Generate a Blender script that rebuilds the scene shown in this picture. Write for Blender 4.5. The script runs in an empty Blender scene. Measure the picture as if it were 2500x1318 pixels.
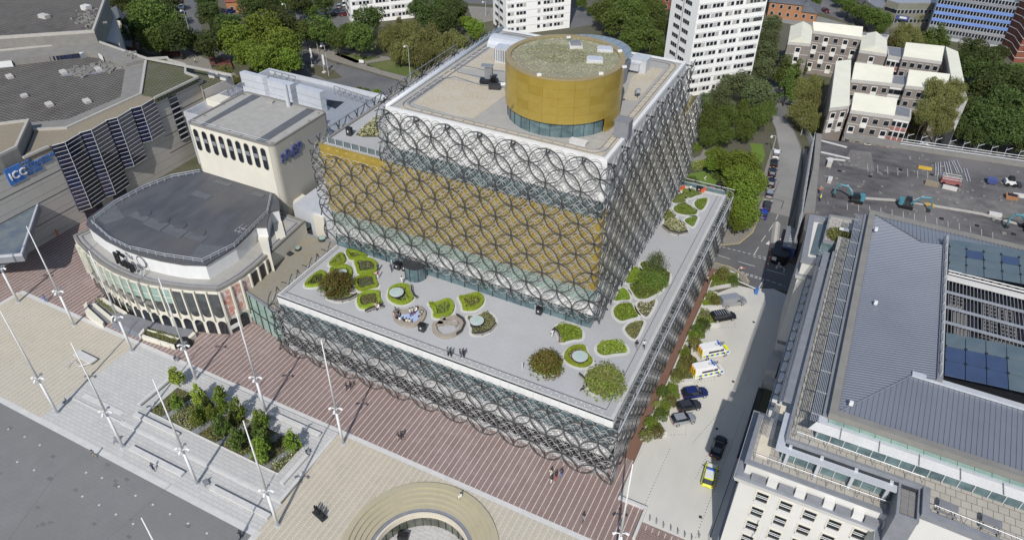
import bpy, math, random
import numpy as np
from mathutils import Vector, Matrix
random.seed(7); np.random.seed(7)
R = math.radians
S = bpy.context.scene
COL = S.collection
# ------------------------------------------------------------------ camera, world, sun, exposure
F = 1774.17; CX, CY = 1250.0, 659.0
CAM = np.array([16.8, -66.2, 90.0])
_p, _y, _r = R(37.694), R(-26.247), R(0.466)
_d = np.array([math.cos(_p)*math.sin(_y), math.cos(_p)*math.cos(_y), -math.sin(_p)])
_rt = np.cross(_d, [0, 0, 1.]); _rt /= np.linalg.norm(_rt); _u = np.cross(_rt, _d)
M = np.array([_rt*math.cos(_r)+_u*math.sin(_r), -_rt*math.sin(_r)+_u*math.cos(_r), _d])
cd = bpy.data.cameras.new('camera'); cam = bpy.data.objects.new('camera', cd); COL.objects.link(cam)
cd.sensor_width = 36; cd.lens = 36*F/2500; cd.clip_start = 1; cd.clip_end = 4000
mw = Matrix.Identity(4)
for i in range(3):
    mw[i][0] = M[0][i]; mw[i][1] = M[1][i]; mw[i][2] = -M[2][i]; mw[i][3] = CAM[i]
cam.matrix_world = mw; S.camera = cam
W = bpy.data.worlds.new('World'); S.world = W; W.use_nodes = True
nt = W.node_tree; bg = nt.nodes['Background']; sk = nt.nodes.new('ShaderNodeTexSky')
sk.sky_type = 'NISHITA'; sk.sun_disc = False; sk.sun_elevation = R(44); sk.sun_rotation = R(165)
nt.links.new(sk.outputs[0], bg.inputs[0]); bg.inputs[1].default_value = 0.135
sl = bpy.data.lights.new('sun', 'SUN'); sl.energy = 4.0; sl.angle = R(0.5); sl.color = (1, 0.965, 0.91)
so = bpy.data.objects.new('sun', sl); COL.objects.link(so)
sd = Vector((0.262*math.cos(R(44)), -0.965*math.cos(R(44)), math.sin(R(44))))
so.rotation_euler = sd.to_track_quat('Z', 'Y').to_euler(); so.location = (30, -80, 150)
S.view_settings.view_transform = 'Standard'; S.view_settings.look = 'None'
S.view_settings.exposure = 0.0; S.view_settings.gamma = 1.0

def at(px, py, z=0.0):
    "the point of the horizontal plane z seen at a pixel of the 2500 px wide photograph"
    d = M.T @ np.array([(px-CX)/F, -(py-CY)/F, 1.0])
    t = (z-CAM[2])/d[2]
    p = CAM + d*t
    return (float(p[0]), float(p[1]), float(z))
def poly(z, pts, ox=0, oy=0, s=1.0):
    return [at(ox+a/s, oy+b/s, z)[:2] for a, b in pts]

# ------------------------------------------------------------------ materials
MATS = {}
def mat(name, col, rough=0.8, metal=0.0, c2=None, scale=1.0, amt=0.5, bump=0.0, brick=None, spec=0.5, detail=6, stretch=None, waves=None, c3=None):
    """principled, mottled between col and c2 by world-space noise; brick=(w,h,mortar colour,size) lays joints; waves=(dir,scale,amt) ribs"""
    if name in MATS: return MATS[name]
    m = bpy.data.materials.new(name); m.use_nodes = True; n = m.node_tree; b = n.nodes['Principled BSDF']
    b.inputs['Roughness'].default_value = rough; b.inputs['Metallic'].default_value = metal
    b.inputs['Specular IOR Level'].default_value = spec
    m.diffuse_color = (*col, 1)
    c2 = c2 or tuple(x*0.8 for x in col)
    geo = n.nodes.new('ShaderNodeNewGeometry'); vec = geo.outputs['Position']
    if stretch:
        mp = n.nodes.new('ShaderNodeMapping'); mp.inputs['Scale'].default_value = stretch
        n.links.new(vec, mp.inputs['Vector']); vs = mp.outputs[0]
    else: vs = vec
    nz = n.nodes.new('ShaderNodeTexNoise'); nz.inputs['Scale'].default_value = scale; nz.inputs['Detail'].default_value = detail
    nz.inputs['Roughness'].default_value = 0.65
    n.links.new(vs, nz.inputs['Vector'])
    rp = n.nodes.new('ShaderNodeValToRGB')
    rp.color_ramp.elements[0].position = 0.5-0.5*(1-amt)*0.6-0.02; rp.color_ramp.elements[1].position = 0.5+0.5*(1-amt)*0.6+0.02
    rp.color_ramp.elements[0].color = (*col, 1); rp.color_ramp.elements[1].color = (*c2, 1)
    n.links.new(nz.outputs[0], rp.inputs[0]); out = rp.outputs[0]
    if c3:
        n2 = n.nodes.new('ShaderNodeTexNoise'); n2.inputs['Scale'].default_value = scale*0.13; n2.inputs['Detail'].default_value = 4
        n.links.new(vec, n2.inputs['Vector'])
        r2 = n.nodes.new('ShaderNodeValToRGB'); r2.color_ramp.elements[0].position = 0.42; r2.color_ramp.elements[1].position = 0.66
        n.links.new(n2.outputs[0], r2.inputs[0])
        mx = n.nodes.new('ShaderNodeMix'); mx.data_type = 'RGBA'
        n.links.new(r2.outputs[0], mx.inputs['Factor']); n.links.new(out, mx.inputs[6]); mx.inputs[7].default_value = (*c3, 1)
        out = mx.outputs[2]
    if brick:
        w, h, mc, ms = brick[:4]; rot = brick[4] if len(brick) > 4 else (0, 0, 0)
        mp = n.nodes.new('ShaderNodeMapping'); mp.inputs['Rotation'].default_value = rot
        n.links.new(vec, mp.inputs['Vector'])
        bk = n.nodes.new('ShaderNodeTexBrick'); bk.inputs['Scale'].default_value = 1
        bk.inputs['Brick Width'].default_value = w; bk.inputs['Row Height'].default_value = h
        bk.inputs['Mortar Size'].default_value = ms; bk.inputs['Mortar'].default_value = (*mc, 1)
        bk.inputs['Color1'].default_value = (1, 1, 1, 1); bk.inputs['Color2'].default_value = (*([brick[5]]*3 if len(brick) > 5 else (0.93,)*3), 1)
        n.links.new(mp.outputs[0], bk.inputs['Vector'])
        mx = n.nodes.new('ShaderNodeMix'); mx.data_type = 'RGBA'; mx.blend_type = 'MULTIPLY'; mx.inputs['Factor'].default_value = 1
        n.links.new(out, mx.inputs[6]); n.links.new(bk.outputs[0], mx.inputs[7]); out = mx.outputs[2]
    n.links.new(out, b.inputs['Base Color'])
    if bump:
        bp = n.nodes.new('ShaderNodeBump'); bp.inputs['Strength'].default_value = bump; bp.inputs['Distance'].default_value = 0.05
        n.links.new(nz.outputs[0], bp.inputs['Height']); n.links.new(bp.outputs[0], b.inputs['Normal'])
    MATS[name] = m; return m
def glass(name, col, rough=0.08, metal=0.0, c2=None):
    m = mat(name, col, rough, metal, c2 or tuple(x*0.5 for x in col), 0.45, 0.6, spec=0.9); return m
X90 = (R(90), 0, 0); 
m_fl = mat('steel_ring_dark', (0.085, 0.088, 0.092), 0.4, 0.4, (0.115, 0.118, 0.12), 2)
m_sr = mat('steel_ring_silver', (0.54, 0.54, 0.53), 0.3, 0.4, (0.43, 0.43, 0.43), 1.3)
m_gold = mat('gold_panel', (0.46, 0.33, 0.07), 0.3, 0.5, (0.51, 0.375, 0.09), 0.35, 0.7)
m_gold2 = mat('gold_panel_light', (0.50, 0.37, 0.095), 0.33, 0.5, (0.46, 0.335, 0.075), 0.5, 0.7)
m_goldd = mat('gold_panel_deep', (0.43, 0.30, 0.055), 0.32, 0.5, (0.47, 0.335, 0.07), 0.5, 0.7)
m_copeg = mat('bronze_coping', (0.33, 0.25, 0.12), 0.5, 0.3, (0.38, 0.3, 0.16), 1)
m_white = mat('white_panel', (0.68, 0.68, 0.67), 0.5, 0, (0.6, 0.6, 0.595), 0.5, 0.4, stretch=(1, 1, 0.25))
m_whites = mat('white_stone', (0.72, 0.70, 0.66), 0.75, 0, (0.62, 0.60, 0.56), 0.8)
m_teal = glass('teal_glass', (0.13, 0.2, 0.21), 0.12, 0, (0.05, 0.085, 0.1))
m_teald = glass('dark_glass', (0.018, 0.024, 0.032), 0.08)
m_green = glass('pale_green_glass', (0.30, 0.42, 0.36), 0.15, 0, (0.2, 0.3, 0.27))
m_navy = glass('navy_glass', (0.02, 0.028, 0.075), 0.07, 0, (0.008, 0.01, 0.02))
m_bgl = glass('blue_roof_glass', (0.115, 0.145, 0.155), 0.38, 0, (0.085, 0.115, 0.13))
m_bgl2 = glass('deep_blue_roof_glass', (0.045, 0.07, 0.14), 0.35, 0, (0.035, 0.055, 0.11))
m_dark = mat('dark_metal', (0.035, 0.037, 0.04), 0.5, 0.3, (0.05, 0.052, 0.055), 2)
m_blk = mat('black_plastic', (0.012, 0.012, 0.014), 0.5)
m_grey = mat('grey_metal', (0.30, 0.31, 0.33), 0.45, 0.5, (0.24, 0.25, 0.27), 1)
m_lgrey = mat('pale_metal', (0.55, 0.57, 0.60), 0.45, 0.2, (0.48, 0.5, 0.53), 0.8)
m_mgrey = mat('mid_grey_paint', (0.2, 0.205, 0.22), 0.55, 0, (0.165, 0.17, 0.185), 0.8)
m_louv = mat('louvre_grey', (0.42, 0.43, 0.45), 0.45, 0.4, (0.33, 0.34, 0.36), 2)
m_terr = mat('terrace_paving', (0.405, 0.41, 0.42), 0.85, 0, (0.365, 0.37, 0.378), 0.3, 0.3, brick=(1.8, 0.9, (0.80, 0.80, 0.80), 0.015, (0, 0, 0), 0.98), c3=(0.365, 0.362, 0.355))
m_gravel = mat('roof_gravel', (0.50, 0.44, 0.33), 0.95, 0, (0.34, 0.30, 0.23), 3.2, 0.55, 0.5, c3=(0.44, 0.40, 0.33))
m_gravel2 = mat('paving_gravel', (0.29, 0.26, 0.20), 0.95, 0, (0.2, 0.18, 0.13), 3.5, 0.5, 0.4, c3=(0.24, 0.225, 0.185))
m_slab = mat('roof_slab', (0.37, 0.355, 0.32), 0.9, 0, (0.28, 0.27, 0.25), 0.7, 0.4, c3=(0.33, 0.32, 0.3))
m_felt = mat('roof_felt', (0.058, 0.061, 0.070), 0.7, 0, (0.085, 0.088, 0.098), 0.5, 0.6, c3=(0.10, 0.097, 0.097), stretch=(1, 0.35, 1))
m_felt2 = mat('roof_felt_light', (0.115, 0.12, 0.13), 0.75, 0, (0.09, 0.094, 0.103), 0.6, 0.5)
m_asph = mat('asphalt', (0.115, 0.115, 0.118), 0.9, 0, (0.092, 0.092, 0.096), 0.5, 0.4, c3=(0.15, 0.147, 0.142))
m_asphl = mat('asphalt_pale', (0.235, 0.23, 0.22), 0.9, 0, (0.19, 0.187, 0.18), 0.4, 0.4, c3=(0.27, 0.262, 0.25))
m_pave = mat('pavement', (0.27, 0.25, 0.215), 0.9, 0, (0.23, 0.215, 0.19), 0.6, 0.4, brick=(0.9, 0.6, (0.18, 0.17, 0.15), 0.03))
m_paint = mat('road_paint', (0.70, 0.70, 0.68), 0.7, 0, (0.5, 0.5, 0.48), 3, 0.5)
m_ypaint = mat('yellow_line_paint', (0.40, 0.33, 0.17), 0.8, 0, (0.33, 0.28, 0.16), 2)
m_kerb = mat('kerb_stone', (0.42, 0.40, 0.36), 0.85, 0, (0.34, 0.32, 0.29), 1.5)
m_pink = mat('red_brown_paving', (0.30, 0.232, 0.215), 0.85, 0, (0.215, 0.152, 0.138), 0.5, 0.35, c3=(0.235, 0.165, 0.145), brick=(0.9, 0.3, (0.22, 0.165, 0.15), 0.012))
m_strip = mat('pale_paving_strip', (0.62, 0.55, 0.5), 0.85, 0, (0.45, 0.38, 0.35), 1.5)
m_beige = mat('beige_paving', (0.50, 0.45, 0.36), 0.85, 0, (0.43, 0.39, 0.315), 0.3, 0.35, c3=(0.47, 0.435, 0.365), brick=(0.9, 0.3, (0.33, 0.29, 0.23), 0.012))
m_cream = mat('cream_paving_strip', (0.62, 0.56, 0.45), 0.85, 0, (0.56, 0.5, 0.4), 1.0)
m_lstone = mat('light_grey_granite', (0.50, 0.49, 0.47), 0.8, 0, (0.43, 0.425, 0.41), 0.6, 0.4, brick=(1.2, 0.6, (0.36, 0.355, 0.34), 0.015), c3=(0.48, 0.475, 0.46))
m_step = mat('pale_step_stone', (0.55, 0.54, 0.52), 0.8, 0, (0.48, 0.47, 0.455), 0.8)
m_dpave = mat('dark_grey_paving', (0.20, 0.20, 0.195), 0.7, 0, (0.17, 0.17, 0.168), 0.3, 0.4, brick=(1.2, 0.6, (0.85, 0.85, 0.85), 0.02, (0, 0, 0), 0.975), c3=(0.175, 0.172, 0.165))
m_conc = mat('car_park_concrete', (0.52, 0.505, 0.46), 0.88, 0, (0.45, 0.44, 0.405), 0.35, 0.35, c3=(0.55, 0.535, 0.48), stretch=(1, 0.3, 1))
m_brownp = mat('brown_resin_path', (0.19, 0.105, 0.072), 0.85, 0, (0.165, 0.092, 0.065), 0.5)
m_grass = mat('lawn_grass', (0.095, 0.125, 0.028), 0.95, 0, (0.07, 0.10, 0.02), 1.2, 0.5, 0.5, c3=(0.13, 0.13, 0.045))
m_grassb = mat('bright_lawn', (0.12, 0.19, 0.025), 0.95, 0, (0.09, 0.15, 0.02), 2.0, 0.5, 0.5)
m_scrub = mat('rough_ground', (0.062, 0.066, 0.032), 0.95, 0, (0.09, 0.085, 0.05), 0.25, 0.5, 0.3, c3=(0.1, 0.092, 0.07))
m_soil = mat('bed_soil', (0.10, 0.085, 0.055), 0.95, 0, (0.075, 0.075, 0.035), 2.5)
def leafm(n, c, c2, s=0.8):
    m = mat(n, c, 0.75, 0, c2, s, 0.6, spec=0.25, detail=3); t = m.node_tree; b = t.nodes['Principled BSDF']
    src = b.inputs['Base Color'].links[0].from_socket; oi = t.nodes.new('ShaderNodeObjectInfo'); h = t.nodes.new('ShaderNodeHueSaturation')
    for k, (lo_, hi_) in (('Value', (0.8, 1.45)), ('Hue', (0.485, 0.515))):
        mr = t.nodes.new('ShaderNodeMapRange'); mr.inputs[3].default_value = lo_; mr.inputs[4].default_value = hi_
        t.links.new(oi.outputs['Random'], mr.inputs[0]); t.links.new(mr.outputs[0], h.inputs[k])
    t.links.new(src, h.inputs['Color']); t.links.new(h.outputs[0], b.inputs['Base Color']); return m
L_dark = leafm('leaf_dark', (0.036, 0.056, 0.013), (0.062, 0.086, 0.022))
L_mid = leafm('leaf_mid', (0.055, 0.085, 0.014), (0.085, 0.115, 0.025))
L_bri = leafm('leaf_bright', (0.095, 0.14, 0.014), (0.125, 0.165, 0.025))
L_oli = leafm('leaf_olive', (0.115, 0.125, 0.032), (0.155, 0.155, 0.055))
L_bus = leafm('leaf_bluegreen', (0.068, 0.09, 0.034), (0.10, 0.12, 0.05))
L_hed = leafm('leaf_hedge', (0.15, 0.20, 0.012), (0.20, 0.25, 0.03), 2)
L_red = leafm('leaf_reddish', (0.13, 0.085, 0.025), (0.10, 0.10, 0.02), 1.2)
L_pal = leafm('leaf_pale', (0.25, 0.25, 0.15), (0.14, 0.16, 0.05), 2)
L_dry = leafm('leaf_dry', (0.38, 0.365, 0.24), (0.27, 0.265, 0.15), 0.3)
L_yel = leafm('leaf_yellow', (0.25, 0.29, 0.035), (0.16, 0.21, 0.03), 2)
m_turf = mat('dry_turf', (0.29, 0.28, 0.21), 0.95, 0, (0.19, 0.195, 0.12), 0.5, 0.4, c3=(0.25, 0.21, 0.165))
L_mix = leafm('leaf_mixed', (0.17, 0.20, 0.035), (0.16, 0.17, 0.07), 1.5)
L_pur = leafm('leaf_purple', (0.05, 0.03, 0.035), (0.07, 0.06, 0.04), 1.5)
m_bark = mat('bark', (0.12, 0.095, 0.07), 0.9, 0, (0.08, 0.065, 0.05), 3)
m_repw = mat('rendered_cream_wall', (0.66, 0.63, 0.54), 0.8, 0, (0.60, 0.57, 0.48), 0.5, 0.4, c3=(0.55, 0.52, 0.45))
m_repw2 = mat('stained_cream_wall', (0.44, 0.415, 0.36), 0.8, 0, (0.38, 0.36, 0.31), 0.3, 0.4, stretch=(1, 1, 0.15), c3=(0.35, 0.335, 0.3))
m_icc = mat('pale_brick_cladding', (0.45, 0.425, 0.385), 0.85, 0, (0.41, 0.388, 0.35), 0.4, 0.4, brick=(2.2, 0.45, (0.22, 0.2, 0.18), 0.03, (R(90), 0, R(90))))
m_iccr = mat('paver_roof', (0.105, 0.092, 0.08), 0.9, 0, (0.17, 0.155, 0.14), 0.25, 0.55, brick=(0.9, 0.9, (0.045, 0.042, 0.036), 0.09), c3=(0.16, 0.15, 0.135))
m_iccr2 = mat('mossy_paver_roof', (0.14, 0.13, 0.095), 0.9, 0, (0.10, 0.11, 0.04), 0.3, 0.5, brick=(0.9, 0.9, (0.07, 0.07, 0.045), 0.07), c3=(0.11, 0.105, 0.055))
m_iccc = mat('weathered_coping', (0.225, 0.215, 0.195), 0.85, 0, (0.175, 0.168, 0.155), 0.6, 0.4)
m_iccg = mat('gravel_roof_tan', (0.26, 0.22, 0.16), 0.95, 0, (0.20, 0.17, 0.125), 2.5, 0.5)
m_bh = mat('portland_stone', (0.67, 0.66, 0.635), 0.75, 0, (0.60, 0.59, 0.565), 0.35, 0.4, c3=(0.55, 0.54, 0.51), stretch=(1, 1, 0.3))
m_lead = mat('lead_roof', (0.25, 0.26, 0.285), 0.6, 0.1, (0.19, 0.2, 0.22), 0.8, 0.4)
m_bhpave = mat('roof_terrace_tiles', (0.42, 0.395, 0.35), 0.85, 0, (0.36, 0.34, 0.3), 0.5, 0.4, brick=(1.0, 1.0, (0.30, 0.285, 0.25), 0.03))
m_seam = mat('standing_seam_roof', (0.205, 0.22, 0.255), 0.45, 0.3, (0.175, 0.188, 0.22), 0.12, 0.5, c3=(0.235, 0.25, 0.285))
m_twr = mat('white_render', (0.84, 0.83, 0.80), 0.7, 0, (0.78, 0.77, 0.74), 0.2, 0.4, stretch=(1, 1, 0.2))
m_twrs = mat('window_band_grey', (0.60, 0.60, 0.59), 0.6, 0, (0.5, 0.5, 0.5), 0.4)
m_creamr = mat('cream_metal_roof', (0.70, 0.68, 0.56), 0.6, 0, (0.62, 0.60, 0.49), 0.2, 0.4)
m_flat = mat('brown_brick_wall', (0.23, 0.20, 0.18), 0.9, 0, (0.195, 0.17, 0.152), 0.6, 0.4)
m_flatc = mat('pale_concrete', (0.46, 0.44, 0.41), 0.85, 0, (0.4, 0.385, 0.36), 0.6)
m_red = mat('red_panel', (0.35, 0.13, 0.12), 0.8)
m_brick = mat('red_brick', (0.22, 0.075, 0.045), 0.85, 0, (0.17, 0.06, 0.038), 0.5)
m_obrick = mat('orange_brick', (0.36, 0.17, 0.08), 0.85, 0, (0.31, 0.15, 0.075), 0.5)
m_blue = mat('blue_cladding', (0.17, 0.27, 0.56), 0.5, 0, (0.14, 0.23, 0.5), 0.3)
m_deck = mat('worn_deck', (0.05, 0.047, 0.05), 0.9, 0, (0.125, 0.117, 0.115), 0.45, 0.55, c3=(0.15, 0.14, 0.135), detail=14, stretch=(0.5, 1, 1))
m_sign = mat('sign_blue', (0.055, 0.17, 0.48), 0.5)
m_signd = mat('letter_blue', (0.07, 0.09, 0.25), 0.5)
m_tealp = mat('teal_paint', (0.07, 0.23, 0.28), 0.55, 0, (0.055, 0.17, 0.21), 1.5)
m_oran = mat('orange_plastic', (0.75, 0.14, 0.04), 0.6)
m_yel = mat('yellow_paint', (0.62, 0.40, 0.05), 0.6)
m_skin = mat('skin', (0.45, 0.27, 0.19), 0.6); m_skin2 = mat('skin_dark', (0.16, 0.09, 0.06), 0.6)
m_hair = mat('hair', (0.02, 0.015, 0.012), 0.6)
m_wood = mat('timber', (0.33, 0.29, 0.24), 0.8, 0, (0.26, 0.23, 0.19), 2)

# ------------------------------------------------------------------ mesh builder
ORG = {}
def area(p): return 0.5*sum(p[i][0]*p[(i+1) % len(p)][1]-p[(i+1) % len(p)][0]*p[i][1] for i in range(len(p)))
class MB:
    def __init__(s): s.v = []; s.f = []; s.m = []
    def add(s, vs, fs, mi=0):
        b = len(s.v); s.v += [tuple(map(float, q)) for q in vs]; s.f += [tuple(b+i for i in f) for f in fs]; s.m += [mi]*len(fs); return s
    def box(s, x0, x1, y0, y1, z0, z1, mi=0):
        return s.add([(x0,y0,z0),(x1,y0,z0),(x1,y1,z0),(x0,y1,z0),(x0,y0,z1),(x1,y0,z1),(x1,y1,z1),(x0,y1,z1)],
                     [(0,3,2,1),(4,5,6,7),(0,1,5,4),(1,2,6,5),(2,3,7,6),(3,0,4,7)], mi)
    def obox(s, cx, cy, z0, z1, lx, ly, a=0, mi=0):
        c, n = math.cos(a), math.sin(a); q = [(cx+u*c-v*n, cy+u*n+v*c) for u, v in ((-lx/2,-ly/2),(lx/2,-ly/2),(lx/2,ly/2),(-lx/2,ly/2))]
        return s.prism(q, z0, z1, mi)
    def prism(s, p, z0, z1, mi=0, top=None):
        if area(p) < 0: p = p[::-1]
        n = len(p); t = top or p
        if top and area(top) < 0: t = top[::-1]
        vs = [(a, b, z0) for a, b in p]+[(a, b, z1) for a, b in t]
        return s.add(vs, [tuple(range(n))[::-1], tuple(range(n, 2*n))]+[(i, (i+1) % n, n+(i+1) % n, n+i) for i in range(n)], mi)
    def sheet(s, p, z, mi=0):
        if area(p) < 0: p = p[::-1]
        return s.add([(a, b, z) for a, b in p], [tuple(range(len(p)))], mi)
    def quad(s, *q, mi=0): return s.add(q, [tuple(range(len(q)))], mi)
    def cyl(s, cx, cy, z0, z1, r, n=16, r2=None, mi=0, a0=0.0):
        r2 = r if r2 is None else r2
        P = lambda rr, z: [(cx+rr*math.cos(a0+2*math.pi*i/n), cy+rr*math.sin(a0+2*math.pi*i/n), z) for i in range(n)]
        return s.add(P(r, z0)+P(r2, z1), [tuple(range(n))[::-1], tuple(range(n, 2*n))]+[(i, (i+1) % n, n+(i+1) % n, n+i) for i in range(n)], mi)
    def tube(s, p, q, r, n=5, r2=None, mi=0):
        p = Vector(p); q = Vector(q); d = (q-p); 
        if d.length < 1e-6: return s
        d.normalize(); u = d.cross(Vector((0, 0, 1)) if abs(d.z) < 0.95 else Vector((1, 0, 0))).normalized(); w = d.cross(u); r2 = r if r2 is None else r2
        A = [p+(u*math.cos(2*math.pi*i/n)+w*math.sin(2*math.pi*i/n))*r for i in range(n)]
        B = [q+(u*math.cos(2*math.pi*i/n)+w*math.sin(2*math.pi*i/n))*r2 for i in range(n)]
        return s.add(A+B, [tuple(range(n))[::-1], tuple(range(n, 2*n))]+[(i, (i+1) % n, n+(i+1) % n, n+i) for i in range(n)], mi)
    def path(s, pts, r, n=5, closed=False, mi=0):
        for a, b in zip(pts[:-1], pts[1:]): s.tube(a, b, r, n, mi=mi)
        if closed: s.tube(pts[-1], pts[0], r, n, mi=mi)
        return s
    def band(s, p, w, z0, z1, mi=0, closed=True):
        "upright band of width w lying inside a closed outline"
        if area(p) < 0: p = p[::-1]
        q = inset(p, w); n = len(p)
        vs = [(a, b, z) for z in (z0, z1) for a, b in p]+[(a, b, z) for z in (z0, z1) for a, b in q]
        fs = []
        for i in range(n):
            j = (i+1) % n
            fs += [(i, j, n+j, n+i), (n+i, n+j, 3*n+j, 3*n+i), (3*n+i, 3*n+j, 2*n+j, 2*n+i)]
        return s.add(vs, fs, mi)
    def strip(s, pts, w, z, mi=0, h=None):
        "flat ribbon of width w along a polyline"
        L = []; Rr = []
        for i, p in enumerate(pts):
            a = pts[max(i-1, 0)]; b = pts[min(i+1, len(pts)-1)]; d = Vector((b[0]-a[0], b[1]-a[1])).normalized()
            L.append((p[0]-d.y*w/2, p[1]+d.x*w/2)); Rr.append((p[0]+d.y*w/2, p[1]-d.x*w/2))
        for i in range(len(pts)-1):
            q = [Rr[i], Rr[i+1], L[i+1], L[i]]
            if h: s.prism(q, z, z+h, mi)
            else: s.sheet(q, z, mi)
        return s
def inset(p, w):
    if area(p) < 0: p = p[::-1]
    n = len(p); out = []
    for i in range(n):
        a, b, c = Vector(p[i-1]), Vector(p[i]), Vector(p[(i+1) % n])
        d1 = (b-a).normalized(); d2 = (c-b).normalized(); n1 = Vector((-d1.y, d1.x)); n2 = Vector((-d2.y, d2.x))
        m = (n1+n2); l = m.length
        m = n1 if l < 1e-4 else m/l
        k = w/max(0.45, m.dot(n1)); out.append((b.x+m.x*k, b.y+m.y*k))
    return out
def mesh(name, mb, mats, org=(0, 0, 0), smooth=False):
    me = bpy.data.meshes.new(name)
    v = [(a-org[0], b-org[1], c-org[2]) for a, b, c in mb.v] if any(org) else mb.v
    me.from_pydata(v, [], mb.f)
    for m in (mats if isinstance(mats, (list, tuple)) else [mats]): me.materials.append(m)
    if isinstance(mats, (list, tuple)) and len(mats) > 1: me.polygons.foreach_set('material_index', mb.m)
    if smooth: me.polygons.foreach_set('use_smooth', [True]*len(me.polygons))
    me.update(); return me
def link(name, data, parent=None, loc=(0, 0, 0), rz=0.0, sc=None):
    o = bpy.data.objects.new(name, data); COL.objects.link(o)
    if parent is not None: o.parent = parent
    o.location = loc; o.rotation_euler = (0, 0, rz)
    if sc: o.scale = sc
    return o
def tag(o, label=None, cat=None, group=None, kind=None):
    if label: o['label'] = label
    if cat: o['category'] = cat
    if group: o['group'] = group
    if kind: o['kind'] = kind
    return o
def thing(name, label, cat, loc, group=None, rz=0.0):
    o = link(name, None, None, loc, rz); ORG[o.name] = tuple(loc); o.empty_display_size = 0.5
    return tag(o, label, cat, group)
def part(name, mb, mats, parent, smooth=False, label=None, kind=None):
    "a mesh child; the builder's coordinates are world coordinates"
    org = ORG[parent.name]
    o = link(name, mesh(name, mb, mats, org, smooth), parent); ORG[o.name] = org
    return tag(o, label, None, None, kind)
def pinst(name, me, parent, loc, rz=0.0, sc=None):
    "another piece sharing mesh data, placed at a world position"
    g = ORG[parent.name]; return link(name, me, parent, (loc[0]-g[0], loc[1]-g[1], loc[2]-g[2]), rz, sc)
def struct(name, mb, mats, parent=None):
    o = link(name, mesh(name, mb, mats), parent); ORG[o.name] = (0, 0, 0)
    if parent is None: o['kind'] = 'structure'
    return o
def copytree(o, parent=None):
    c = o.copy(); COL.objects.link(c)
    if parent is not None: c.parent = parent
    for ch in list(o.children): copytree(ch, c)
    return c
ORD = ['first','second','third','fourth','fifth','sixth','seventh','eighth','ninth','tenth','eleventh','twelfth','thirteenth','fourteenth','fifteenth','sixteenth','seventeenth','eighteenth','nineteenth','twentieth']
def textmesh(txt, size, ext, m, name='lettering'):
    cu = bpy.data.curves.new(name, 'FONT'); cu.body = txt; cu.size = size; cu.extrude = ext; cu.resolution_u = 2; cu.offset = size*0.012
    o = bpy.data.objects.new(name, cu); COL.objects.link(o)
    dg = bpy.context.evaluated_depsgraph_get(); me = bpy.data.meshes.new_from_object(o.evaluated_get(dg)); me.name = name
    bpy.data.objects.remove(o); me.materials.clear(); me.materials.append(m); return me
# ------------------------------------------------------------------ ground
AX, AY = -18.2, -22.8           # middle of the sunken amphitheatre
g = MB()
HX0, HX1, HY0, HY1 = AX-12, AX+12, AY-12, AY+12
for q in ((-900, HX0, -300, 1500), (HX1, 900, -300, 1500), (HX0, HX1, -300, HY0), (HX0, HX1, HY1, 1500)):
    g.sheet([(q[0], q[2]), (q[1], q[2]), (q[1], q[3]), (q[0], q[3])], 0.0)
struct('ground', g, m_scrub)
def rect(x0, x1, y0, y1): return [(x0, y0), (x1, y0), (x1, y1), (x0, y1)]
Z1, Z2, Z3, Z4 = 0.004, 0.008, 0.012, 0.016
pk = MB(); pk.sheet(rect(-150, 3.3, -10.7, 16), Z1); pk.sheet(rect(3.3, 6.9, -10.7, -2.9), Z1); pk.sheet(rect(6.9, 17.4, -10.7, -5.0), Z1)
pk.sheet(rect(-150, -116, -60, -10.7), Z1); pk.sheet(rect(-70, -59, 16, 40), Z1)
paving = struct('promenade_paving', pk, m_pink)
st = MB(); x = -0.0
sm = MB(); sm.box(-0.055, 0.055, 0, 1, 0, 0.004); sme = mesh('pale_strip', sm, m_strip)
k = 0; x = -149.4
while x < 17.2:
    y1 = -0.4 if -60 < x < 1.5 else (3.0 if -74 < x <= -60 else (3.0 if x < 3.2 else (-3.0 if x < 6.8 else -5.3)))
    if x < -60: y1 = 12.0 if x < -104 else (2.0 if x > -74 else -2.5)
    if x > -1 and x < 3.1: y1 = 4.4
    y0 = -10.68 if x > -116 else -40
    o = link('pale_strip', sme, paving, (x, y0, Z1+0.0005), 0, (1, y1-y0, 1)); x += 0.905; k += 1
be = MB()
be.sheet(rect(-116, -84.6, -30.3, -11.5), Z1); be.sheet([(-39.6, -30.3), (-39.6, -25.3), (-40.2, -11.5), (HX0, -11.5), (HX0, -30.3)], Z1)
be.sheet(rect(HX0, HX1, HY1, -11.5), Z1) if HY1 < -11.5 else None
be.sheet(rect(HX1, 17.2, -60, -11.5), Z1); be.sheet(rect(-39.3, HX0, -60, -30.3), Z1); be.sheet(rect(HX0, HX1, -60, HY0), Z1)
n = 96; ring = [(AX+10.9*math.cos(2*math.pi*i/n), AY+10.9*math.sin(2*math.pi*i/n)) for i in range(n)]
def sq(i):
    a = 2*math.pi*i/n; c, s_ = math.cos(a), math.sin(a); t = 12/max(abs(c), abs(s_)); return (AX+t*c, AY+t*s_)
for i in range(n):
    a, b = ring[i], ring[(i+1) % n]; c, d = sq(i+1), sq(i); be.sheet([a, d, c, b], Z1)
square = struct('square_paving', be, m_beige)
sme2 = mesh('cream_strip', sm, m_cream); x = -115.6
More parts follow.
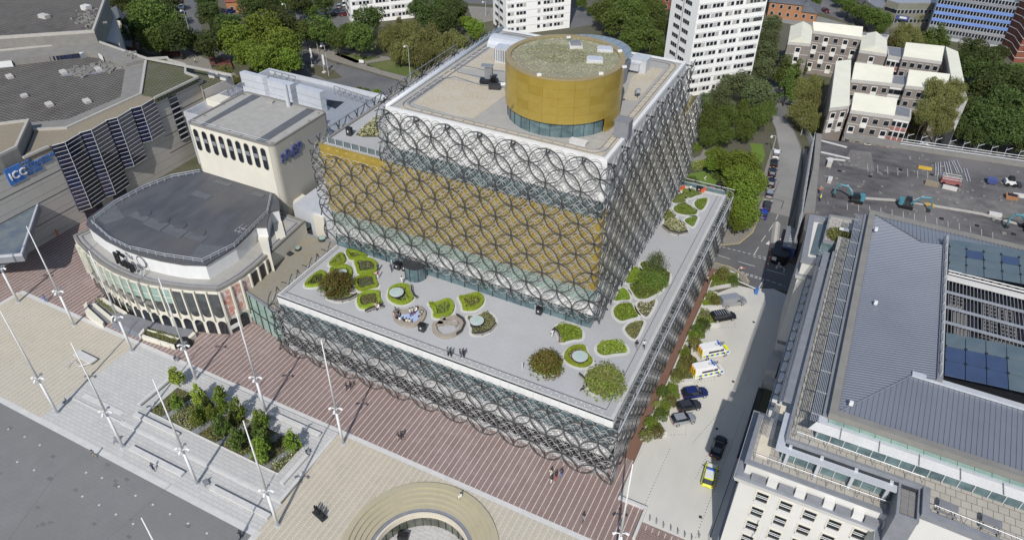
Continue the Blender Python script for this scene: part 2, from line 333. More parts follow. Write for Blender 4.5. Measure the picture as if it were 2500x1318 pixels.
while x < 17:
    if x < -84.8 or x > -40.2:
        segs = [(-30.2, -11.55)] if x < -84.8 else [(-58, -11.55)]
        if x > -40.2 and x < -39.2: segs = [(-24, -11.6)]
        h = 121-(x-AX)**2
        if x > -39.2 and h > 0:
            h = math.sqrt(h); segs = [(-58, AY-h), (AY+h, -11.55)]
        for a, b in segs:
            if b-a > 0.2: link('cream_strip', sme2, square, (x, a, Z1+0.0005), 0, (0.8, b-a, 1))
    x += 0.9
bb = MB(); bb.sheet(rect(-116.5, 17.2, -11.5, -10.7), Z2); bb.sheet(rect(-116.9, -116, -40, -11.5), Z2)
bb.sheet(rect(-150, -40.0, -31.2, -30.3), Z2); bb.sheet(rect(-40.0, -39.1, -60, -30.3), Z2)
struct('pale_kerb_band', bb, m_step)
dk = MB(); dk.sheet(rect(-150, -40.0, -80, -31.2), Z1); struct('dark_square_paving', dk, m_dpave)
# round uplights set in the dark paving
lt = MB(); lt.cyl(0, 0, 0, 0.012, 0.16, 12); 
ltm = mesh('ground_light', lt, m_step)
i = 0
for px, py in [(20,1047),(60,1066),(97,1086),(210,1153),(249,1166),(290,1187),(201,1211),(242,1232),(283,1255),(325,1278),(331,1209),(373,1231),(415,1254),(459,1277),(505,1301),(42,1127),(83,1147)]:
    p = at(px, py); o = link('ground_light', ltm, None, (p[0], p[1], Z1+0.004)); ORG[o.name] = p
    tag(o, f'{ORD[i]} from left of the round lights set into the dark grey paving', 'ground light', 'round lights sunk in the dark paving'); i += 1
jl = MB(); rj = random.Random(2)
jl.strip([at(20, 1318)[:2], at(142, 1150)[:2]], .1, Z1+.004); jl.strip([at(260, 1318)[:2], at(420, 1180)[:2]], .07, Z1+.004)
for k in range(40):
    q = at(rj.random()*640-20, 1020+rj.random()*290)
    if q[1] < -32 and q[0] < -41.5: w_ = .3+rj.random()*.7; jl.sheet(rect(q[0], q[0]+w_, q[1], q[1]+w_*.6), Z1+.003)
o = struct('paving_joints_and_patches', jl, mat('dark_patch', (0.15, 0.15, 0.148), 0.8)); 
# granite terrace with steps
gr = MB(); gr.sheet(rect(-84.6, -71.9, -30.3, -11.5), Z1); gr.sheet([(-71.9, -30.3), (-39.6, -30.3), (-39.6, -25.4), (-71.9, -25.4)], Z1)
struct('granite_paving', gr, m_lstone)
ts = MB(); ts.prism([(-71.9, -25.0), (-40.05, -25.0), (-40.35, -11.6), (-71.9, -11.6)], 0.0, 0.22); 
terr = struct('raised_granite_terrace', ts, m_lstone)
nose = MB(); nose.box(-72.3, -39.85, -25.45, -24.95, 0, 0.26); nose.prism([(-40.35, -24.95), (-39.85, -24.95), (-40.1, -11.6), (-40.6, -11.6)], 0, 0.26)
nose.box(-83.5, -72.3, -25.3, -25.1, 0, 0.12)
for k in range(3): nose.box(-82.6, -73.6, -24.4+0.3*k, -24.1+0.3*k, 0.0, 0.03+0.015*k)
o = link('terrace_edge_stone', mesh('terrace_edge_stone', nose, m_step), terr)
for (x0, x1, y0, y1, nm) in [(-71.3, -61.8, -23.65, -22.95, 'long pale stone bench above the steps, left of the planted garden edge'), (-66.6, -55.8, -28.6, -27.8, 'long stone bench on the lower granite, left of the two beside the dark square'),
        (-50.4, -39.6, -28.4, -27.6, 'long stone bench on the lower granite, right of the two beside the dark square'), (-41.95, -41.3, -23.0, -17.3, 'pale stone bench along the right edge of the garden terrace'),
        (-52.6, -42.3, -13.7, -13.0, 'pale stone bench behind the garden trees, beside the red brown promenade'), (-72.6, -72.0, -21.6, -15.0, 'pale stone bench at the left end of the garden')]:
    t = thing('stone_bench', nm, 'bench', (x0, y0, 0.2), 'pale stone benches round the garden')
    z0 = 0.22 if y0 > -25 else Z1
    dx = 0.12 if x1-x0 > 2 else 0.05
    part('plinth', MB().box(x0+dx, x1-dx, y0+0.1, y1-0.1, z0, z0+0.12), m_lead, t); part('seat', MB().box(x0, x1, y0, y1, z0+0.12, z0+0.5), m_step, t)
# sunken amphitheatre
t = thing('amphitheatre', 'round sunken amphitheatre with stepped stone rings and a glazed inner wall', 'amphitheatre', (AX, AY, 0))
def annulus(mb, r0, r1, z0, z1, mi=0, n=96):
    "ring face from radius r0,z0 to r1,z1"
    P = lambda r, z: [(AX+r*math.cos(2*math.pi*i/n), AY+r*math.sin(2*math.pi*i/n), z) for i in range(n)]
    mb.add(P(r0, z0)+P(r1, z1), [(i, (i+1) % n, n+(i+1) % n, n+i) for i in range(n)], mi)
m_amp = mat('amphitheatre_stone', (0.40, 0.355, 0.235), 0.85, 0, (0.34, 0.305, 0.205), 0.6, 0.4, c3=(0.37, 0.34, 0.25))
a = MB(); annulus(a, 10.9, 10.8, 0.004, 0.28); annulus(a, 10.8, 9.9, 0.28, 0.28); part('rim', a, m_amp, t)
r = 9.9; z = 0.28
for k in range(4):
    a = MB(); annulus(a, r, r, z, z-0.33); annulus(a, r, r-0.62, z-0.33, z-0.33); annulus(a, r-0.62, r-0.64, z-0.33, z-0.40); part('seating_step', a, m_amp, t); z -= 0.36; r -= 0.62
a = MB(); annulus(a, r, r, z+0.03, z-0.3); annulus(a, r, 6.85, z-0.3, z-0.3); part('gutter', a, m_lead, t)
a = MB(); annulus(a, 6.85, 6.85, z-0.3, z-0.1); annulus(a, 6.85, 6.6, z-0.1, z-0.1); annulus(a, 6.6, 6.6, z-0.1, z-1.15); part('cream_wall', a, m_cream, t)
a = MB(); annulus(a, 6.68, 6.68, z-1.15, z-3.2); part('glazing', a, glass('olive_glass', (0.14, 0.15, 0.11), 0.1, 0, (0.05, 0.055, 0.045)), t)
a = MB()
for i in range(36):
    th = 2*math.pi*i/36; a.obox(AX+6.62*math.cos(th), AY+6.62*math.sin(th), z-3.2, z-1.15, 0.1, 0.06, th)
part('mullions', a, m_dark, t, kind='stuff')
a = MB(); a.cyl(AX, AY, z-3.3, z-3.2, 6.75, 64); fl = part('floor', a, m_lstone, t)
a = MB()
for rr in (5.6, 4.2, 2.6): annulus(a, rr, rr-0.12, z-3.196, z-3.196, n=64)
for i in range(14):
    th = 2*math.pi*i/14; cx_, cy_ = AX+3.4*math.cos(th), AY+3.4*math.sin(th)
    pts = [(cx_+1.5*math.cos(q*math.pi/8), cy_+1.5*math.sin(q*math.pi/8)) for q in range(17)]
    a.strip(pts, 0.06, z-3.192)
part('floor_pattern', a, m_step, fl)
kk = MB(); p = at(985, 1312, z-3.2); kk.obox(p[0], p[1], z-3.2, z-2.3, 1.5, 1.0, 0.3); o = struct('equipment_case', kk, m_blk); del o['kind']; tag(o, 'black equipment case standing on the floor of the sunken amphitheatre', 'case')
# car park, path, roads
c = MB(); c.sheet([(3.1, 8.3), (3.3, -2.7), (7.1, -2.7), (7.1, -5.0), (17.4, -5.0), (17.4, 55.2), (13.9, 56.2), (9.4, 54.3), (7.2, 54.0), (3.0, 48.0)], Z2)
cp = struct('car_park_paving', c, m_conc)
b = MB(); b.sheet([(1.0, 4.4), (3.1, 4.4), (3.1, 8.5), (3.0, 57.5), (1.0, 57.5)], Z2); struct('brown_path', b, m_brownp)
rd = MB()
rd.sheet([(0.9, 59.4), (4.6, 59.6), (8.0, 58.2), (9.3, 56.2), (9.6, 54.3), (13.9, 56.2), (17.5, 56.8), (17.5, 65.9), (14.0, 66.2), (12.8, 71), (12.7, 76), (12.3, 93), (11.6, 104), (9.8, 117.5), (6.5, 127), (3.0, 134.0),
   (1.5, 152), (-3, 175), (-9, 172), (-4.5, 150), (-2.8, 136), (1.0, 127), (4.2, 115), (5.0, 100.5), (4.9, 84.4), (6.3, 79.8), (6.3, 73.7), (4.6, 68.2), (0.9, 65.5)], Z3)
struct('street', rd, m_asph)
rp = MB(); rp.sheet([(5.2, 84), (12.2, 84), (11.3, 104), (9.5, 117.3), (6.0, 127), (2.5, 134), (-2.5, 136), (1.2, 127), (4.4, 115), (5.2, 100)], Z4); struct('worn_street_surface', rp, m_asphl)
pv = MB()
pv.prism([(0.9, 65.7), (4.5, 68.3), (6.2, 73.8), (6.2, 79.8), (4.8, 84.4), (4.9, 100), (4.1, 115), (2.3, 115), (3.2, 100), (3.0, 84), (0.9, 76)], 0, 0.12)
pv.prism([(0.9, 57.4), (6.0, 57.4), (9.2, 54.4), (9.2, 56.2), (7.9, 58.1), (4.6, 59.5), (0.9, 59.3)], 0, 0.12)
pv.prism([(12.9, 66.4), (13.9, 66.4), (13.6, 80), (12.9, 104), (10.6, 119), (9.9, 118), (11.8, 104), (12.4, 93), (12.8, 76)], 0, 0.12)
struct('street_pavement', pv, m_pave)
ln = MB()
def dash(a, b, w=0.12, m=1.0, gap=1.0, z=Z3+0.004, mb=None):
    mb = mb or ln
    a = Vector(a); b = Vector(b); L = (b-a).length; d = (b-a).normalized(); s_ = 0
    while s_ < L:
        e = min(L, s_+m); mb.strip([tuple(a+d*s_), tuple(a+d*e)], w, z); s_ += m+gap
marks = struct('road_markings', MB().box(2.0, 2.01, 62, 62.01, 0.012, 0.013), m_paint)
def mark(*a, **k):
    mb = MB(); dash(*a, mb=mb, **k); o = link('road_marking', mesh('road_marking', mb, m_paint), marks); ORG[o.name] = (0, 0, 0)
mark((1.5, 65.6), (15.4, 66.1), 0.14, 0.6, 0.45); mark((8.0, 65.2), (15.4, 65.6), 0.14, 0.6, 0.45)
mark((8.0, 65.7), (8.3, 69.1), m=9); mark((8.4, 71.3), (8.8, 74.1), m=9); mark((9.1, 76.2), (9.4, 79.0), m=9); mark((9.6, 81.4), (9.7, 84.3), m=9); mark((9.8, 86.5), (9.8, 90), m=9)
mark((0.95, 62.3), (3.9, 62.1), m=9); mark((5.6, 62.0), (9.0, 61.9), m=9); mark((11.3, 61.9), (15.1, 61.9), m=9)
mark((7.0, 58.75), (11.4, 58.55), 0.16, 0.6, 0.3); mark((7.0, 58.3), (11.4, 58.1), 0.16, 0.6, 0.3); mark((11.5, 58.6), (11.2, 55.1), 0.16, m=9); mark((11.9, 58.5), (15.7, 58.0), 0.13, 0.8, 0.4)
mark((7.0, 90.2), (9.8, 90.0), 0.14, m=9); mark((7.1, 99), (7.2, 90), 0.12, 0.8, 0.5)
mb = MB(); mb.quad((9.4, 70.9, Z4), (10.2, 70.9, Z4), (9.9, 72.6, Z4)); o = link('road_marking', mesh('road_marking', mb, m_paint), marks)
yl = MB(); yl.strip([(0.95, 65.9), (4.4, 68.45), (6.0, 73.8), (6.05, 79.5)], 0.3, 0.124); yl.strip([(0.95, 59.15), (4.5, 59.3), (7.8, 57.95), (9.05, 56.1)], 0.3, 0.124)
o = link('kerb_line', mesh('kerb_line', yl, m_ypaint), marks)
# parking dots
dm = MB().box(-0.05, 0.05, -0.05, 0.05, 0, 0.012); dme = mesh('parking_stud', dm, m_dark)
dots = []
for a, b in (((7.0, 9.0), (6.7, -2.5)), ((12.6, 12.5), (12.0, 5.0)), ((15.6, 22), (14.6, -4.5)), ((5.9, 11.5), (8.4, 12.9)), ((8.4, 12.9), (7.9, 15.2)), ((6.0, 18.9), (9.6, 20.0)), ((6.7, 24.4), (9.6, 26.5)), ((9.6, 26.5), (8.7, 29)), ((5.6, 35.2), (8.9, 36.6)), ((7.0, 40), (9.6, 41.5)), ((9.6, 41.5), (9.2, 43.2)), ((9.9, 12.0), (14.9, 30.0))):
    a = Vector(a); b = Vector(b); L = (b-a).length; k = int(L/0.55)
    for i in range(k): dots.append(a+(b-a)*i/k)
dd = MB()
for q in dots: dd.box(q.x-0.06, q.x+0.06, q.y-0.06, q.y+0.06, Z2, Z2+0.01)
o = link('parking_studs', mesh('parking_studs', dd, m_dark), cp); o['kind'] = 'stuff'
for px, py in ((1710, 1261), (1750, 1046), (1790, 931), (1840, 786)):
    p = at(px, py); o = link('drain_cover', mesh('drain_cover', MB().box(p[0]-0.22, p[0]+0.22, p[1]-0.22, p[1]+0.22, Z2, Z2+0.008), m_dark), cp)
# upper roads and lawns behind the library
def road(name, pts, z, m, par=None): 
    mb = MB(); mb.sheet([at(a, b)[:2] for a, b in pts], z); return struct(name, mb, m, par)
road('north_road', [(740, 95), (760, 120), (800, 150), (880, 172), (960, 195), (1010, 210), (990, 240), (900, 250), (850, 222), (760, 185), (720, 150), (690, 100), (640, 60), (640, 30)], Z3, m_asph)
road('north_road_branch', [(640, 20), (700, 30), (760, 40), (840, 45), (850, 62), (800, 72), (760, 62), (740, 100), (700, 130), (660, 70)], Z2, m_asph)
road('verge_pavement', [(745, 118), (790, 122), (850, 138), (930, 172), (1010, 192), (1008, 206), (960, 192), (880, 168), (812, 148), (760, 125)], Z4, m_pave)
road('grass_island', [(745, 150), (815, 172), (837, 190), (800, 196), (760, 180)], Z4, m_soil)
road('triangular_lawn', [(815, 133), (830, 130), (935, 143), (900, 155), (870, 155)], Z4, m_grass)
road('roadside_lawn', [(892, 160), (960, 145), (1060, 160), (1010, 192), (940, 172)], Z4, m_grass)
road('park_path', [(790, 120), (830, 122), (900, 132), (950, 140), (955, 146), (880, 158), (868, 155), (930, 142), (830, 128), (806, 132)], Z4+0.004, m_pave)
road('side_street', [(445, -30), (478, -30), (490, 60), (495, 90), (600, 140), (560, 150), (470, 100), (455, 40)], Z3, m_asph)
road('brick_forecourt', [(300, 60), (360, 70), (450, 120), (560, 170), (600, 200), (520, 190), (420, 150), (330, 120)], Z2, m_pave)
road('far_car_park', [(745, 25), (850, 5), (870, 60), (830, 70), (760, 62)], Z3, m_asph)
road('ring_road', [(1120, -20), (1210, -20), (1210, 12), (1130, 8)], Z3, m_asph)
road('tower_forecourt', [(1140, 15), (1210, 20), (1210, 50), (1160, 60)], Z3+0.004, m_pave)
road('tower_car_park', [(1393, 20), (1440, 20), (1450, 60), (1393, 70)], Z3, m_asph)
road('far_street', [(1975, -20), (2060, -20), (2130, 40), (2200, 70), (2190, 100), (2100, 70), (2030, 40), (1960, 20)], Z3, m_asph)
road('far_yard', [(1880, 20), (1960, 30), (2070, 60), (2080, 80), (1990, 72), (1930, 60), (1880, 50)], Z2, m_asphl)
road('yard_behind_car_park', [(2240, 340), (2300, 330), (2420, 370), (2500, 400), (2500, 430), (2300, 400), (2200, 370)], Z3, m_asph)
# garden beside the library: lawn and paths
road('garden_lawn', [(1680, 425), (1720, 418), (1755, 425), (1750, 450), (1710, 452), (1685, 445)], Z4, m_grassb)
road('garden_path', [(1680, 392), (1710, 380), (1720, 360), (1730, 345), (1750, 350), (1740, 362), (1725, 385), (1700, 402), (1682, 412)], Z3, m_pave)
road('garden_verge', [(1830, 350), (1862, 352), (1868, 380), (1860, 400), (1840, 380)], Z4, m_grassb)
# low wall with steps at the bottom right corner of the car park
t = thing('retaining_wall', 'pale stone retaining wall with coping at the front corner of the car park', 'wall', (3.3, -2.7, 0))
part('coping', MB().box(3.0, 7.3, -3.1, -2.7, 0, 0.55).box(6.9, 7.3, -8.2, -3.1, 0, 0.55), m_step, t)
part('kerb', MB().prism([(3.12, -2.7), (3.3, -2.7), (3.2, 8.3), (2.95, 8.3)], 0, 0.35), m_step, t)
t = thing('outdoor_steps', 'red brown steps descending in front of the car park bollards', 'steps', (7.5, -9, 0))
for k in range(5): part('step', MB().box(7.6, 16.8, -6.6-0.42*k, -6.2-0.42*k, 0.0, 0.10-0.018*k), m_pink, t)
bm_ = MB().cyl(0, 0, 0, 0.95, 0.09, 8); bme = mesh('bollard', bm_, m_lead); i = 0
for px, py in [(1586,1270),(1602,1278),(1619,1287),(1637,1294),(1654,1302),(1671,1310),(1688,1317),(1706,1312)]:
    p = at(px, py); o = link('bollard', bme, None, (p[0], p[1], Z2)); tag(o, f'{ORD[i]} from the left of the grey bollards between car park and steps', 'bollard', 'grey bollards at the front of the car park'); i += 1
# ------------------------------------------------------------------ library
LZ, GT, UT = 12.06, 32.7, 42.3
lib = thing('library_building', 'large stepped library wrapped in overlapping metal rings with a golden drum on top', 'library', (-30, 33, 0))
# walls as stacked bands, each band a mesh
def wallband(name, x0, x1, y0, y1, z0, z1, m, sides='FR'):
    mb = MB(); mb.box(x0, x1, y0, y1, z0, z1); return part(name, mb, m, lib)
for nm, z0, z1, m, dd_ in (('base_wall', 0, 1.0, m_white, 0), ('lower_glazing', 1.0, 4.0, m_teald, 0.15), ('spandrel', 4.0, 6.1, m_white, 0), ('upper_glazing', 6.1, 10.5, m_teal, 0.15), ('fascia_backing', 10.5, 12.0, m_white, 0.06)):
    wallband(nm, -59.6+dd_, -dd_, dd_, 65.8-dd_, z0, z1, m)
fp = mesh('fascia_panel', MB().box(0.012, 1.338, 0, 0.05, 0, 1.55), m_white)
for i in range(44): pinst('fascia_panel', fp, lib, (-59.55+1.353*i, 0.0, 10.75))
for i in range(48): pinst('fascia_panel', fp, lib, (-0.0, 0.02+1.37*i, 10.75), R(90))
# terrace deck
part('terrace_floor', MB().box(-59.3, -0.3, 0.3, 65.5, 12.0, 12.08), m_terr, lib)
mb = MB()
mb.box(-59.6, 0.0, 0.0, 0.4, 12.0, 12.32); mb.box(-0.55, 0.0, 0.4, 65.8, 12.0, 12.32); mb.box(-59.6, -59.2, 0.4, 16.2, 12.0, 12.32); mb.box(-9.8, -0.55, 65.3, 65.8, 12.0, 12.32)
part('parapet_coping', mb, mat('dull_white_coping', (0.5, 0.5, 0.49), .6, 0, (.4, .4, .39), .8, .4), lib)
m_peb = mat('pebble_strip', (0.30, 0.305, 0.31), 0.8, 0, (0.40, 0.405, 0.41), 6, 0.5)
mb = MB(); mb.box(-58.9, -1.6, 0.55, 1.5, 12.08, 12.1); mb.box(-1.5, -0.75, 0.55, 65.2, 12.08, 12.1); part('gutter_strip', mb, m_peb, lib)
mb = MB(); mb.box(-58.9, -1.7, 1.52, 1.58, 12.08, 12.14); mb.box(-1.66, -1.6, 1.52, 65.0, 12.08, 12.14); mb.box(-58.9, -58.84, 0.5, 16, 12.08, 12.14); part('gutter_edge', mb, m_dark, lib)
mb = MB(); i = 0
x = -58
while x < -2: mb.box(x, x+0.16, 0.75+0.45*(i % 2), 0.9+0.45*(i % 2), 12.1, 12.16); x += 0.65; i += 1
o = part('edge_uplights', mb, m_white, lib); o['kind'] = 'stuff'
# stacked upper volumes
UX0, UX1, UY0, UY1 = -59.6, -9.8, 16.2, 64.0
for nm, z0, z1, m, dd_, mm in (('terrace_storey_core', 12.08, 14.9, m_teal, 0.15, None), ('white_band', 14.9, 17.2, m_white, 0, None), ('green_glass_band', 17.2, 19.8, m_green, 0.1, None), ('gold_backing', 19.8, GT, m_goldd, 0.06, None)):
    wallband(nm, UX0+dd_, UX1-dd_, UY0+dd_, UY1-dd_, z0, z1, m)
wallband('dark_recess_glazing', -45.3+0.3, UX1-0.3, UY0+0.3, 54.6, GT, 35.8, m_teal)
wallband('white_top_band', -45.3, UX1, UY0, 54.6, 35.8, 42.15, m_white)
mull = mesh('mullion', MB().box(-0.05, 0.05, -0.06, 0.1, 0, 2.8), m_dark)
x = -59.4
while x < -9.7: pinst('mullion', mull, lib, (x, 16.3, 12.08)); x += 2.66
y = 18.8
while y < 63: pinst('mullion', mull, lib, (-9.9, y, 12.08), R(90)); y += 2.66
mull2 = mesh('mullion_small', MB().box(-0.04, 0.04, -0.05, 0.1, 0, 2.6), m_dark)
x = -59.3
while x < -9.7: pinst('mullion', mull2, lib, (x, 16.3, 17.2)); x += 2.66
x = -45
while x < -9.9: pinst('mullion', mull2, lib, (x, 16.5, 33.0)); x += 2.66
part('glazing_head', MB().box(-59.6, -9.75, 16.12, 16.3, 14.75, 14.92), m_dark, lib)
# gold panels
gp = [mesh('gold_panel', MB().box(0.012, 2.648, -0.03, 0.03, 0.012, 2.138), m) for m in (m_gold, m_gold, m_gold, m_gold2, m_goldd)]
rg = random.Random(3)
for k in range(6):
    for i in range(19):
        x = -59.6+2.62*i; pinst('gold_panel', rg.choice(gp), lib, (x, 16.2, 19.82+2.145*k), 0, (2.62/2.66, 1, 1))
    for i in range(18): pinst('gold_panel', rg.choice(gp), lib, (-9.8, 16.25+2.65*i, 19.82+2.145*k), R(90), (2.65/2.66, 1, 1))
wp = mesh('white_panel', MB().box(0.012, 2.608, -0.025, 0.03, 0.01, 3.19), m_white)
for k in range(2):
    for i in range(13): pinst('white_panel', wp, lib, (-45.3+2.73*i, 16.2, 35.8+3.18*k), 0, (2.73/2.62, 1, 1))
    for i in range(14): pinst('white_panel', wp, lib, (-9.8, 16.25+2.73*i, 35.8+3.18*k), R(90), (2.73/2.62, 1, 1))
wp2 = mesh('white_panel_low', MB().box(0.012, 2.648, -0.025, 0.03, 0.01, 2.28), m_white)
for i in range(19): pinst('white_panel', wp2, lib, (-59.6+2.62*i, 16.2, 14.92), 0, (2.62/2.66, 1, 1))
for i in range(18): pinst('white_panel', wp2, lib, (-9.8, 16.25+2.65*i, 14.92), R(90))
# gold-box roof terrace (upper left)
part('upper_terrace_floor', MB().box(-59.5, -45.3, 16.4, 64, GT-0.05, GT+0.03), m_terr, lib)
part('back_roof', MB().box(-45.3, -9.9, 54.6, 64, GT-0.05, GT+0.02), m_slab, lib)
part('gold_coping', MB().box(-59.65, -45.0, 16.12, 16.45, GT-0.02, GT+0.2), m_gold, lib)
part('bronze_side_coping', MB().box(-59.7, -59.2, 16.45, 64.1, GT-0.02, GT+0.25), m_iccc, lib)
part('glass_balustrade', MB().box(-59.2, -45.3, 17.3, 17.33, GT+0.03, GT+1.0), m_bgl, lib)
mb = MB()
for i in range(9): mb.cyl(-58.5+1.6*i, 17.15, GT+0.03, GT+1.1, 0.07, 6); mb.cyl(-58.5+1.6*i, 16.7, GT+0.03, GT+0.4, 0.06, 6)
o = part('balustrade_posts', mb, m_step, lib); o['kind'] = 'stuff'
mb = MB(); p = at(912, 352, GT); mb.cyl(-46.5, 21.0, GT+0.03, GT+0.05, 2.6, 32); part('dark_paving_circle', mb, m_mgrey, lib)
# roof
part('roof', MB().box(-45.2, -9.9, 16.3, 54.5, 42.0, 42.2), m_slab, lib)
mb = MB(); mb.box(-45.3, -9.8, 16.2, 16.75, 42.1, 42.42); mb.box(-10.35, -9.8, 16.75, 54.6, 42.1, 42.42); mb.box(-45.3, -10.35, 54.1, 54.6, 42.1, 42.4)
part('roof_coping', mb, m_white, lib)
part('edge_pipe', MB().tube((-45.2, 16.3, 42.45), (-45.2, 54.6, 42.45), 0.38, 12), m_lgrey, lib, smooth=True)
Z7 = lambda pts: poly(42.2, pts, 700, 0, 2.995)
mb = MB(); mb.prism(Z7([(930, 755), (1170, 580), (1590, 645), (1600, 700), (1370, 865), (1240, 850)]), 42.2, 42.23); mb.prism(Z7([(1290, 490), (1545, 330), (1600, 340), (1600, 520), (1290, 500)]), 42.2, 42.23); mb.prism(Z7([(1110,555),(1200,500),(1430,590),(1420,610)]), 42.2, 42.225)
part('roof_gravel', mb, m_gravel, lib)
mb = MB(); mb.prism([(-12.0, 20), (-10.6, 20), (-10.6, 53), (-12.0, 53)], 42.2, 42.22); mb.prism([(-43.5, 17), (-11, 17), (-11, 18.6), (-43.5, 18.6)], 42.2, 42.22); mb.prism([(-14.5,36),(-12.4,36),(-12.4,50),(-16,50),(-16,44)], 42.2, 42.22)
part('roof_edge_gravel', mb, m_gravel, lib)
# maintenance track round the roof edge
def track(p, name):
    mb = MB(); q = inset(p, 0.9)
    for a_ in (p, q): mb.path([(u, v, 42.36) for u, v in a_], 0.06, 4, True)
    part(name, mb, m_lead, lib)
    mb = MB()
    for i in range(len(p)):
        a_, b_ = Vector(p[i]), Vector(p[(i+1) % len(p)]); L = (b_-a_).length; n_ = int(L/1.9); d_ = (b_-a_).normalized(); nn = Vector((-d_.y, d_.x))
        for k in range(1, n_+1):
            c_ = a_+d_*(k*L/(n_+1)); mb.tube((c_.x, c_.y, 42.34), (c_.x+nn.x*0.9, c_.y+nn.y*0.9, 42.34), 0.07, 4)
    part(name+'_rungs', mb, m_kerb, lib)
def rr(x0, x1, y0, y1, r, n=5):
    out = []
    for cx_, cy_, a0 in ((x1-r, y0+r, -90), (x1-r, y1-r, 0), (x0+r, y1-r, 90), (x0+r, y0+r, 180)):
        for i in range(n+1): a_ = R(a0+90*i/n); out.append((cx_+r*math.cos(a_), cy_+r*math.sin(a_)))
    return out
track(rr(-43.9, -10.9, 17.3, 53.6, 2.2), 'cradle_track')
mb = MB(); mb.path([at(700+a/2.995, b/2.995, 42.4) for a, b in ((1590, 520), (1420, 505), (1250, 470), (1225, 500), (1260, 530), (1420, 560), (1590, 600))], 0.06, 4); mb.path([at(700+a/2.995, b/2.995, 42.4) for a, b in ((880, 750), (1140, 570), (1230, 560), (1420, 620), (1590, 640))], 0.06, 4)
part('cradle_siding', mb, m_lead, lib)
# golden drum
DX, DY, DR = -21.0, 27.0, 8.5
def cylwall(mb, r0, r1, z0, z1, a0, a1, n, cx=DX, cy=DY):
    "solid curved slab between radii"
    P = []
    for rr_, z in ((r0, z0), (r1, z0), (r1, z1), (r0, z1)):
        P += [(cx+rr_*math.cos(a0+(a1-a0)*i/n), cy+rr_*math.sin(a0+(a1-a0)*i/n), z) for i in range(n+1)]
    f = []; q = n+1
    for k in range(4):
        for i in range(n): f.append((k*q+i, k*q+i+1, ((k+1) % 4)*q+i+1, ((k+1) % 4)*q+i)[::-1])
    f += [(0, q, 2*q, 3*q)[::-1], (n, q+n, 2*q+n, 3*q+n)]
    mb.add(P, f); return mb
drum = part('golden_drum_core', MB().cyl(DX, DY, 44.45, 50.4, DR-0.1, 64), m_goldd, lib)
dpm = [mesh('drum_panel', cylwall(MB(), DR-0.08, DR, 0.008, 1.262, 0.0012, 2*math.pi/24-0.0012, 5, 0, 0), m, smooth=False) for m in (m_gold, m_gold, m_gold2, m_goldd)]
for k in range(5):
    for i in range(24): pinst('drum_panel', rg.choice(dpm), lib, (DX, DY, 44.45+1.27*k), 2*math.pi*i/24+0.05)
a_st = at(1462, 318, 42.3); ang = math.atan2(a_st[1]-DY, a_st[0]-DX)
dp2 = mesh('drum_skirt_panel', cylwall(MB(), DR-0.08, DR, 0, 2.2, 0.001, 2*math.pi/24-0.001, 5, 0, 0), m_goldd)
k = 0
while k < 12: pinst('drum_skirt_panel', dp2, lib, (DX, DY, 42.22), ang+k*2*math.pi/24); k += 1
part('drum_glazing', cylwall(MB(), DR-0.4, DR-0.33, 42.2, 44.45, ang-math.pi*1.0, ang, 40), m_teal, lib)
part('drum_interior', MB().cyl(DX, DY, 42.2, 44.4, DR-1.6, 32), m_teald, lib)
mb = MB()
for i in range(16):
    th = ang-math.pi*i/16; mb.obox(DX+(DR-0.3)*math.cos(th), DY+(DR-0.3)*math.sin(th), 42.2, 44.45, 0.08, 0.05, th)
part('drum_mullions', mb, m_dark, lib, kind='stuff')
mb = MB(); cylwall(mb, DR-0.75, DR+0.04, 50.78, 51.0, 0, 2*math.pi, 96); part('drum_coping', mb, m_copeg, lib)
part('drum_roof', MB().cyl(DX, DY, 50.5, 50.72, DR-0.3, 64), m_turf, lib)
mb = MB(); cylwall(mb, DR-0.5, DR+0.1, 42.2, 42.3, 0, 2*math.pi, 64); part('drum_plinth', mb, m_slab, lib)
def hatch(px, py, z, l, w, h, a, m, name, mt=None):
    p = at(px, py, z); mb = MB(); mb.obox(p[0], p[1], z, z+h*0.6, l+0.4, w+0.4, a); o = part(name, mb, mt or m_step, lib)
    mb = MB(); mb.obox(p[0], p[1], z+h*0.6, z+h, l, w, a); o2 = link('hatch_lid', mesh('hatch_lid', mb, m, ORG[lib.name]), o); return o
hatch(1405, 116, 50.7, 1.5, 1.4, 0.8, 0.5, m_mgrey, 'roof_hatch'); hatch(1452, 150, 50.7, 1.9, 1.5, 0.5, 0.35, m_lgrey, 'roof_light'); hatch(1477, 124, 50.7, 1.9, 1.5, 0.45, 0.35, m_lgrey, 'roof_light')
for px, py in ((1316, 185), (1467, 182), (1513, 127), (1388, 94), (1228, 208), (1524, 166)):
    p = at(px, py, 51.0); part('floodlight', MB().obox(p[0], p[1], 51.0, 51.3, 0.6, 0.28, 0.6), m_white, lib)
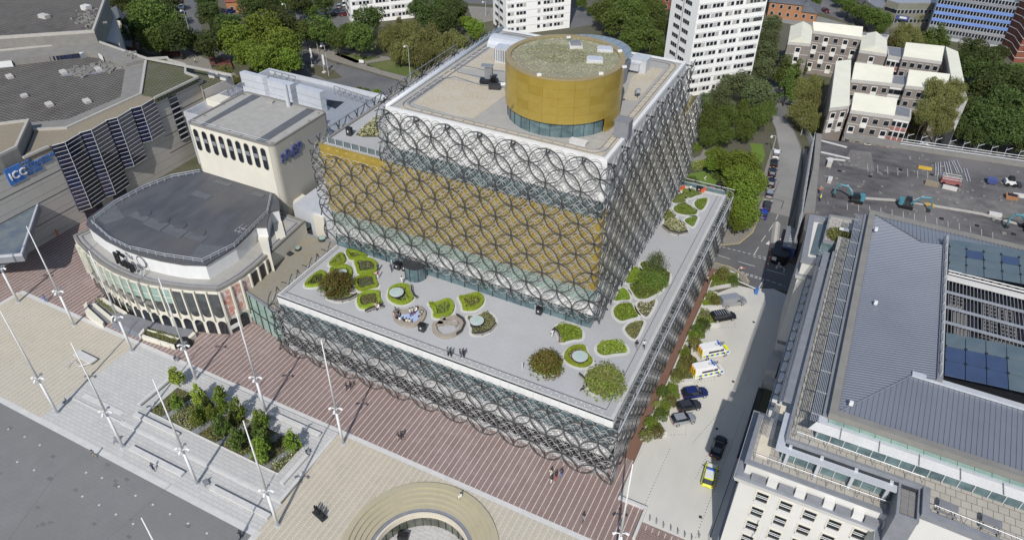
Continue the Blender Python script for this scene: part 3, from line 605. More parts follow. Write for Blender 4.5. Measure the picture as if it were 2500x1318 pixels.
# shallow grey round roof behind the drum
p = at(1436, 116, 47.0); QX, QY, QR = p[0], p[1], 7.0
mb = MB(); mb.cyl(QX, QY, 42.2, 46.6, QR-0.3, 48); part('rear_drum_wall', mb, m_mgrey, lib)
mb = MB(); nn_ = 24
for i in range(nn_):
    for (r0, z0, r1, z1) in ((QR, 46.6, QR*0.66, 47.0), (QR*0.66, 47.0, QR*0.33, 47.2), (QR*0.33, 47.2, 0.01, 47.25)):
        e0, e1 = 2*math.pi*i/nn_, 2*math.pi*(i+1)/nn_
        mb.quad((QX+r0*math.cos(e0), QY+r0*math.sin(e0), z0), (QX+r0*math.cos(e1), QY+r0*math.sin(e1), z0), (QX+r1*math.cos(e1), QY+r1*math.sin(e1), z1), (QX+r1*math.cos(e0), QY+r1*math.sin(e0), z1))
part('rear_drum_roof', mb, mat('blue_grey_roof', (0.27, 0.32, 0.36), 0.4, 0.3, (0.23, 0.28, 0.32), 0.5), lib)
mb = MB()
for k in range(-5, 6):
    c_ = k*1.25; h = math.sqrt(QR*QR-c_*c_)
    zz = lambda d: 47.27-0.62*(d/QR)**2
    P = [(QX+c_, QY+h*t, zz(math.hypot(c_, h*t))) for t in (-1, -.66, -.33, 0, .33, .66, 1)]; mb.path(P, 0.035, 3)
    P = [(QX+h*t, QY+c_, zz(math.hypot(c_, h*t))) for t in (-1, -.66, -.33, 0, .33, .66, 1)]; 
    if k % 3 == 0: mb.path(P, 0.035, 3)
part('rear_roof_seams', mb, m_lead, lib)
# roof plant
def plant(name, px, py, z, l, w, h, a, m, lid=None):
    p = at(px, py, z); mb = MB(); mb.obox(p[0], p[1], z, z+h, l, w, a); o = part(name, mb, m, lib)
    mb = MB(); mb.obox(p[0], p[1], z+h, z+h+0.08, l+0.12, w+0.12, a); link('lid', mesh('lid', mb, lid or m, ORG[lib.name]), o)
    return o, p
o, p = plant('louvred_plant_box', 1231, 150, 42.2, 2.6, 2.2, 2.5, 0.15, m_lgrey)
mb = MB()
for i in range(7): mb.obox(p[0]-1.2+0.4*i, p[1]-1.2, 42.6, 44.5, 0.14, 0.16, 0.15)
link('louvres', mesh('louvres', mb, m_mgrey, ORG[lib.name]), o)
plant('air_handling_unit', 1562, 172, 42.2, 2.6, 2.4, 2.2, 0.0, m_lgrey); plant('air_duct', 1530, 165, 42.8, 4.5, 1.6, 1.1, 0.0, m_lgrey); plant('dark_plant_box', 1519, 333, 42.2, 2.1, 1.8, 2.6, 0.0, m_mgrey); plant('roof_vent', 1412, 352, 42.2, 2.4, 1.0, 0.5, 0.0, m_step)
mb = MB(); q0 = at(1250, 92, 44); q1 = at(1290, 100, 44)
for k in range(9):
    a0, a1 = math.pi*k/9, math.pi*(k+1)/9
    f0 = lambda a_, x_: (x_, 47.5+2.2*math.cos(a_), 42.2+1.7*math.sin(a_))
    mb.quad(f0(a0, -43.5), f0(a1, -43.5), f0(a1, -31), f0(a0, -31))
part('curved_plant_roof', mb, m_lgrey, lib)
for dy in (0, 2.6): part('round_duct', MB().tube((-36.5, 41+dy, 43.2), (-30, 41+dy, 43.2), 0.6, 12), m_lgrey, lib, smooth=True)
cr = thing('window_cleaning_cradle', 'dark window cleaning cradle and its crane arm parked on the roof beside the gravel', 'roof cradle', at(1197, 205, 42.2), None, 0.35)
g0 = at(1196, 205, 42.2)
part('cab', MB().box(g0[0]-0.8, g0[0]+0.4, g0[1]-0.1, g0[1]+0.9, 43.0, 45.0), m_mgrey, cr); part('roof_plate', MB().box(g0[0]-1.4, g0[0]+0.5, g0[1]-0.3, g0[1]+1.0, 45.0, 45.15), m_lead, cr)
part('chassis', MB().box(g0[0]-1.6, g0[0]+1.3, g0[1]-0.7, g0[1]+0.7, 42.5, 42.95), m_blk, cr); mb = MB()
for k in range(12): mb.tube((g0[0]+0.2+random.uniform(-.5, 1), g0[1]-random.uniform(0, 1.2), 42.6+random.uniform(0, 1)), (g0[0]+0.6+random.uniform(-.6, .8), g0[1]-random.uniform(0, 1.6), 42.6+random.uniform(0.2, 1.5)), 0.09, 5)
part('crane_arm', mb, m_blk, cr); part('basket', MB().box(g0[0]+0.1, g0[0]+2.0, g0[1]-2.4, g0[1]-1.6, 42.3, 43.1), m_dark, cr)
for dx in (-1.2, 0.9): part('wheel', MB().tube((g0[0]+dx, g0[1]-0.8, 42.45), (g0[0]+dx, g0[1]-0.6, 42.45), 0.3, 10), m_blk, cr)
dish = thing('satellite_dish', 'small grey satellite dish standing on the gravel roof right of the golden drum', 'satellite dish', at(1556, 240, 42.2)); p = at(1556, 240, 42.2)
part('mast', MB().cyl(p[0], p[1], 42.2, 43.3, 0.06, 6), m_dark, dish); part('bowl', MB().tube((p[0]-0.1, p[1]+0.1, 43.3), (p[0]-0.25, p[1]-0.05, 43.6), 0.55, 14, 0.2), m_lead, dish)
# rings ------------------------------------------------------------
RB, RS = 2.66, 2.66/3
def arc(mb, to3, u, v, r, w, d, n, inside, full=False):
    "ring with a rectangular section; segments outside are dropped"
    nrm = [1, 1]
    for i in range(n):
        a0, a1 = 2*math.pi*i/n, 2*math.pi*(i+1)/n; am = (a0+a1)/2
        if not full and not inside(u+r*math.cos(am), v+r*math.sin(am)): continue
        P = []
        for a_ in (a0, a1):
            c_, s_ = math.cos(a_), math.sin(a_)
            for rr_, dd2 in ((r-w/2, -d/2), (r+w/2, -d/2), (r+w/2, d/2), (r-w/2, d/2)): P.append(to3(u+rr_*c_, v+rr_*s_, dd2))
        mb.add(P, [(0, 1, 5, 4), (1, 2, 6, 5), (2, 3, 7, 6), (3, 0, 4, 7)])
bigm = MB(); arc(bigm, lambda u, v, d: (u, d, v), 0, 0, RB, 0.125, 0.15, 36, None, True); big_me = mesh('large_ring', bigm, m_fl)
smm = MB(); arc(smm, lambda u, v, d: (u, d, v), 0, 0, RS-0.02, 0.075, 0.07, 18, None, True); small_me = mesh('small_ring', smm, m_sr)
NS = [0]
def lattice(to3, u0, u1, v0, v1, pu, pv, off_small, rz, bound=None, small_parts=0, base=None, stage=1):
    """diagonal four-petal lattice: centres at (pu+i*r, pv+j*r), i+j even"""
    ins = bound or (lambda u, v: u0 <= u <= u1 and v0 <= v <= v1)
    def centres(r, a, b):
        for j in range(int((v0-b)/r)-2, int((v1-b)/r)+3):
            for i in range(int((u0-a)/r)-2, int((u1-a)/r)+3):
                if (i+j) % 2 == 0: yield a+i*r, b+j*r
    nb = 0
    for u, v in centres(RB, pu, pv):
        t_ = [ins(u+RB*math.cos(k*math.pi/8), v+RB*math.sin(k*math.pi/8)) for k in range(16)]
        if all(t_): pinst('large_ring', big_me, lib, to3(u, v, 0), rz)
        elif sum(t_) > 1:
            mb = MB(); arc(mb, to3, u, v, RB, 0.125, 0.15, 36, ins)
            if mb.f: part('large_ring', mb, m_fl, lib)
    mb = MB(); todo = []
    for u, v in centres(RS, pu, pv):
        t_ = [ins(u+RS*math.cos(k*math.pi/4), v+RS*math.sin(k*math.pi/4)) for k in range(8)]
        if all(t_): todo.append((u, v))
    todo.sort(key=lambda q: -q[0] if rz == 0 else q[0])
    for k, (u, v) in enumerate(todo):
        if k < small_parts: pinst('small_ring', small_me, lib, to3(u, v, off_small), rz)
        else: arc(mb, lambda a, b, d: to3(a, b, d+off_small), u, v, RS-0.02, 0.075, 0.07, 16, None, True)
    o = part('small_rings', mb, m_sr, lib); o['kind'] = 'stuff'
front = lambda yy: (lambda u, v, d: (u, yy+d, v))
side = lambda xx: (lambda u, v, d: (xx-d, u, v))
lattice(front(15.0), -60.8, -8.6, 14.2, 42.7, -12.83, 39.95, 0.4, 0, bound=lambda u, v: -60.9 <= u <= -8.6 and 14.2 <= v <= (42.7 if u > -46.6 else 32.0))
lattice(front(-1.2), -60.8, 1.25, -0.12, 11.5, -1.47, 5.28, 0.4, 0, small_parts=300)
lattice(side(-8.6), 15.0, 69.5, 13.8, 42.7, 18.9, 39.95, 0.4, R(90), bound=lambda u, v: 15.0 <= u <= 69.0 and 13.8 <= v <= (42.7 if u < 55.8 else 32.0))
lattice(side(1.2), -1.2, 67.3, -0.12, 11.6, 1.46, 5.28, 0.4, R(90))
lattice(lambda u, v, d: (-60.8+d, u, v), 15, 64, 19, 33.6, 20.3, 31.95, 0.4, R(90))
lattice(lambda u, v, d: (-46.5+d, u, v), 15, 55.5, 33.2, 42.9, 17.7, 39.95, 0.4, R(90))
lattice(lambda u, v, d: (-60.8+d, u, v), -1.2, 16, 0, 12.6, 1.46, 5.0, 0.4, R(90))
lattice(lambda u, v, d: (u, 67.0-d, v), -9, 1.2, 4, 13.2, -1.47, 10.3, 0.4, 0)
# brackets
brm = MB(); brm.box(-0.09, 0.09, -1.25, 0, -0.12, 0.12); brm.tube((0, -1.2, -0.05), (0, 0, -1.15), 0.07, 4); bk_me = mesh('bracket', brm, m_dark)
for k in range(7): pinst('bracket', bk_me, lib, (-12.83-5.3*k, 16.2, 41.75))
for k in range(8): pinst('bracket', bk_me, lib, (-9.8, 16.4+5.48*k, 41.75), R(90))
for k in range(12): pinst('bracket', bk_me, lib, (-59.6, 17.5+3.9*k, 31.9), R(-90))
for k in range(12): pinst('bracket', bk_me, lib, (0.0, 1.6+5.32*k, 11.2), R(90))
mb = MB()
y = 0.4
while y < 66: mb.box(0.0, 1.15, y, y+0.06, 11.3, 11.36); y += 0.9
o = part('side_grating_bars', mb, m_grey, lib); o['kind'] = 'stuff'
part('ring_rail', MB().tube((1.2, -1.1, 11.5), (1.2, 67, 11.5), 0.1, 6), m_lgrey, lib)
part('ring_rail', MB().tube((-9.8, 67, 13.2), (1.2, 67, 13.2), 0.08, 5), m_grey, lib); part('ring_rail', MB().tube((-60.8, 15.5, 33.6), (-60.8, 64, 33.6), 0.09, 5), m_grey, lib)
# revolving door
p = at(1018, 672, 12.06); t_ = part('revolving_door', MB().cyl(p[0], p[1]-0.2, 12.08, 14.9, 1.9, 20), m_teal, lib)
mb = MB().cyl(p[0], p[1]-0.2, 14.9, 15.2, 2.1, 24); 
for i in range(8): mb.cyl(p[0]+1.9*math.cos(i*math.pi/4), p[1]-0.2+1.9*math.sin(i*math.pi/4), 12.08, 14.9, 0.07, 6)
link('door_canopy', mesh('door_canopy', mb, m_dark, ORG[lib.name]), t_)
# ------------------------------------------------------------------ helpers on vertical planes
def atY(px, py, Y):
    d = M.T @ np.array([(px-CX)/F, -(py-CY)/F, 1.0]); t = (Y-CAM[1])/d[1]; p = CAM+d*t; return (float(p[0]), float(p[1]), float(p[2]))
def atX(px, py, X):
    d = M.T @ np.array([(px-CX)/F, -(py-CY)/F, 1.0]); t = (X-CAM[0])/d[0]; p = CAM+d*t; return (float(p[0]), float(p[1]), float(p[2]))
def resample(pts, n):
    L = [0]
    for a, b in zip(pts[:-1], pts[1:]): L.append(L[-1]+math.dist(a, b))
    out = []
    for k in range(n+1):
        t = L[-1]*k/n; i = max(0, min(len(pts)-2, next((j for j in range(len(L)) if L[j] >= t-1e-9), len(L)-1)-1))
        u = (t-L[i])/(L[i+1]-L[i]); out.append((pts[i][0]+(pts[i+1][0]-pts[i][0])*u, pts[i][1]+(pts[i+1][1]-pts[i][1])*u))
    return out
def arch(w, z0, z1, top=True, bot=False, n=8, d=0.06):
    "flat window leaf with a round head and/or foot, in the xz plane, thickness d"
    r = w/2; P = []
    if bot: P += [(-r*math.cos(math.pi*k/n), z0+r-r*math.sin(math.pi*k/n)) for k in range(n+1)]
    else: P += [(-r, z0), (r, z0)]
    if top: P += [(r*math.cos(math.pi*k/n), z1-r+r*math.sin(math.pi*k/n)) for k in range(n+1)]
    else: P += [(r, z1), (-r, z1)]
    mb = MB(); m_ = len(P); mb.add([(a, -d/2, b) for a, b in P]+[(a, d/2, b) for a, b in P], [tuple(range(m_)), tuple(range(m_, 2*m_))[::-1]]+[(i, m_+i, m_+(i+1) % m_, (i+1) % m_) for i in range(m_)])
    return mb
# ------------------------------------------------------------------ theatre
th = thing('theatre_building', 'cream theatre with a curved arcaded front, dark felt roof and tall fly tower', 'theatre', (-85, 10, 0))
Zt = lambda z, pts: poly(z, pts, 160, 380, 2.995)
led = Zt(10.1, [(55, 590), (85, 640), (150, 705), (250, 790), (350, 850), (470, 900), (600, 935), (750, 960), (900, 978), (1115, 990), (1200, 945), (1300, 885), (1400, 805), (1500, 715)])
back = [(-72.0, 22), (-100, 23.4), (-104.5, 14)]
part('lower_body', MB().prism(led+back, 0, 9.9), m_repw, th)
mb = MB().band(led+back, 0.5, 9.9, 10.35); part('ledge_rim', mb, m_iccc, th)
part('ledge_roof', MB().sheet(inset(led+back, 0.4), 10.05), m_slab, th)
mb = MB().band(inset(led+back, 1.1), 0.25, 9.9, 10.25); part('ledge_gutter', mb, m_lead, th)
fr = led[1:10]; NBAY = 16; pts = resample(fr, NBAY); wl = math.dist(pts[0], pts[1])
up = mesh('tall_window', arch(wl*0.78, 3.9, 9.3, False, True), glass('smoky_glass', (0.07, 0.08, 0.082), 0.1, 0, (0.03, 0.035, 0.04))); upg = mesh('tall_window_blind', arch(wl*0.78, 6.4, 9.3, False, False, d=0.1), m_green)
lo = mesh('arched_window', arch(wl*0.72, 0.1, 3.1), m_teald); fin = mesh('fin', MB().box(-0.13, 0.13, -0.45, 0.05, 3.2, 9.9), m_repw)
aw = mesh('awning', MB().box(-wl*0.45, wl*0.45, -0.75, 0.0, 5.7, 5.85), m_iccc); tr = mesh('window_transom', MB().box(-wl*0.4, wl*0.4, -0.09, 0.02, 7.6, 7.72), m_repw)
for k in range(NBAY):
    a, b = pts[k], pts[k+1]; c_ = ((a[0]+b[0])/2, (a[1]+b[1])/2); an = math.atan2(b[1]-a[1], b[0]-a[0]); nx, ny = math.sin(an), -math.cos(an)
    w_ = pinst('tall_window', up, th, (c_[0]+nx*0.07, c_[1]+ny*0.07, 0), an)
    if k < 12: link('blind', upg, w_, (0, -0.02, 0)); link('transom', tr, w_)
    if 2 <= k < 10: pinst('awning', aw, th, (c_[0], c_[1], 0), an)
    pinst('arched_window', lo, th, (c_[0]+nx*0.07, c_[1]+ny*0.07, 0), an); pinst('fin', fin, th, (a[0], a[1], 0), an)
pts = resample(led[9:14], 6); wl2 = math.dist(pts[0], pts[1]); m_post = mat('poster_print', (0.70, 0.62, 0.58), 0.6, 0, (0.50, 0.22, 0.17), 1.1, 0.7, detail=3)
pm = mesh('poster', arch(wl2*0.72, 3.9, 9.5, False, True), m_post); up2 = mesh('side_window', MB().box(-wl2*0.42, wl2*0.42, -0.04, 0.04, 6.9, 9.5), m_teald); lo2 = mesh('arched_window_side', arch(wl2*0.74, 0.1, 3.1), m_teald)
for k in range(6):
    a, b = pts[k], pts[k+1]; c_ = ((a[0]+b[0])/2, (a[1]+b[1])/2); an = math.atan2(b[1]-a[1], b[0]-a[0]); nx, ny = math.sin(an), -math.cos(an)
    if k < 3: pinst('poster', pm, th, (c_[0]+nx*0.07, c_[1]+ny*0.07, 0), an); pinst('arched_window', lo2, th, (c_[0]+nx*0.07, c_[1]+ny*0.07, 0), an)
    else: pinst('side_window', up2, th, (c_[0]+nx*0.07, c_[1]+ny*0.07, 0), an)
    pinst('fin', fin, th, (a[0], a[1], 0), an)
mn = mesh('notice_panel', MB().box(-0.8, 0.8, -0.12, -0.06, 1.0, 1.9), m_white)
for k in (0, 2): a, b = pts[k], pts[k+1]; pinst('notice_panel', mn, th, ((a[0]+b[0])/2, (a[1]+b[1])/2, 0), math.atan2(b[1]-a[1], b[0]-a[0]))
RZ = 13.5
roofp = Zt(RZ, [(175, 455), (340, 335), (560, 220), (770, 140), (985, 100), (1240, 170), (1505, 262), (1550, 330), (1555, 385), (1490, 400), (1470, 470), (1465, 512), (1380, 512), (1340, 560), (1240, 655), (1020, 790), (860, 785), (700, 757), (560, 722), (440, 680), (300, 610), (205, 540), (160, 500)])
part('auditorium_wall', MB().prism(roofp, 9.9, RZ-0.35), m_white, th)
part('auditorium_roof', MB().prism(inset(roofp, -0.25), RZ-0.35, RZ), m_felt, th)
sw = Zt(RZ, [(1465, 512), (1490, 400), (1555, 385), (1600, 430), (1600, 480)]); 
part('stair_wall', MB().prism(Zt(11, [(1390, 560), (1470, 545), (1500, 720), (1440, 690)]), 0, 11), m_repw, th)
part('side_wing', MB().prism(Zt(10.5, [(1500, 430), (1560, 400), (1610, 590), (1540, 600)]), 0, 10.5), m_repw, th)
for q in ([(520,410),(620,455),(580,485),(455,440)], [(625,455),(760,500),(690,550),(565,500)], [(765,505),(900,555),(830,605),(705,550)], [(905,555),(1045,600),(995,630),(865,590)], [(960,255),(1075,300),(1030,322),(915,285)], [(1110,180),(1222,210),(1190,228),(1080,195)], [(1380,262),(1462,290),(1440,305),(1350,285)]):
    part('roof_panel', MB().prism(Zt(RZ, q), RZ, RZ+0.12), m_felt2, th)
for q in ((585, 425), (720, 475), (840, 515), (980, 570)):
    p = at(160+q[0]/2.995, 380+q[1]/2.995, RZ); mb = MB(); mb.cyl(p[0], p[1], RZ, RZ+0.15, 1.1, 16); part('roof_mound', mb, m_felt, th)
part('roof_patch', MB().prism(Zt(RZ, [(350, 340), (435, 455), (290, 505), (205, 440)]), RZ, RZ+0.05), m_felt2, th); part('roof_patch', MB().prism(Zt(RZ, [(985, 650), (1180, 665), (1010, 780), (880, 770)]), RZ, RZ+0.05), m_felt2, th)
mb = MB()
rl = [at(160+a/2.995, 380+b/2.995, RZ+0.9) for a, b in ((185, 470), (320, 590), (465, 660), (720, 715), (995, 755), (1230, 640), (1340, 530), (1470, 400), (1500, 265))]
mb.path(rl, 0.045, 4); mb.path([(a, b, c-0.45) for a, b, c in rl], 0.035, 4)
rl2 = [at(160+a/2.995, 380+b/2.995, RZ+0.9) for a, b in ((200, 450), (350, 335), (560, 222), (770, 140), (980, 102))]; mb.path(rl2, 0.045, 4); mb.path([(a, b, c-0.45) for a, b, c in rl2], 0.035, 4)
for L in (rl, rl2):
    for a, b in zip(L[:-1], L[1:]):
        for k in range(4): q = tuple(a[i]+(b[i]-a[i])*k/4 for i in range(3)); mb.tube((q[0], q[1], RZ), q, 0.035, 4)
o = part('roof_guard_rail', mb, m_lgrey, th); o['kind'] = 'stuff'
mb = MB(); c0 = at(160+1270/2.995, 380+600/2.995, 11.5)
for i in range(2):
    for j in range(2):
        for k in range(3):
            x_, y_, z_ = c0[0]+i*0.9+.6, c0[1]+j*1.1-1, 10.1+k*1.3
            mb.tube((x_, y_, z_), (x_, y_, z_+1.3), 0.03, 4); mb.tube((x_, y_, z_+1.3), (x_+0.9, y_, z_+1.3), 0.03, 4); mb.tube((x_, y_, z_+1.3), (x_, y_+1.1, z_+1.3), 0.03, 4)
o = part('access_ladder_frame', mb, m_lgrey, th); o['kind'] = 'stuff'
# black letters standing on the ledge
p0, p1 = at(290, 646, 10.3), at(356, 680, 10.3); an = math.atan2(p1[1]-p0[1], p1[0]-p0[0])
for txt, sz, off, zz in (('The', 1.2, 1.6, 13.1), ('Rep', 3.5, 0, 10.7)):
    o = pinst('sign_letters', textmesh(txt, sz, 0.16, m_blk, 'sign_letters'), th, (p0[0]+off*math.cos(an)-.4, p0[1]+off*math.sin(an), zz)); o.rotation_euler = (R(90), 0, an)
mb = MB(); cc = at(160+560/2.995, 380+790/2.995, 11.2)
P = [(cc[0]+1.15*math.cos(an)*math.cos(q*math.pi/10), cc[1]+1.15*math.sin(an)*math.cos(q*math.pi/10), cc[2]+0.4+1.15*math.sin(q*math.pi/10)) for q in range(21)]; mb.path(P, 0.13, 6); part('sign_ring', mb, m_grey, th)
mb = MB()
for k in range(8): q = tuple(p0[i]+(p1[i]-p0[i])*k/8 for i in range(3)); mb.tube((q[0], q[1], 10.1), (q[0]+0.3, q[1]+0.7, 11.4), 0.05, 4)
o = part('sign_props', mb, m_lgrey, th); o['kind'] = 'stuff'
# fly tower
FT = rr(-100, -78, 23.4, 40.1, 1.0, 4)
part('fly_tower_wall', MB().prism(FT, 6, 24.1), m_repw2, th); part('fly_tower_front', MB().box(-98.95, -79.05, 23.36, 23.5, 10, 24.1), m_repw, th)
part('fly_tower_coping', MB().band(FT, 0.35, 24.1, 24.5), m_iccc, th); part('fly_tower_roof', MB().sheet(inset(FT, 0.3), 24.25), m_slab, th)
Z8 = lambda z, pts: poly(z, pts, 440, 130, 4.12)
part('roof_walkway', MB().prism(Z8(24.25, [(180, 735), (230, 745), (815, 435), (740, 410)]), 24.26, 24.3), m_felt2, th); part('roof_walkway', MB().prism(Z8(24.25, [(745, 890), (830, 915), (1365, 575), (1280, 555)]), 24.26, 24.3), m_felt2, th)
ov = mesh('oval_window', arch(1.12, 0, 4.6, True, True), m_teald); ovf = mesh('oval_frame', arch(1.36, -0.12, 4.72, True, True, d=0.04), m_iccc); ovb = mesh('oval_window_bars', MB().box(-0.5, 0.5, -0.06, -0.02, 2.1, 3.0), m_lead)
for k in range(9):
    q = atY(482.5+k*20.45, 342+k*5.9, 23.3); f_ = pinst('oval_window', ovf, th, (q[0], 23.34, q[2]-2.3)); link('pane', ov, f_, (0, -0.03, 0)); link('bars', ovb, f_, (0, -0.03, 0))
p = atX(688, 392, -77.95); o = pinst('sign_lettering', textmesh('REP', 3.1, 0.18, m_signd, 'sign_lettering'), th, (-77.9, p[1]+1.0, p[2]-0.6)); o.rotation_euler = (R(90), 0, R(90))
o = pinst('sign_lettering', textmesh('THE', 1.05, 0.15, m_signd, 'sign_lettering_small'), th, (-77.9, p[1]+0.6, p[2]-0.6)); o.rotation_euler = (R(90), R(-90), R(90))
p = at(672, 225, 24.3); part('flue', MB().cyl(-87.0, 38.8, 24.2, 29.0, 0.45, 14), m_lgrey, th); part('roof_hatch', MB().obox(*at(660, 250, 24.3)[:2], 24.26, 24.6, 1.6, 1.1, 0.2), m_slab, th)
for q in ((475,295),(500,283),(545,256),(555,248),(570,238),(596,232),(610,228),(712,350),(724,320),(735,312),(755,296),(778,277),(530,309),(560,320),(590,331),(665,350),(650,350)):
    p = at(q[0], q[1], 24.26); part('roof_outlet', MB().cyl(p[0], p[1], 24.26, 24.36, 0.28, 8), m_iccc, th)
mb = MB(); mb.path([(-99.7, 23.8, 25.2), (-79, 23.8, 25.2)], 0.04, 4); mb.path([(-99.7, 23.8, 24.8), (-79, 23.8, 24.8)], 0.03, 4); part('roof_rail', mb, m_lgrey, th); o['kind'] = 'stuff'
# rear block with plant
part('rear_block', MB().box(-123.2, -64.5, 41.5, 71.0, 0, 12.8), m_lgrey, th); part('rear_roof', MB().box(-122.8, -65, 42, 70.6, 12.8, 12.9), m_louv, th)
part('rear_parapet', MB().band(rect(-123.3, -64.4, 41.4, 71.1), 0.4, 12.8, 14.0), m_lgrey, th)
for q in ([(595,190),(645,172),(870,230),(820,240)], [(870,265),(900,240),(1155,295),(1100,325)], [(1160,330),(1200,310),(1450,375),(1400,400)]):
    Q = Z8(18.2, q); o = part('plant_enclosure', MB().prism(Q, 12.9, 18.2), m_lgrey, th); 
    mb = MB()
    for zz in (14.6, 16.4): mb.band(inset(Q, -0.02), 0.03, zz, zz+0.06)
    link('panel_joints', mesh('panel_joints', mb, m_grey, ORG[th.name]), o)
def truss(a, b, z0, z1, n, nm='roof_truss'):
    mb = MB(); A = Vector(a); B = Vector(b)
    mb.tube((A.x, A.y, z1), (B.x, B.y, z1), 0.12, 5)
    for k in range(n):
        p_ = A+(B-A)*k/n; q_ = A+(B-A)*(k+0.5)/n; r_ = A+(B-A)*(k+1)/n
        mb.tube((p_.x, p_.y, z1), (q_.x, q_.y, z0), 0.09, 4); mb.tube((q_.x, q_.y, z0), (r_.x, r_.y, z1), 0.09, 4); mb.tube((p_.x, p_.y, z0), (p_.x, p_.y, z1), 0.09, 4)
    o = part(nm, mb, m_grey, th); o['kind'] = 'stuff'
truss(at(815, 212, 15)[:2], at(900, 240, 15)[:2], 12.9, 15.2, 6); truss(at(655, 172, 15)[:2], at(722, 190, 15)[:2], 12.9, 15.2, 4); truss(at(655, 185, 15)[:2], at(715, 203, 15)[:2], 12.9, 15.2, 4); truss(at(555, 222, 15)[:2], at(590, 205, 15)[:2], 12.9, 15.2, 3)
part('rear_cream_box', MB().prism(Z8(14.5, [(255, 460), (385, 410), (500, 440), (400, 500)]), 0, 14.5), m_repw, th)
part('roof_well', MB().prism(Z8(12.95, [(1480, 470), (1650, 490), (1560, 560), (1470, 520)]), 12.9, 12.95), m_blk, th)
part('low_plant_deck', MB().prism([(-76.5, 24), (-61, 24), (-61, 41), (-76.5, 41)], 0, 11.5), m_lgrey, th)
for q in ([(1500, 650), (1650, 540), (1830, 590), (1640, 720)],): part('plant_floor', MB().prism(Z8(11.6, q), 11.5, 11.62), m_mgrey, th)
for k in range(10): p = at(800+random.uniform(5, 60), 290+random.uniform(-20, 30), 12); part('duct_unit', MB().obox(p[0], p[1], 11.5, 12.2+random.random()*0.8, 1.5, 0.9, 0.1), m_lgrey if k % 2 else m_grey, th)
# link deck between theatre and library
part('link_block', MB().prism([(-71.5, 3.2), (-60.6, 0.6), (-60.6, 22), (-72, 22)], 0, 6.7), m_teald, th)
Q = [(-71.5, 3.2), (-60.6, 0.6), (-60.6, 22.5), (-66, 23), (-72.5, 22)]
part('link_roof', MB().prism(Q, 6.7, 6.95), m_gravel2, th); part('link_parapet', MB().band([(-71.7, 2.9), (-60.4, 0.3), (-60.4, 22.5), (-72.5, 22)], 0.35, 6.9, 7.25), m_lead, th)
part('link_glazing', MB().prism([(-71.6, 3.1), (-60.5, 0.45), (-60.5, 0.35), (-71.6, 3.0)], 0.1, 6.6), m_green, th)
mb = MB()
for k in range(6): f_ = k/5; mb.cyl(-71.6+11.1*f_, 2.95-2.65*f_, 0, 6.7, 0.1, 6)
mb.tube((-71.6, 2.95, 3.3), (-60.5, 0.3, 3.3), 0.12, 5)
o = part('link_mullions', mb, m_dark, th); o['kind'] = 'stuff'
part('link_upper_wall', MB().prism(poly(11, [(715, 495), (790, 535), (790, 500), (728, 468)]), 0, 11), m_repw, th); part('terracotta_deck', MB().prism(poly(11, [(720, 496), (775, 465), (795, 480), (790, 520)]), 11, 11.05), m_brick, th)
for q, rr_ in (((750, 555), 0.75), ((787, 583), 0.8), ((727, 607), 0.6)):
    p = at(q[0], q[1], 7.2); o = part('round_rooflight', MB().cyl(p[0], p[1], 6.95, 7.4, rr_, 20), m_dark, th); link('rooflight_glass', mesh('rooflight_glass', MB().cyl(p[0], p[1], 7.4, 7.46, rr_*0.82, 20), m_green, ORG[th.name]), o)
part('metal_tray', MB().obox(*at(706, 619, 7)[:2], 6.95, 7.2, 1.6, 1.0, -0.2), m_dark, th)
# entrance ramp and planters in front of the theatre
rp_ = thing('entrance_ramp', 'curving grey entrance ramp and steps with cream walls along the theatre front', 'ramp', (-90, -6, 0))
Zr = lambda z, pts: poly(z, pts, 0, 680, 3.876)
part('ramp_deck', MB().prism(Zr(0.6, [(1060, 380), (1200, 330), (1560, 430), (1830, 480), (1800, 560), (1720, 570), (1350, 490), (1330, 530)]), 0, 0.6), m_mgrey, rp_)
part('ramp_deck', MB().prism(Zr(0.35, [(830, 250), (950, 190), (1180, 320), (1060, 400), (980, 420)]), 0, 0.35), m_mgrey, rp_)
for q in ([(790, 250), (820, 215), (830, 270), (980, 410), (970, 432), (900, 400), (810, 330)], [(870, 240), (895, 230), (1065, 370), (1060, 400)], [(940, 190), (970, 175), (1200, 320), (1170, 325)], [(1310, 530), (1350, 480), (1360, 470), (1370, 500), (1340, 545)], [(1340, 545), (1355, 530), (1650, 625), (1650, 640)], [(1370, 480), (1390, 478), (1750, 575), (1740, 590)], [(1740, 590), (1830, 500), (1850, 520), (1760, 600)]):
    part('cream_wall', MB().prism(Zr(0.9, q), 0, 0.95), m_repw, rp_)
mb = MB()
for k in range(4): mb.prism(Zr(0.5, [(1065, 400+k*12), (1330, 505+k*12), (1325, 515+k*12), (1060, 412+k*12)]), 0, 0.5-0.12*k)
part('steps', mb, m_lead, rp_, kind='stuff')
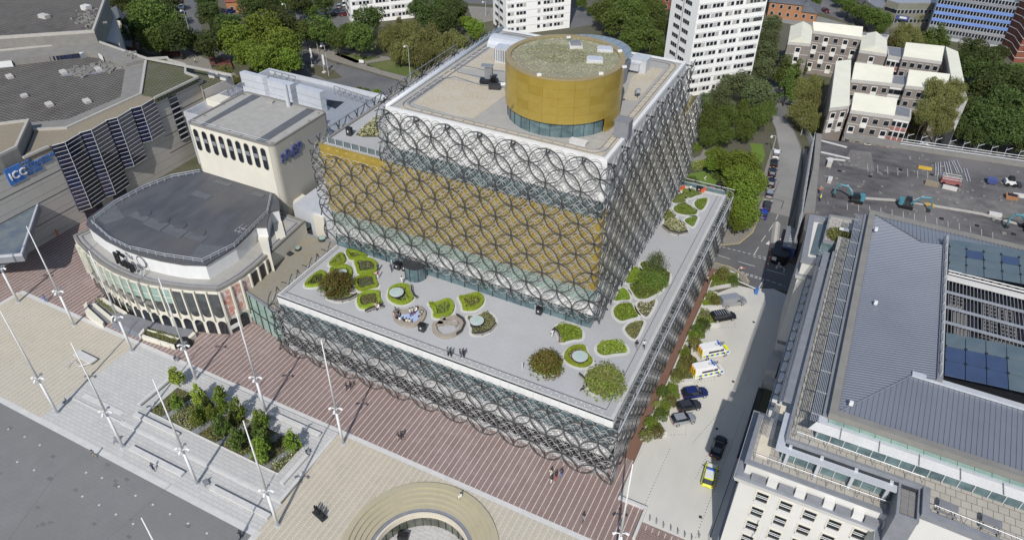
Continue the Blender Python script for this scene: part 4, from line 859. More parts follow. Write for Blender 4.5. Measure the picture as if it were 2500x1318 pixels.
# ------------------------------------------------------------------ convention centre
ic = thing('convention_centre', 'large pale brick convention centre with paved flat roofs and a dark sawtooth glass wall', 'convention centre', (-135, 20, 0))
WX0 = -126.6
mainp = poly(18.6, [(57, 387), (120, 359), (185, 325), (252, 294), (315, 266), (377, 240), (484, 190), (453, 178), (453, 160), (409, 143), (357, 144), (237, 103), (0, 125), (-300, 145), (-300, 540)])
mainp = [(WX0, 5), (WX0, 52)]+[q for q in poly(18.6, [(453, 178), (453, 160), (409, 143), (357, 144), (237, 103), (0, 125), (-300, 145), (-300, 540)])]+[(WX0, -12)]; part('main_wall', MB().prism(mainp, 0, 17.5), m_icc, ic); part('paver_roof', MB().sheet(mainp, 17.52), m_iccr, ic)
ZI = lambda z, pts: poly(z, pts, 0, 0, 2.995)
part('upper_gallery_roof', MB().prism(poly(19.2, [(-300, 150), (0, 122), (237, 101), (357, 144), (307, 156), (237, 127), (210, 124), (0, 148), (-300, 172)]), 17.5, 19.2), m_iccc, ic)
for k in range(16):
    a = at(30+10.5*k, 149.5-1.15*k, 18.6); b = at(39.5+10.5*k, 148.6-1.15*k, 18.6)
    part('clerestory_pane', MB().prism([a[:2], b[:2], (b[0], b[1]-0.15), (a[0], a[1]-0.15)], 17.6, 18.7), m_navy, ic)
part('white_upstand', MB().prism(poly(18.8, [(-100, 163), (28, 151), (28, 149), (-100, 160)]), 17.5, 18.9).prism(poly(18.8, [(195, 134), (210, 126), (236, 129), (250, 138), (248, 136), (235, 127.5), (210, 124.5), (193, 129)]), 17.5, 18.9), m_white, ic)
part('walkway_coping', MB().prism(poly(18.6, [(357, 146), (346, 231), (162, 314), (83, 317), (73, 297), (163, 290), (294, 235), (307, 153)]), 17.5, 18.4), m_iccc, ic)
part('mossy_roof', MB().prism(poly(18.6, [(357, 146), (409, 143), (411, 147), (453, 161), (453, 179), (484, 190), (377, 241), (347, 231)]), 17.5, 18.55), m_iccr2, ic)
part('tan_gravel_roof', MB().prism(poly(18.6, [(345, 232), (377, 241), (315, 266), (252, 294), (185, 325), (120, 359), (57, 387), (80, 330), (83, 318), (162, 315)]), 17.5, 18.5), m_iccg, ic)
mb = MB()
def coping(pts, z, w=0.5, h=0.45):
    mb = MB(); mb.strip([at(a, b, z)[:2] for a, b in pts], w, z-0.1, h=h); part('coping', mb, m_kerb, ic)
coping([(357, 146), (344, 231), (162, 314), (83, 318)], 18.6, 0.6); coping([(357, 145), (409, 142), (411, 147), (453, 160), (453, 179), (484, 190)], 18.7); coping([(484, 190), (377, 241)], 18.7, 0.4)
coping([(0, 125), (237, 102), (357, 144), (567, 185)], 19.2, 0.5); coping([(57, 387), (120, 359)], 18.6)
part('east_extension', MB().prism(poly(16.5, [(453, 160), (567, 187), (495, 222), (484, 200), (453, 180)]), 0, 16.4), m_icc, ic); part('extension_roof', MB().prism(poly(16.5, [(455, 162), (563, 188), (494, 220), (486, 200), (457, 180)]), 16.4, 16.5), m_iccr2, ic)
for q in ((519, 184), (528, 182), (547, 190)): p = at(q[0], q[1], 17); part('condenser_unit', MB().obox(p[0], p[1], 16.5, 17.7, 1.6, 1.1, 0.2), m_step, ic)
part('west_block', MB().prism(poly(20.5, [(-300, 330), (0, 303), (73, 294), (43, 361), (0, 382), (-300, 500)]), 0, 20.4), m_iccc, ic); part('west_block_roof', MB().prism(inset(poly(20.5, [(-300, 330), (0, 303), (73, 294), (43, 361), (0, 382), (-300, 500)]), 0.5), 20.4, 20.45), m_iccg, ic); mb = MB().band(poly(20.5, [(-300, 330), (0, 303), (73, 294), (43, 361), (0, 382), (-300, 500)]), 0.5, 20.4, 20.9); part('west_block_coping', mb, m_kerb, ic)
WX = -126.6
def bayfoot(k, y0, y1): return [(WX-1.6, y0), (WX+.3, y0), (WX+1.3, y0+2.2), (WX+.6, y1), (WX-1.6, y1)]
for k, (y0, y1, zb) in enumerate(((11.0, 17.3, 2.6), (17.3, 23.9, 2.6), (23.9, 30.4, 6.5), (30.4, 37.0, 10.0))):
    w_ = part('glass_bay', MB().prism(bayfoot(k, y0, y1), zb, 18.55), m_navy, ic)
    part('bay_cap', MB().prism(bayfoot(k, y0, y1), 18.55, 18.62), m_iccg, ic)
    lb = MB().path([(WX+.3, y0, 18.66), (WX+1.3, y0+2.2, 18.66), (WX+.6, y1, 18.66)], .09, 4); link('bay_rim', mesh('bay_rim', lb, m_step, ORG[ic.name]), w_)
    z = zb+0.1
    while z < 18.3:
        lb = MB(); lb.path([(WX+.34, y0+.02, z), (WX+1.34, y0+2.2, z), (WX+.64, y1-.02, z)], 0.045, 4); link('louvre_bar', mesh('louvre_bar', lb, m_step, ORG[ic.name]), w_); z += 0.95
    lb = MB(); lb.tube((WX+1.34, y0+2.2, zb), (WX+1.34, y0+2.2, 18.5), 0.06, 4); link('corner_post', mesh('corner_post', lb, m_lgrey, ORG[ic.name]), w_)
for zz in (4.2, 8.6, 13.0):
    for ya, yb in ((-6, 10.9), (37.1, 51)): part('shadow_joint', MB().box(WX-.1, WX+.03, ya, yb, zz, zz+.14), m_dark, ic)
w_ = part('slot_window', MB().box(WX-1, WX+.05, 41.0, 43.4, 5.5, 17.6), m_teald, ic)
for k in range(9): link('slot_bar', mesh('slot_bar', MB().box(WX, WX+.3, 41, 43.4, 5.8+k*1.35, 5.95+k*1.35), m_lgrey, ORG[ic.name]), w_)
for y0, y1 in ((12, 16.5), (19.5, 23)): part('ground_floor_glazing', MB().box(WX-1, WX+.08, y0, y1, 0, 2.5), m_navy, ic)
P = [atX(a, b, WX+0.25) for a, b in ((10, 414), (50, 401), (66, 436), (26, 455))]; y0 = (P[0][1]+P[3][1])/2; y1 = (P[1][1]+P[2][1])/2; zt = (P[0][2]+P[1][2])/2; zb = (P[2][2]+P[3][2])/2
sg = part('sign_board', MB().box(WX-.1, WX+.2, y0, y1, zb, zt), m_sign, ic)
def wtext(txt, sz, y, z, m, par=ic, x=WX+.3, e=0.1): o = pinst('sign_lettering', textmesh(txt, sz, e, m, 'sign_lettering'), par, (x, y, z)); o.rotation_euler = (R(90), 0, R(90)); return o
wtext('ICC', (zt-zb)*0.62, y0+0.35, zb+(zt-zb)*0.28, m_white)
for k, w_ in enumerate(('THE', 'INTERNATIONAL', 'CONVENTION', 'CENTRE')): wtext(w_, 0.88, y1+0.45, zt-0.65-0.85*k, m_sign, x=WX+.12)
sd_ = random.Random(5)
mb = MB()
for k in range(120):
    u = sd_.random(); v = sd_.gauss(0, 1); p = at(170+u*140+v*4, 178-u*22+v*5, 17.6)
    mb.obox(p[0], p[1], 17.52, 17.65+sd_.random()*0.35, 0.5+sd_.random()*1.3, 0.3+sd_.random()*0.4, sd_.random()*3)
for k in range(60):
    p = at(188+sd_.gauss(28, 16), 35+sd_.gauss(12, 11), 22.1); mb.obox(p[0], p[1], 22, 22.2+sd_.random()*0.4, 0.4+sd_.random(), 0.3+sd_.random()*0.4, sd_.random()*3)
for k in range(26):
    p = at(318+sd_.gauss(0, 10), 135+sd_.gauss(0, 5), 19.2); mb.obox(p[0], p[1], 19.2, 19.4+sd_.random()*0.3, 0.4+sd_.random(), 0.3+sd_.random()*0.4, sd_.random()*3)
rub = struct('roof_rubble', mb, m_iccc); rub['kind'] = 'stuff'
p = at(190, 170, 17.5); part('ponded_water', MB().prism(ZI(17.53, [(430, 560), (520, 520), (700, 510), (900, 480), (910, 500), (700, 540), (560, 550)]), 17.52, 17.54), m_lead, ic)
for i, (px, py) in enumerate(((24, 189), (121, 257), (213, 249), (155, 178), (240, 171), (60, 236))):
    p = at(px, py, 17.6); o = part('roof_upstand', MB().obox(p[0], p[1], 17.52, 18.1, 2.2 if i < 5 else 1.4, 1.3, -0.3), m_flatc, ic)
# north hall
nh = thing('exhibition_hall', 'big exhibition hall with a grey slab roof and pale parapet, top left corner', 'hall', (-200, 120, 0))
Q = poly(22, [(-250, -5), (262, -8), (231, 80), (-250, 112)])
part('hall_wall', MB().prism(Q, 0, 21.9), m_iccc, nh); part('hall_roof', MB().sheet(inset(Q, 0.5), 22.0), m_iccr, nh); part('hall_parapet', MB().band(Q, 0.6, 21.9, 22.6), m_kerb, nh)
p = at(109, 44, 22); part('roof_box', MB().obox(p[0], p[1], 22, 22.9, 3, 1.6, 0), m_flatc, nh); p = at(212, 24, 22); part('roof_box', MB().obox(p[0], p[1], 22, 23.2, 2.4, 1.8, 0), m_step, nh)
for px in (8, 22): p = at(px, 112, 19.4); part('condenser_unit', MB().obox(p[0], p[1], 19.2, 20.8, 2.0, 1.2, 0), m_step, nh)
p = at(171, 98, 19.4); part('condenser_unit', MB().obox(p[0], p[1], 19.2, 20.6, 1.6, 1.1, 0), m_step, nh)
part('stair_tower', MB().prism(poly(16, [(266, 10), (282, 40), (292, 110), (258, 100)]), 0, 16), m_flatc, nh)
hs = thing('gabled_house', 'small cream gabled house with a dark hanging sign behind the exhibition hall', 'house', at(290, 60))
Q = poly(9, [(272, 20), (305, 38), (312, 66), (282, 50)]); part('wall', MB().prism(Q, 0, 9), m_repw, hs)
c_ = [sum(a)/4 for a in zip(*Q)]; rf = MB(); m1 = ((Q[0][0]+Q[1][0])/2, (Q[0][1]+Q[1][1])/2); m2 = ((Q[2][0]+Q[3][0])/2, (Q[2][1]+Q[3][1])/2)
rf.quad((*Q[0], 9), (*Q[3], 9), (*m2, 11), (*m1, 11)); rf.quad((*Q[1], 9), (*m1, 11), (*m2, 11), (*Q[2], 9)); part('roof', rf, m_felt2, hs)
p = at(295, 48, 8); part('hanging_sign', MB().box(p[0]-0.2, p[0]+1.8, p[1]-0.8, p[1]-0.6, 5.5, 8), m_dark, hs)
bw = thing('brick_annex', 'small red brick annex with grey coping beside the exhibition hall', 'annex', at(305, 90)); Q = poly(5, [(292, 70), (322, 68), (324, 118), (298, 112)]); part('wall', MB().prism(Q, 0, 5), m_brick, bw); part('roof', MB().sheet(inset(Q, 0.4), 5.02), m_mgrey, bw); part('coping', MB().band(Q, 0.4, 5.0, 5.3), m_iccc, bw)
# glass entrance canopy, lower left
cn = thing('entrance_canopy', 'tilted glass entrance canopy with deep pale fascia in front of the convention centre', 'canopy', (-130, -4, 0))
Q = poly(8.5, [(-150, 512), (0, 497), (98, 489), (54, 622), (-150, 640)])
part('fascia', MB().prism(Q, 7.0, 8.3), m_lead, cn); part('rim', MB().band(Q, 0.35, 8.3, 8.7), m_lgrey, cn); part('glass_roof', MB().sheet(inset(Q, 0.3), 8.45), glass('canopy_glass', (0.16, 0.19, 0.19), 0.2, 0, (0.09, 0.12, 0.17)), cn)
for px, py in ((15, 560), (-90, 560)): p = at(px, py, 0); part('column', MB().cyl(p[0], p[1]+4, 0, 7, 0.3, 10), m_lgrey, cn)
# ------------------------------------------------------------------ stone building on the right
bk_ = thing('stone_building', 'long pale stone office building with cornice, roof terraces and blue grey seamed roof', 'office building', (30, 15, 0))
EX = 62
body = [(17.7, -6.6), (33.2, -6.6), (33.2, -8.6), (35.4, -8.6), (35.4, -7.6), (EX, -9.0), (EX, 52), (17.6, 52), (17.6, 36.4), (19.2, 36.4), (19.2, 3.4), (17.7, 3.4)]
part('stone_wall', MB().prism(body, 0, 18.2), m_bh, bk_)
def off(p, w): return inset(p, -w)
part('cornice', MB().prism(off(body, 0.55), 18.2, 18.9, top=off(body, 0.75)), m_bh, bk_); part('cornice_lead', MB().prism(off(body, 0.72), 18.9, 19.02, top=off(body, 0.3)), m_lead, bk_)
part('string_course', MB().prism(off(body, 0.35), 3.9, 4.5), m_lead, bk_); part('lower_wall', MB().prism(off(body, 0.12), 0, 3.9), m_bh, bk_)
part('attic_wall', MB().box(17.9, 33.3, -6.2, 1.6, 19, 20.9).box(19.6, 33.3, 1.6, 36, 19, 20.6), m_bh, bk_)
part('attic_coping', MB().band([(17.6, -6.5), (33.4, -6.5), (33.4, 1.65), (17.6, 1.65)], 0.55, 20.9, 21.15), m_lead, bk_)
part('lower_terrace', MB().box(18.1, 33.2, -5.9, 1.5, 20.9, 21.0), m_bhpave, bk_)
part('terrace_slab_panel', MB().box(18.5, 20.0, -5.0, 0.4, 21.0, 21.04), m_cream, bk_)
# balustrade piers on the cornice
bp1 = mesh('parapet_pier', MB().box(-0.8, 0.8, -0.28, 0.28, 0, 0.75), m_lead); bp2 = mesh('parapet_block', MB().box(-0.55, 0.55, -0.35, 0.35, 0, 0.95), m_bh)
x = 19.6
while x < 33: pinst('parapet_pier', bp1, bk_, (x, -6.75, 19.0)); pinst('parapet_block', bp2, bk_, (x+1.55, -6.6, 19.0)); x += 3.1
vb = MB().prism(rr(-0.32, 0.32, -0.8, 0.8, 0.3, 3), 0, 0.5); vbm = mesh('balustrade_block', vb, m_bh)
y = 4.4
while y < 35.5: pinst('balustrade_block', vbm, bk_, (19.0, y, 19.0)); y += 2.27
part('side_lead_strip', MB().box(18.55, 19.6, 3.6, 36, 18.95, 19.05), m_lead, bk_)
# windows of the front
q1, q2 = atY(1740+470/3.9, 980+910/3.9, -6.6), atY(1740+695/3.9, 980+990/3.9, -6.6); sx = q2[0]-q1[0]
q3 = atY(1740+415/3.9, 980+1045/3.9, -6.6); dz = q1[2]-q3[2]
wf = MB(); wf.box(-0.85, 0.85, -0.05, 0.06, -1.25, 1.25); wfm = mesh('window', MB().box(-0.85, 0.85, -0.05, 0.02, -0.95, 0.95), m_repw)
pane = mesh('pane', MB().box(-0.66, 0.66, -0.09, -0.05, -0.8, 0.78), m_teald); bars = mesh('glazing_bar', MB().box(-0.66, 0.66, -0.13, -0.09, 0.25, 0.33), m_white); sil = mesh('sill', MB().box(-0.72, 0.72, -0.3, -0.05, -0.9, -0.7), m_bh); bars2 = mesh('glazing_bar', MB().box(-0.66, 0.66, -0.13, -0.09, -0.05, 0.05), m_white)
def bwin(x, y, z, rz=0):
    w_ = pinst('window', wfm, bk_, (x, y, z), rz)
    for nm, me in (('pane', pane), ('glazing_bar', bars), ('glazing_bar', bars2), ('sill', sil)): link(nm, me, w_)
for r_ in range(4):
    for c in range(5): 
        z_ = q1[2]-dz*r_*(1 if r_ < 2 else 1)
        if z_ > 1.6: bwin(q1[0]+sx*c, -6.62, z_)
for c in range(7): bwin(38+3.4*c, -8.05, 16.0); bwin(38+3.4*c, -8.05, 12.0)
for r_ in range(3):
    for c in range(9): bwin(19.18, 5.5+3.4*c, 15.5-4*r_, R(-90))
# terraces and glazed storeys
part('glazed_storey', MB().box(21.2, 33.1, -4.1, 41, 21.0, 24.0), m_teal, bk_)
mb = MB()
for k in range(9): mb.box(21.2+1.45*k, 21.28+1.45*k, -4.18, -4.08, 21, 24)
part('storey_mullions', mb, m_lgrey, bk_, kind='stuff')
for x_ in (21.6, 25.0, 28.6, 32.2): part('storey_pier', MB().box(x_, x_+0.35, -4.9, -4.5, 21, 24.3), m_lgrey, bk_)
part('canopy', MB().prism([(20.3, -5.7), (33.0, -5.7), (33.0, -4.8), (21.3, -4.8), (21.3, 0.4), (20.3, 0.4)], 23.9, 24.1), m_lgrey, bk_)
part('canopy', MB().box(19.8, 20.7, 2.2, 36.4, 23.9, 24.1), m_lead, bk_)
for k in range(5): part('canopy_slat', MB().box(19.0+0.16*k, 19.07+0.16*k, -4.0, 1.5, 23.6, 23.68), m_mgrey, bk_)
for k in range(4): part('canopy_slat', MB().box(19.25+0.14*k, 19.31+0.14*k, 2.2, 36.2, 23.5, 23.58), m_mgrey, bk_)
part('cream_hatch', MB().box(19.1, 20.3, 0.7, 2.0, 23.3, 23.5), m_cream, bk_)
part('dark_roof_gap', MB().box(21.2, 35.0, -4.75, -4.0, 23.95, 24.1), m_teald, bk_)
part('upper_terrace', MB().prism([(21.3, -4.0), (35.6, -4.0), (35.6, -7.4), (EX-.5, -8.6), (EX-.5, -2.4), (23.9, -2.4), (23.9, 41), (21.3, 41)], 24.0, 24.5), m_bhpave, bk_)
part('upper_parapet', MB().box(21.1, 35.3, -4.35, -4.0, 24.1, 24.75).box(21.0, 21.35, -4.0, 36, 24.1, 24.75), m_lead, bk_)
part('bay_mass', MB().prism([(35.4, -7.7), (EX, -9.0), (EX, -2.5), (35.4, -2.5)], 18.9, 24.0), m_bh, bk_)
part('bay_coping', MB().prism([(35.3, -8.0), (EX, -9.3), (EX, -8.6), (36.0, -7.3), (36.0, -4.2), (35.3, -4.2)], 24.0, 24.85), m_lead, bk_)
part('recess_block', MB().box(33.1, 35.2, -8.7, -3.9, 18.9, 23.8), m_lead, bk_)
for k in range(2):
    for j in range(4): part('recess_panel', MB().box(33.5+0.75*k, 34.1+0.75*k, -8.0+1.0*j, -7.2+1.0*j, 23.8, 23.86), m_iccc, bk_)
part('recess_rim', MB().band([(33.05, -8.75), (35.25, -8.75), (35.25, -3.85), (33.05, -3.85)], 0.25, 23.8, 24.3), m_lead, bk_)
for (pts_, z_) in (([(21.9, -3.4, 25.5), (35.2, -3.6, 25.5)], 25.5), ([(36.2, -7.0, 25.6), (EX, -8.4, 25.6)], 25.6), ([(18.5, -5.6, 22.1), (33.0, -5.6, 22.1)], 22), ([(21.7, -3.4, 25.5), (21.7, 36, 25.5)], 25)):
    mb = MB(); mb.path(pts_, 0.035, 4); L = Vector(pts_[1])-Vector(pts_[0]); n_ = int(L.length/1.5)
    for k in range(n_+1): p = Vector(pts_[0])+L*k/n_; mb.tube((p.x, p.y, p.z-1.0), tuple(p), 0.03, 4)
    o = part('terrace_rail', mb, m_grey, bk_); o['kind'] = 'stuff'
part('upper_glazed_storey', MB().box(23.9, EX-1, -2.5, 41, 24.5, 28.0), m_teal, bk_)
mb = MB()
for k in range(26): mb.box(24+1.45*k, 24.09+1.45*k, -2.6, -2.5, 24.5, 27.9)
part('upper_storey_mullions', mb, m_lgrey, bk_, kind='stuff')
for k in range(7): part('louvre_slat', MB().box(22.8+0.1*k, EX, -4.75+0.2*k, -4.65+0.2*k, 27.9, 28.0), m_white, bk_)
part('louvre_soffit', MB().box(23.6, EX, -3.3, -2.3, 27.85, 28.02), m_lgrey, bk_)
for k in range(6): part('louvre_slat', MB().box(22.75+0.18*k, 22.83+0.18*k, -3.4, 43.0, 27.9, 28.0), m_louv, bk_)
for k in range(12): part('louvre_bearer', MB().box(22.7, 24.2, -2.2+3.7*k, -2.1+3.7*k, 27.78, 27.9), m_step, bk_)
for k in range(9): part('louvre_bearer', MB().box(26+3.9*k, 26.08+3.9*k, -4.8, -3.2, 28.0, 28.08), m_grey, bk_)
part('side_roof_strip', MB().box(23.9, 24.6, -2.4, 43.2, 27.95, 28.15), m_lead, bk_)
for k in range(24): part('green_glass_panel', MB().prism([(24.6+1.6*k, -3.1), (26.15+1.6*k, -3.1), (26.15+1.6*k, -2.55), (24.6+1.6*k, -2.55)], 28.1, 28.2), m_green, bk_)
part('gutter', MB().band([(24.4, -2.5), (EX, -2.5), (EX, 43.4), (24.4, 43.4)], 0.85, 28.1, 29.0), m_iccc, bk_)
# seamed roof with hips: west slope, south slope, north slope
E0, H1, H2 = 28.75, 30.6, 31.2
W0, WX2 = 25.3, 34.3
def rz_w(x): return E0+(x-W0)/(WX2-W0)*1.9
mb = MB(); mb.quad((W0, -1.7, E0), (31.9, 6.3, rz_w(31.9)), (31.7, 35.6, rz_w(31.7)), (W0, 42.6, E0)); mb.quad((31.9, 6.3, rz_w(31.9)), (WX2, 6.3, rz_w(WX2)), (WX2, 35.4, rz_w(WX2)), (31.7, 35.6, rz_w(31.7))); part('west_roof_slope', mb, m_seam, bk_)
mb = MB(); mb.quad((W0, -1.7, E0), (EX, -1.7, E0), (EX, 6.3, rz_w(31.9)), (31.9, 6.3, rz_w(31.9))); part('south_roof_slope', mb, m_seam, bk_)
mb = MB(); mb.quad((W0, 42.6, E0), (31.7, 35.6, rz_w(31.7)), (EX, 37.0, rz_w(31.7)), (EX, 42.6, E0)); part('north_roof_slope', mb, m_seam, bk_)
part('roof_base', MB().box(25.0, EX, -2.0, 42.9, 28.0, 28.72), m_mgrey, bk_)
mb = MB(); y = -1.3
while y < 42.3:
    xe = WX2 if 6.3 < y < 35.4 else (W0+(31.9-W0)*(y+1.7)/8.0 if y <= 6.3 else W0+(31.7-W0)*(42.6-y)/7.0)
    if xe-W0 > 0.3: mb.add([(W0, y-.03, E0), (xe, y-.03, rz_w(xe)), (xe, y+.03, rz_w(xe)), (W0, y+.03, E0), (W0, y, E0+.05), (xe, y, rz_w(xe)+.05)], [(0, 1, 5, 4), (2, 3, 4, 5), (1, 2, 5)])
    y += 0.42
part('west_roof_seams', mb, m_seam, bk_, kind='stuff')
mb = MB(); x = W0+0.6
while x < EX:
    ye = min(6.3, -1.7+(x-W0)*8.0/6.6); za = E0; zb = E0+(rz_w(31.9)-E0)*(ye+1.7)/8.0
    mb.add([(x-.03, -1.7, za), (x+.03, -1.7, za), (x+.03, ye, zb), (x-.03, ye, zb), (x, -1.7, za+.1), (x, ye, zb+.07)], [(0, 4, 5, 3), (1, 2, 5, 4)]); 
    ye = max(36.2, 42.6-(x-W0)*7.0/6.4); zb = E0+(rz_w(31.7)-E0)*(42.6-ye)/7.0
    mb.add([(x-.03, 42.6, za), (x+.03, 42.6, za), (x+.03, ye, zb), (x-.03, ye, zb), (x, 42.6, za+.1), (x, ye, zb+.1)], [(0, 4, 5, 3), (1, 2, 5, 4)]); x += 0.52
part('south_roof_seams', mb, m_seam, bk_, kind='stuff')
mb = MB(); mb.tube((W0, -1.7, E0+.05), (31.9, 6.3, rz_w(31.9)+.08), 0.08, 5); part('hip_cap', mb, m_seam, bk_); part('hip_cap', MB().tube((W0, 42.6, E0+.05), (31.7, 35.6, rz_w(31.7)+.08), 0.08, 5), m_felt2, bk_)
part('ridge_flashing', MB().box(31.9, EX, 6.15, 6.9, 30.2, 30.45), m_lgrey, bk_)
for q in ((2139, 737), (2079, 982), (2140, 558)): p = at(q[0], q[1], 29.8); part('roof_vent', MB().obox(p[0], p[1], 29.4, 29.95, 0.4, 0.3, 0.1), m_white, bk_)
# glass roofs, walkway frame and open plant well
part('well_kerb', MB().box(34.3, 34.9, 6.3, 37.3, 29.0, 30.95), m_mgrey, bk_)
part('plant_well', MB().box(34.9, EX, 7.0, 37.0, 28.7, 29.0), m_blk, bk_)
def gy(x): return 30.9+1.4*math.sin(min(1, max(0, (x-35)/22))*math.pi*0.6)
for (ya, yb, rows) in ((7.2, 15.2, 3), (28.6, 36.9, 4)):
    hh = (yb-ya)/rows
    for r_ in range(rows):
        for c in range(13):
            x0 = 35.0+2.05*c; y0 = ya+hh*r_
            part('glass_panel', MB().add([(x0+.04, y0+.04, gy(x0)), (x0+2.01, y0+.04, gy(x0+2)), (x0+2.01, y0+hh-.04, gy(x0+2)), (x0+.04, y0+hh-.04, gy(x0)), (x0+.04, y0+.04, gy(x0)-.05), (x0+2.01, y0+.04, gy(x0+2)-.05), (x0+2.01, y0+hh-.04, gy(x0+2)-.05), (x0+.04, y0+hh-.04, gy(x0)-.05)], [(0, 1, 2, 3), (7, 6, 5, 4), (0, 4, 5, 1), (1, 5, 6, 2), (2, 6, 7, 3), (3, 7, 4, 0)]), m_bgl2 if (ya < 10 and c < 3 and r_ < 2) or (ya > 20 and (r_, c) in ((2, 1), (2, 3), (1, 8))) else m_bgl, bk_)
    mb = MB()
    for r_ in range(1, rows):
        for c in range(13): mb.box(34.9+2.05*c, 35.15+2.05*c, ya+hh*r_-.12, ya+hh*r_+.12, gy(35+2.05*c), gy(35+2.05*c)+.14)
    part('glass_clamps', mb, m_blk, bk_, kind='stuff')
m_well = mat('well_louvre', (0.33, 0.33, 0.34), 0.6, 0.3)
for k in range(60): part('well_bar', MB().box(35.3+0.42*k, 35.38+0.42*k, 15.4, 28.3, 30.2, 30.32), m_mgrey, bk_)
for y_ in (17.6, 20.8, 24.2): part('well_beam', MB().box(35.0, EX, y_, y_+0.42, 30.4, 30.55), m_louv, bk_)
mb = MB()
for k in range(26):
    for j in range(2): mb.tube((35+k, 28.1+0.0*j, 31.0), (35.5+k, 28.6, 31.0), 0.05, 4); mb.tube((35.5+k, 28.6, 31.0), (36+k, 28.1, 31.0), 0.05, 4)
mb.tube((35, 28.0, 31.0), (EX, 28.0, 31.2), 0.12, 5); mb.tube((35, 28.7, 31.0), (EX, 28.7, 31.2), 0.1, 5); part('walkway_truss', mb, m_step, bk_, kind='stuff')
part('walkway_beam', MB().box(34.5, EX, 27.2, 27.9, 30.4, 30.8), m_step, bk_)
rp2 = random.Random(4)
for i, (bx, by) in enumerate(((35.6, 25.3), (39.4, 24.6), (41.2, 24.6), (45.4, 24.4), (47.3, 24.4), (39.4, 21.3), (41.4, 21.3), (45.6, 21.2), (47.6, 21.2), (36, 21.5), (36.2, 18.2), (40.3, 17.6))):
    o = part('chiller_unit', MB().box(bx, bx+1.7, by-2.4, by+0.3, 29.0, 29.8), m_iccc, bk_)
    if i < 9:
        for a_ in range(2):
            for b_ in range(3): link('fan', mesh('fan', MB().cyl(bx+0.45+0.8*a_, by-2.0+0.8*b_, 29.8, 29.84, 0.3, 10), m_blk, ORG[bk_.name]), o)
mb = MB(); mb.path([(34.6, 6.8, 31.6), (34.6, 36.8, 31.6)], 0.06, 4)
for k in range(16): mb.tube((34.6, 6.8+2*k, 30.9), (34.6, 6.8+2*k, 31.6), 0.05, 4)
part('well_rail', mb, m_step, bk_, kind='stuff')
# north wing with well and planted terrace
part('north_wing', MB().prism([(17.3, 36.2), (24.2, 36.8), (24.2, 50.5), (16.5, 49.5)], 0, 21.2), m_bh, bk_)
part('wing_coping', MB().band([(17.0, 36.0), (24.3, 36.6), (24.3, 50.7), (16.2, 49.7)], 0.9, 21.2, 22.0), m_lead, bk_)
part('wing_skylight', MB().prism([(18.0, 48.4), (18.1, 38.9), (21.6, 39.0), (21.5, 40.6), (19.2, 40.5), (19.1, 48.6)], 21.2, 21.5), m_bgl, bk_)
part('wing_glass_wall', MB().prism([(19.2, 40.5), (21.5, 40.6), (21.5, 40.75), (19.2, 40.65)], 21.2, 22.9), m_teal, bk_)
part('wing_terrace', MB().prism([(19.4, 40.8), (23.8, 41.2), (23.8, 49.6), (19.3, 48.9)], 21.2, 23.0), m_bhpave, bk_); mb = MB().band([(19.3, 40.7), (23.9, 41.1), (23.9, 49.7), (19.2, 49.0)], 0.25, 23.0, 23.3); part('wing_terrace_kerb', mb, m_lead, bk_)
part('lightwell_glazing', MB().box(16.6, 17.4, 12, 28, 0, 0.3), m_teald, bk_); 
mb = MB()
for k in range(50): mb.cyl(16.4+0.02*k, -4+0.95*k, 0, 1.1, 0.03, 4)
mb.path([(16.4, -4, 1.1), (17.4, 43, 1.1)], 0.04, 4); part('lightwell_railing', mb, m_blk, bk_, kind='stuff')
part('stone_stair_block', MB().box(16.9, 18.6, 30.0, 33.5, 0, 3.0), m_flatc, bk_); part('stone_apron', MB().box(17.1, 19.1, 33.5, 36.2, 0, 2.2).box(17.1, 19.1, 28.5, 30.0, 0, 1.6), m_flatc, bk_)
fpole = thing('flagpole', 'thin white flagpole in front of the stone building', 'flagpole', (19.8, -10.2, 0)); p = at(1850, 1318, 12); 
part('pole', MB().tube((p[0], p[1], 6), (p[0]+0.2, p[1]+0.3, 14.5), 0.07, 6).tube((p[0], p[1], 6), (p[0]+0.1, p[1]+1.6, 6), 0.06, 5), m_white, fpole)
# picnic tables on the terrace
def picnic(x, y, lab):
    t = thing('picnic_table', lab, 'table', (x, y, 24.5), 'dark picnic tables on the roof terrace', R(-6))
    part_l('table_top', MB().box(-0.9, 0.9, -0.4, 0.4, 0.72, 0.78), m_mgrey, t)
    for s_ in (-1, 1): part_l('bench', MB().box(-0.95, 0.95, -0.15+s_*0.75, 0.15+s_*0.75, 0.43, 0.48), m_mgrey, t)
    for s_ in (-1, 1): part_l('leg', MB().tube((s_*0.7, -0.85, 0), (s_*0.7, -0.15, 0.75), 0.05, 4), m_dark, t); part_l('leg', MB().tube((s_*0.7, 0.85, 0), (s_*0.7, 0.15, 0.75), 0.05, 4), m_dark, t)
def part_l(name, mb, mats, parent, smooth=False):
    "a child whose builder coordinates are local to its parent"
    o = link(name, mesh(name, mb, mats, smooth=smooth), parent); return o
p = at(2314, 1240, 25); picnic(p[0], p[1], 'dark picnic table on the roof terrace, left of the two'); p = at(2420, 1278, 25); picnic(p[0], p[1], 'dark picnic table on the roof terrace, right of the two')
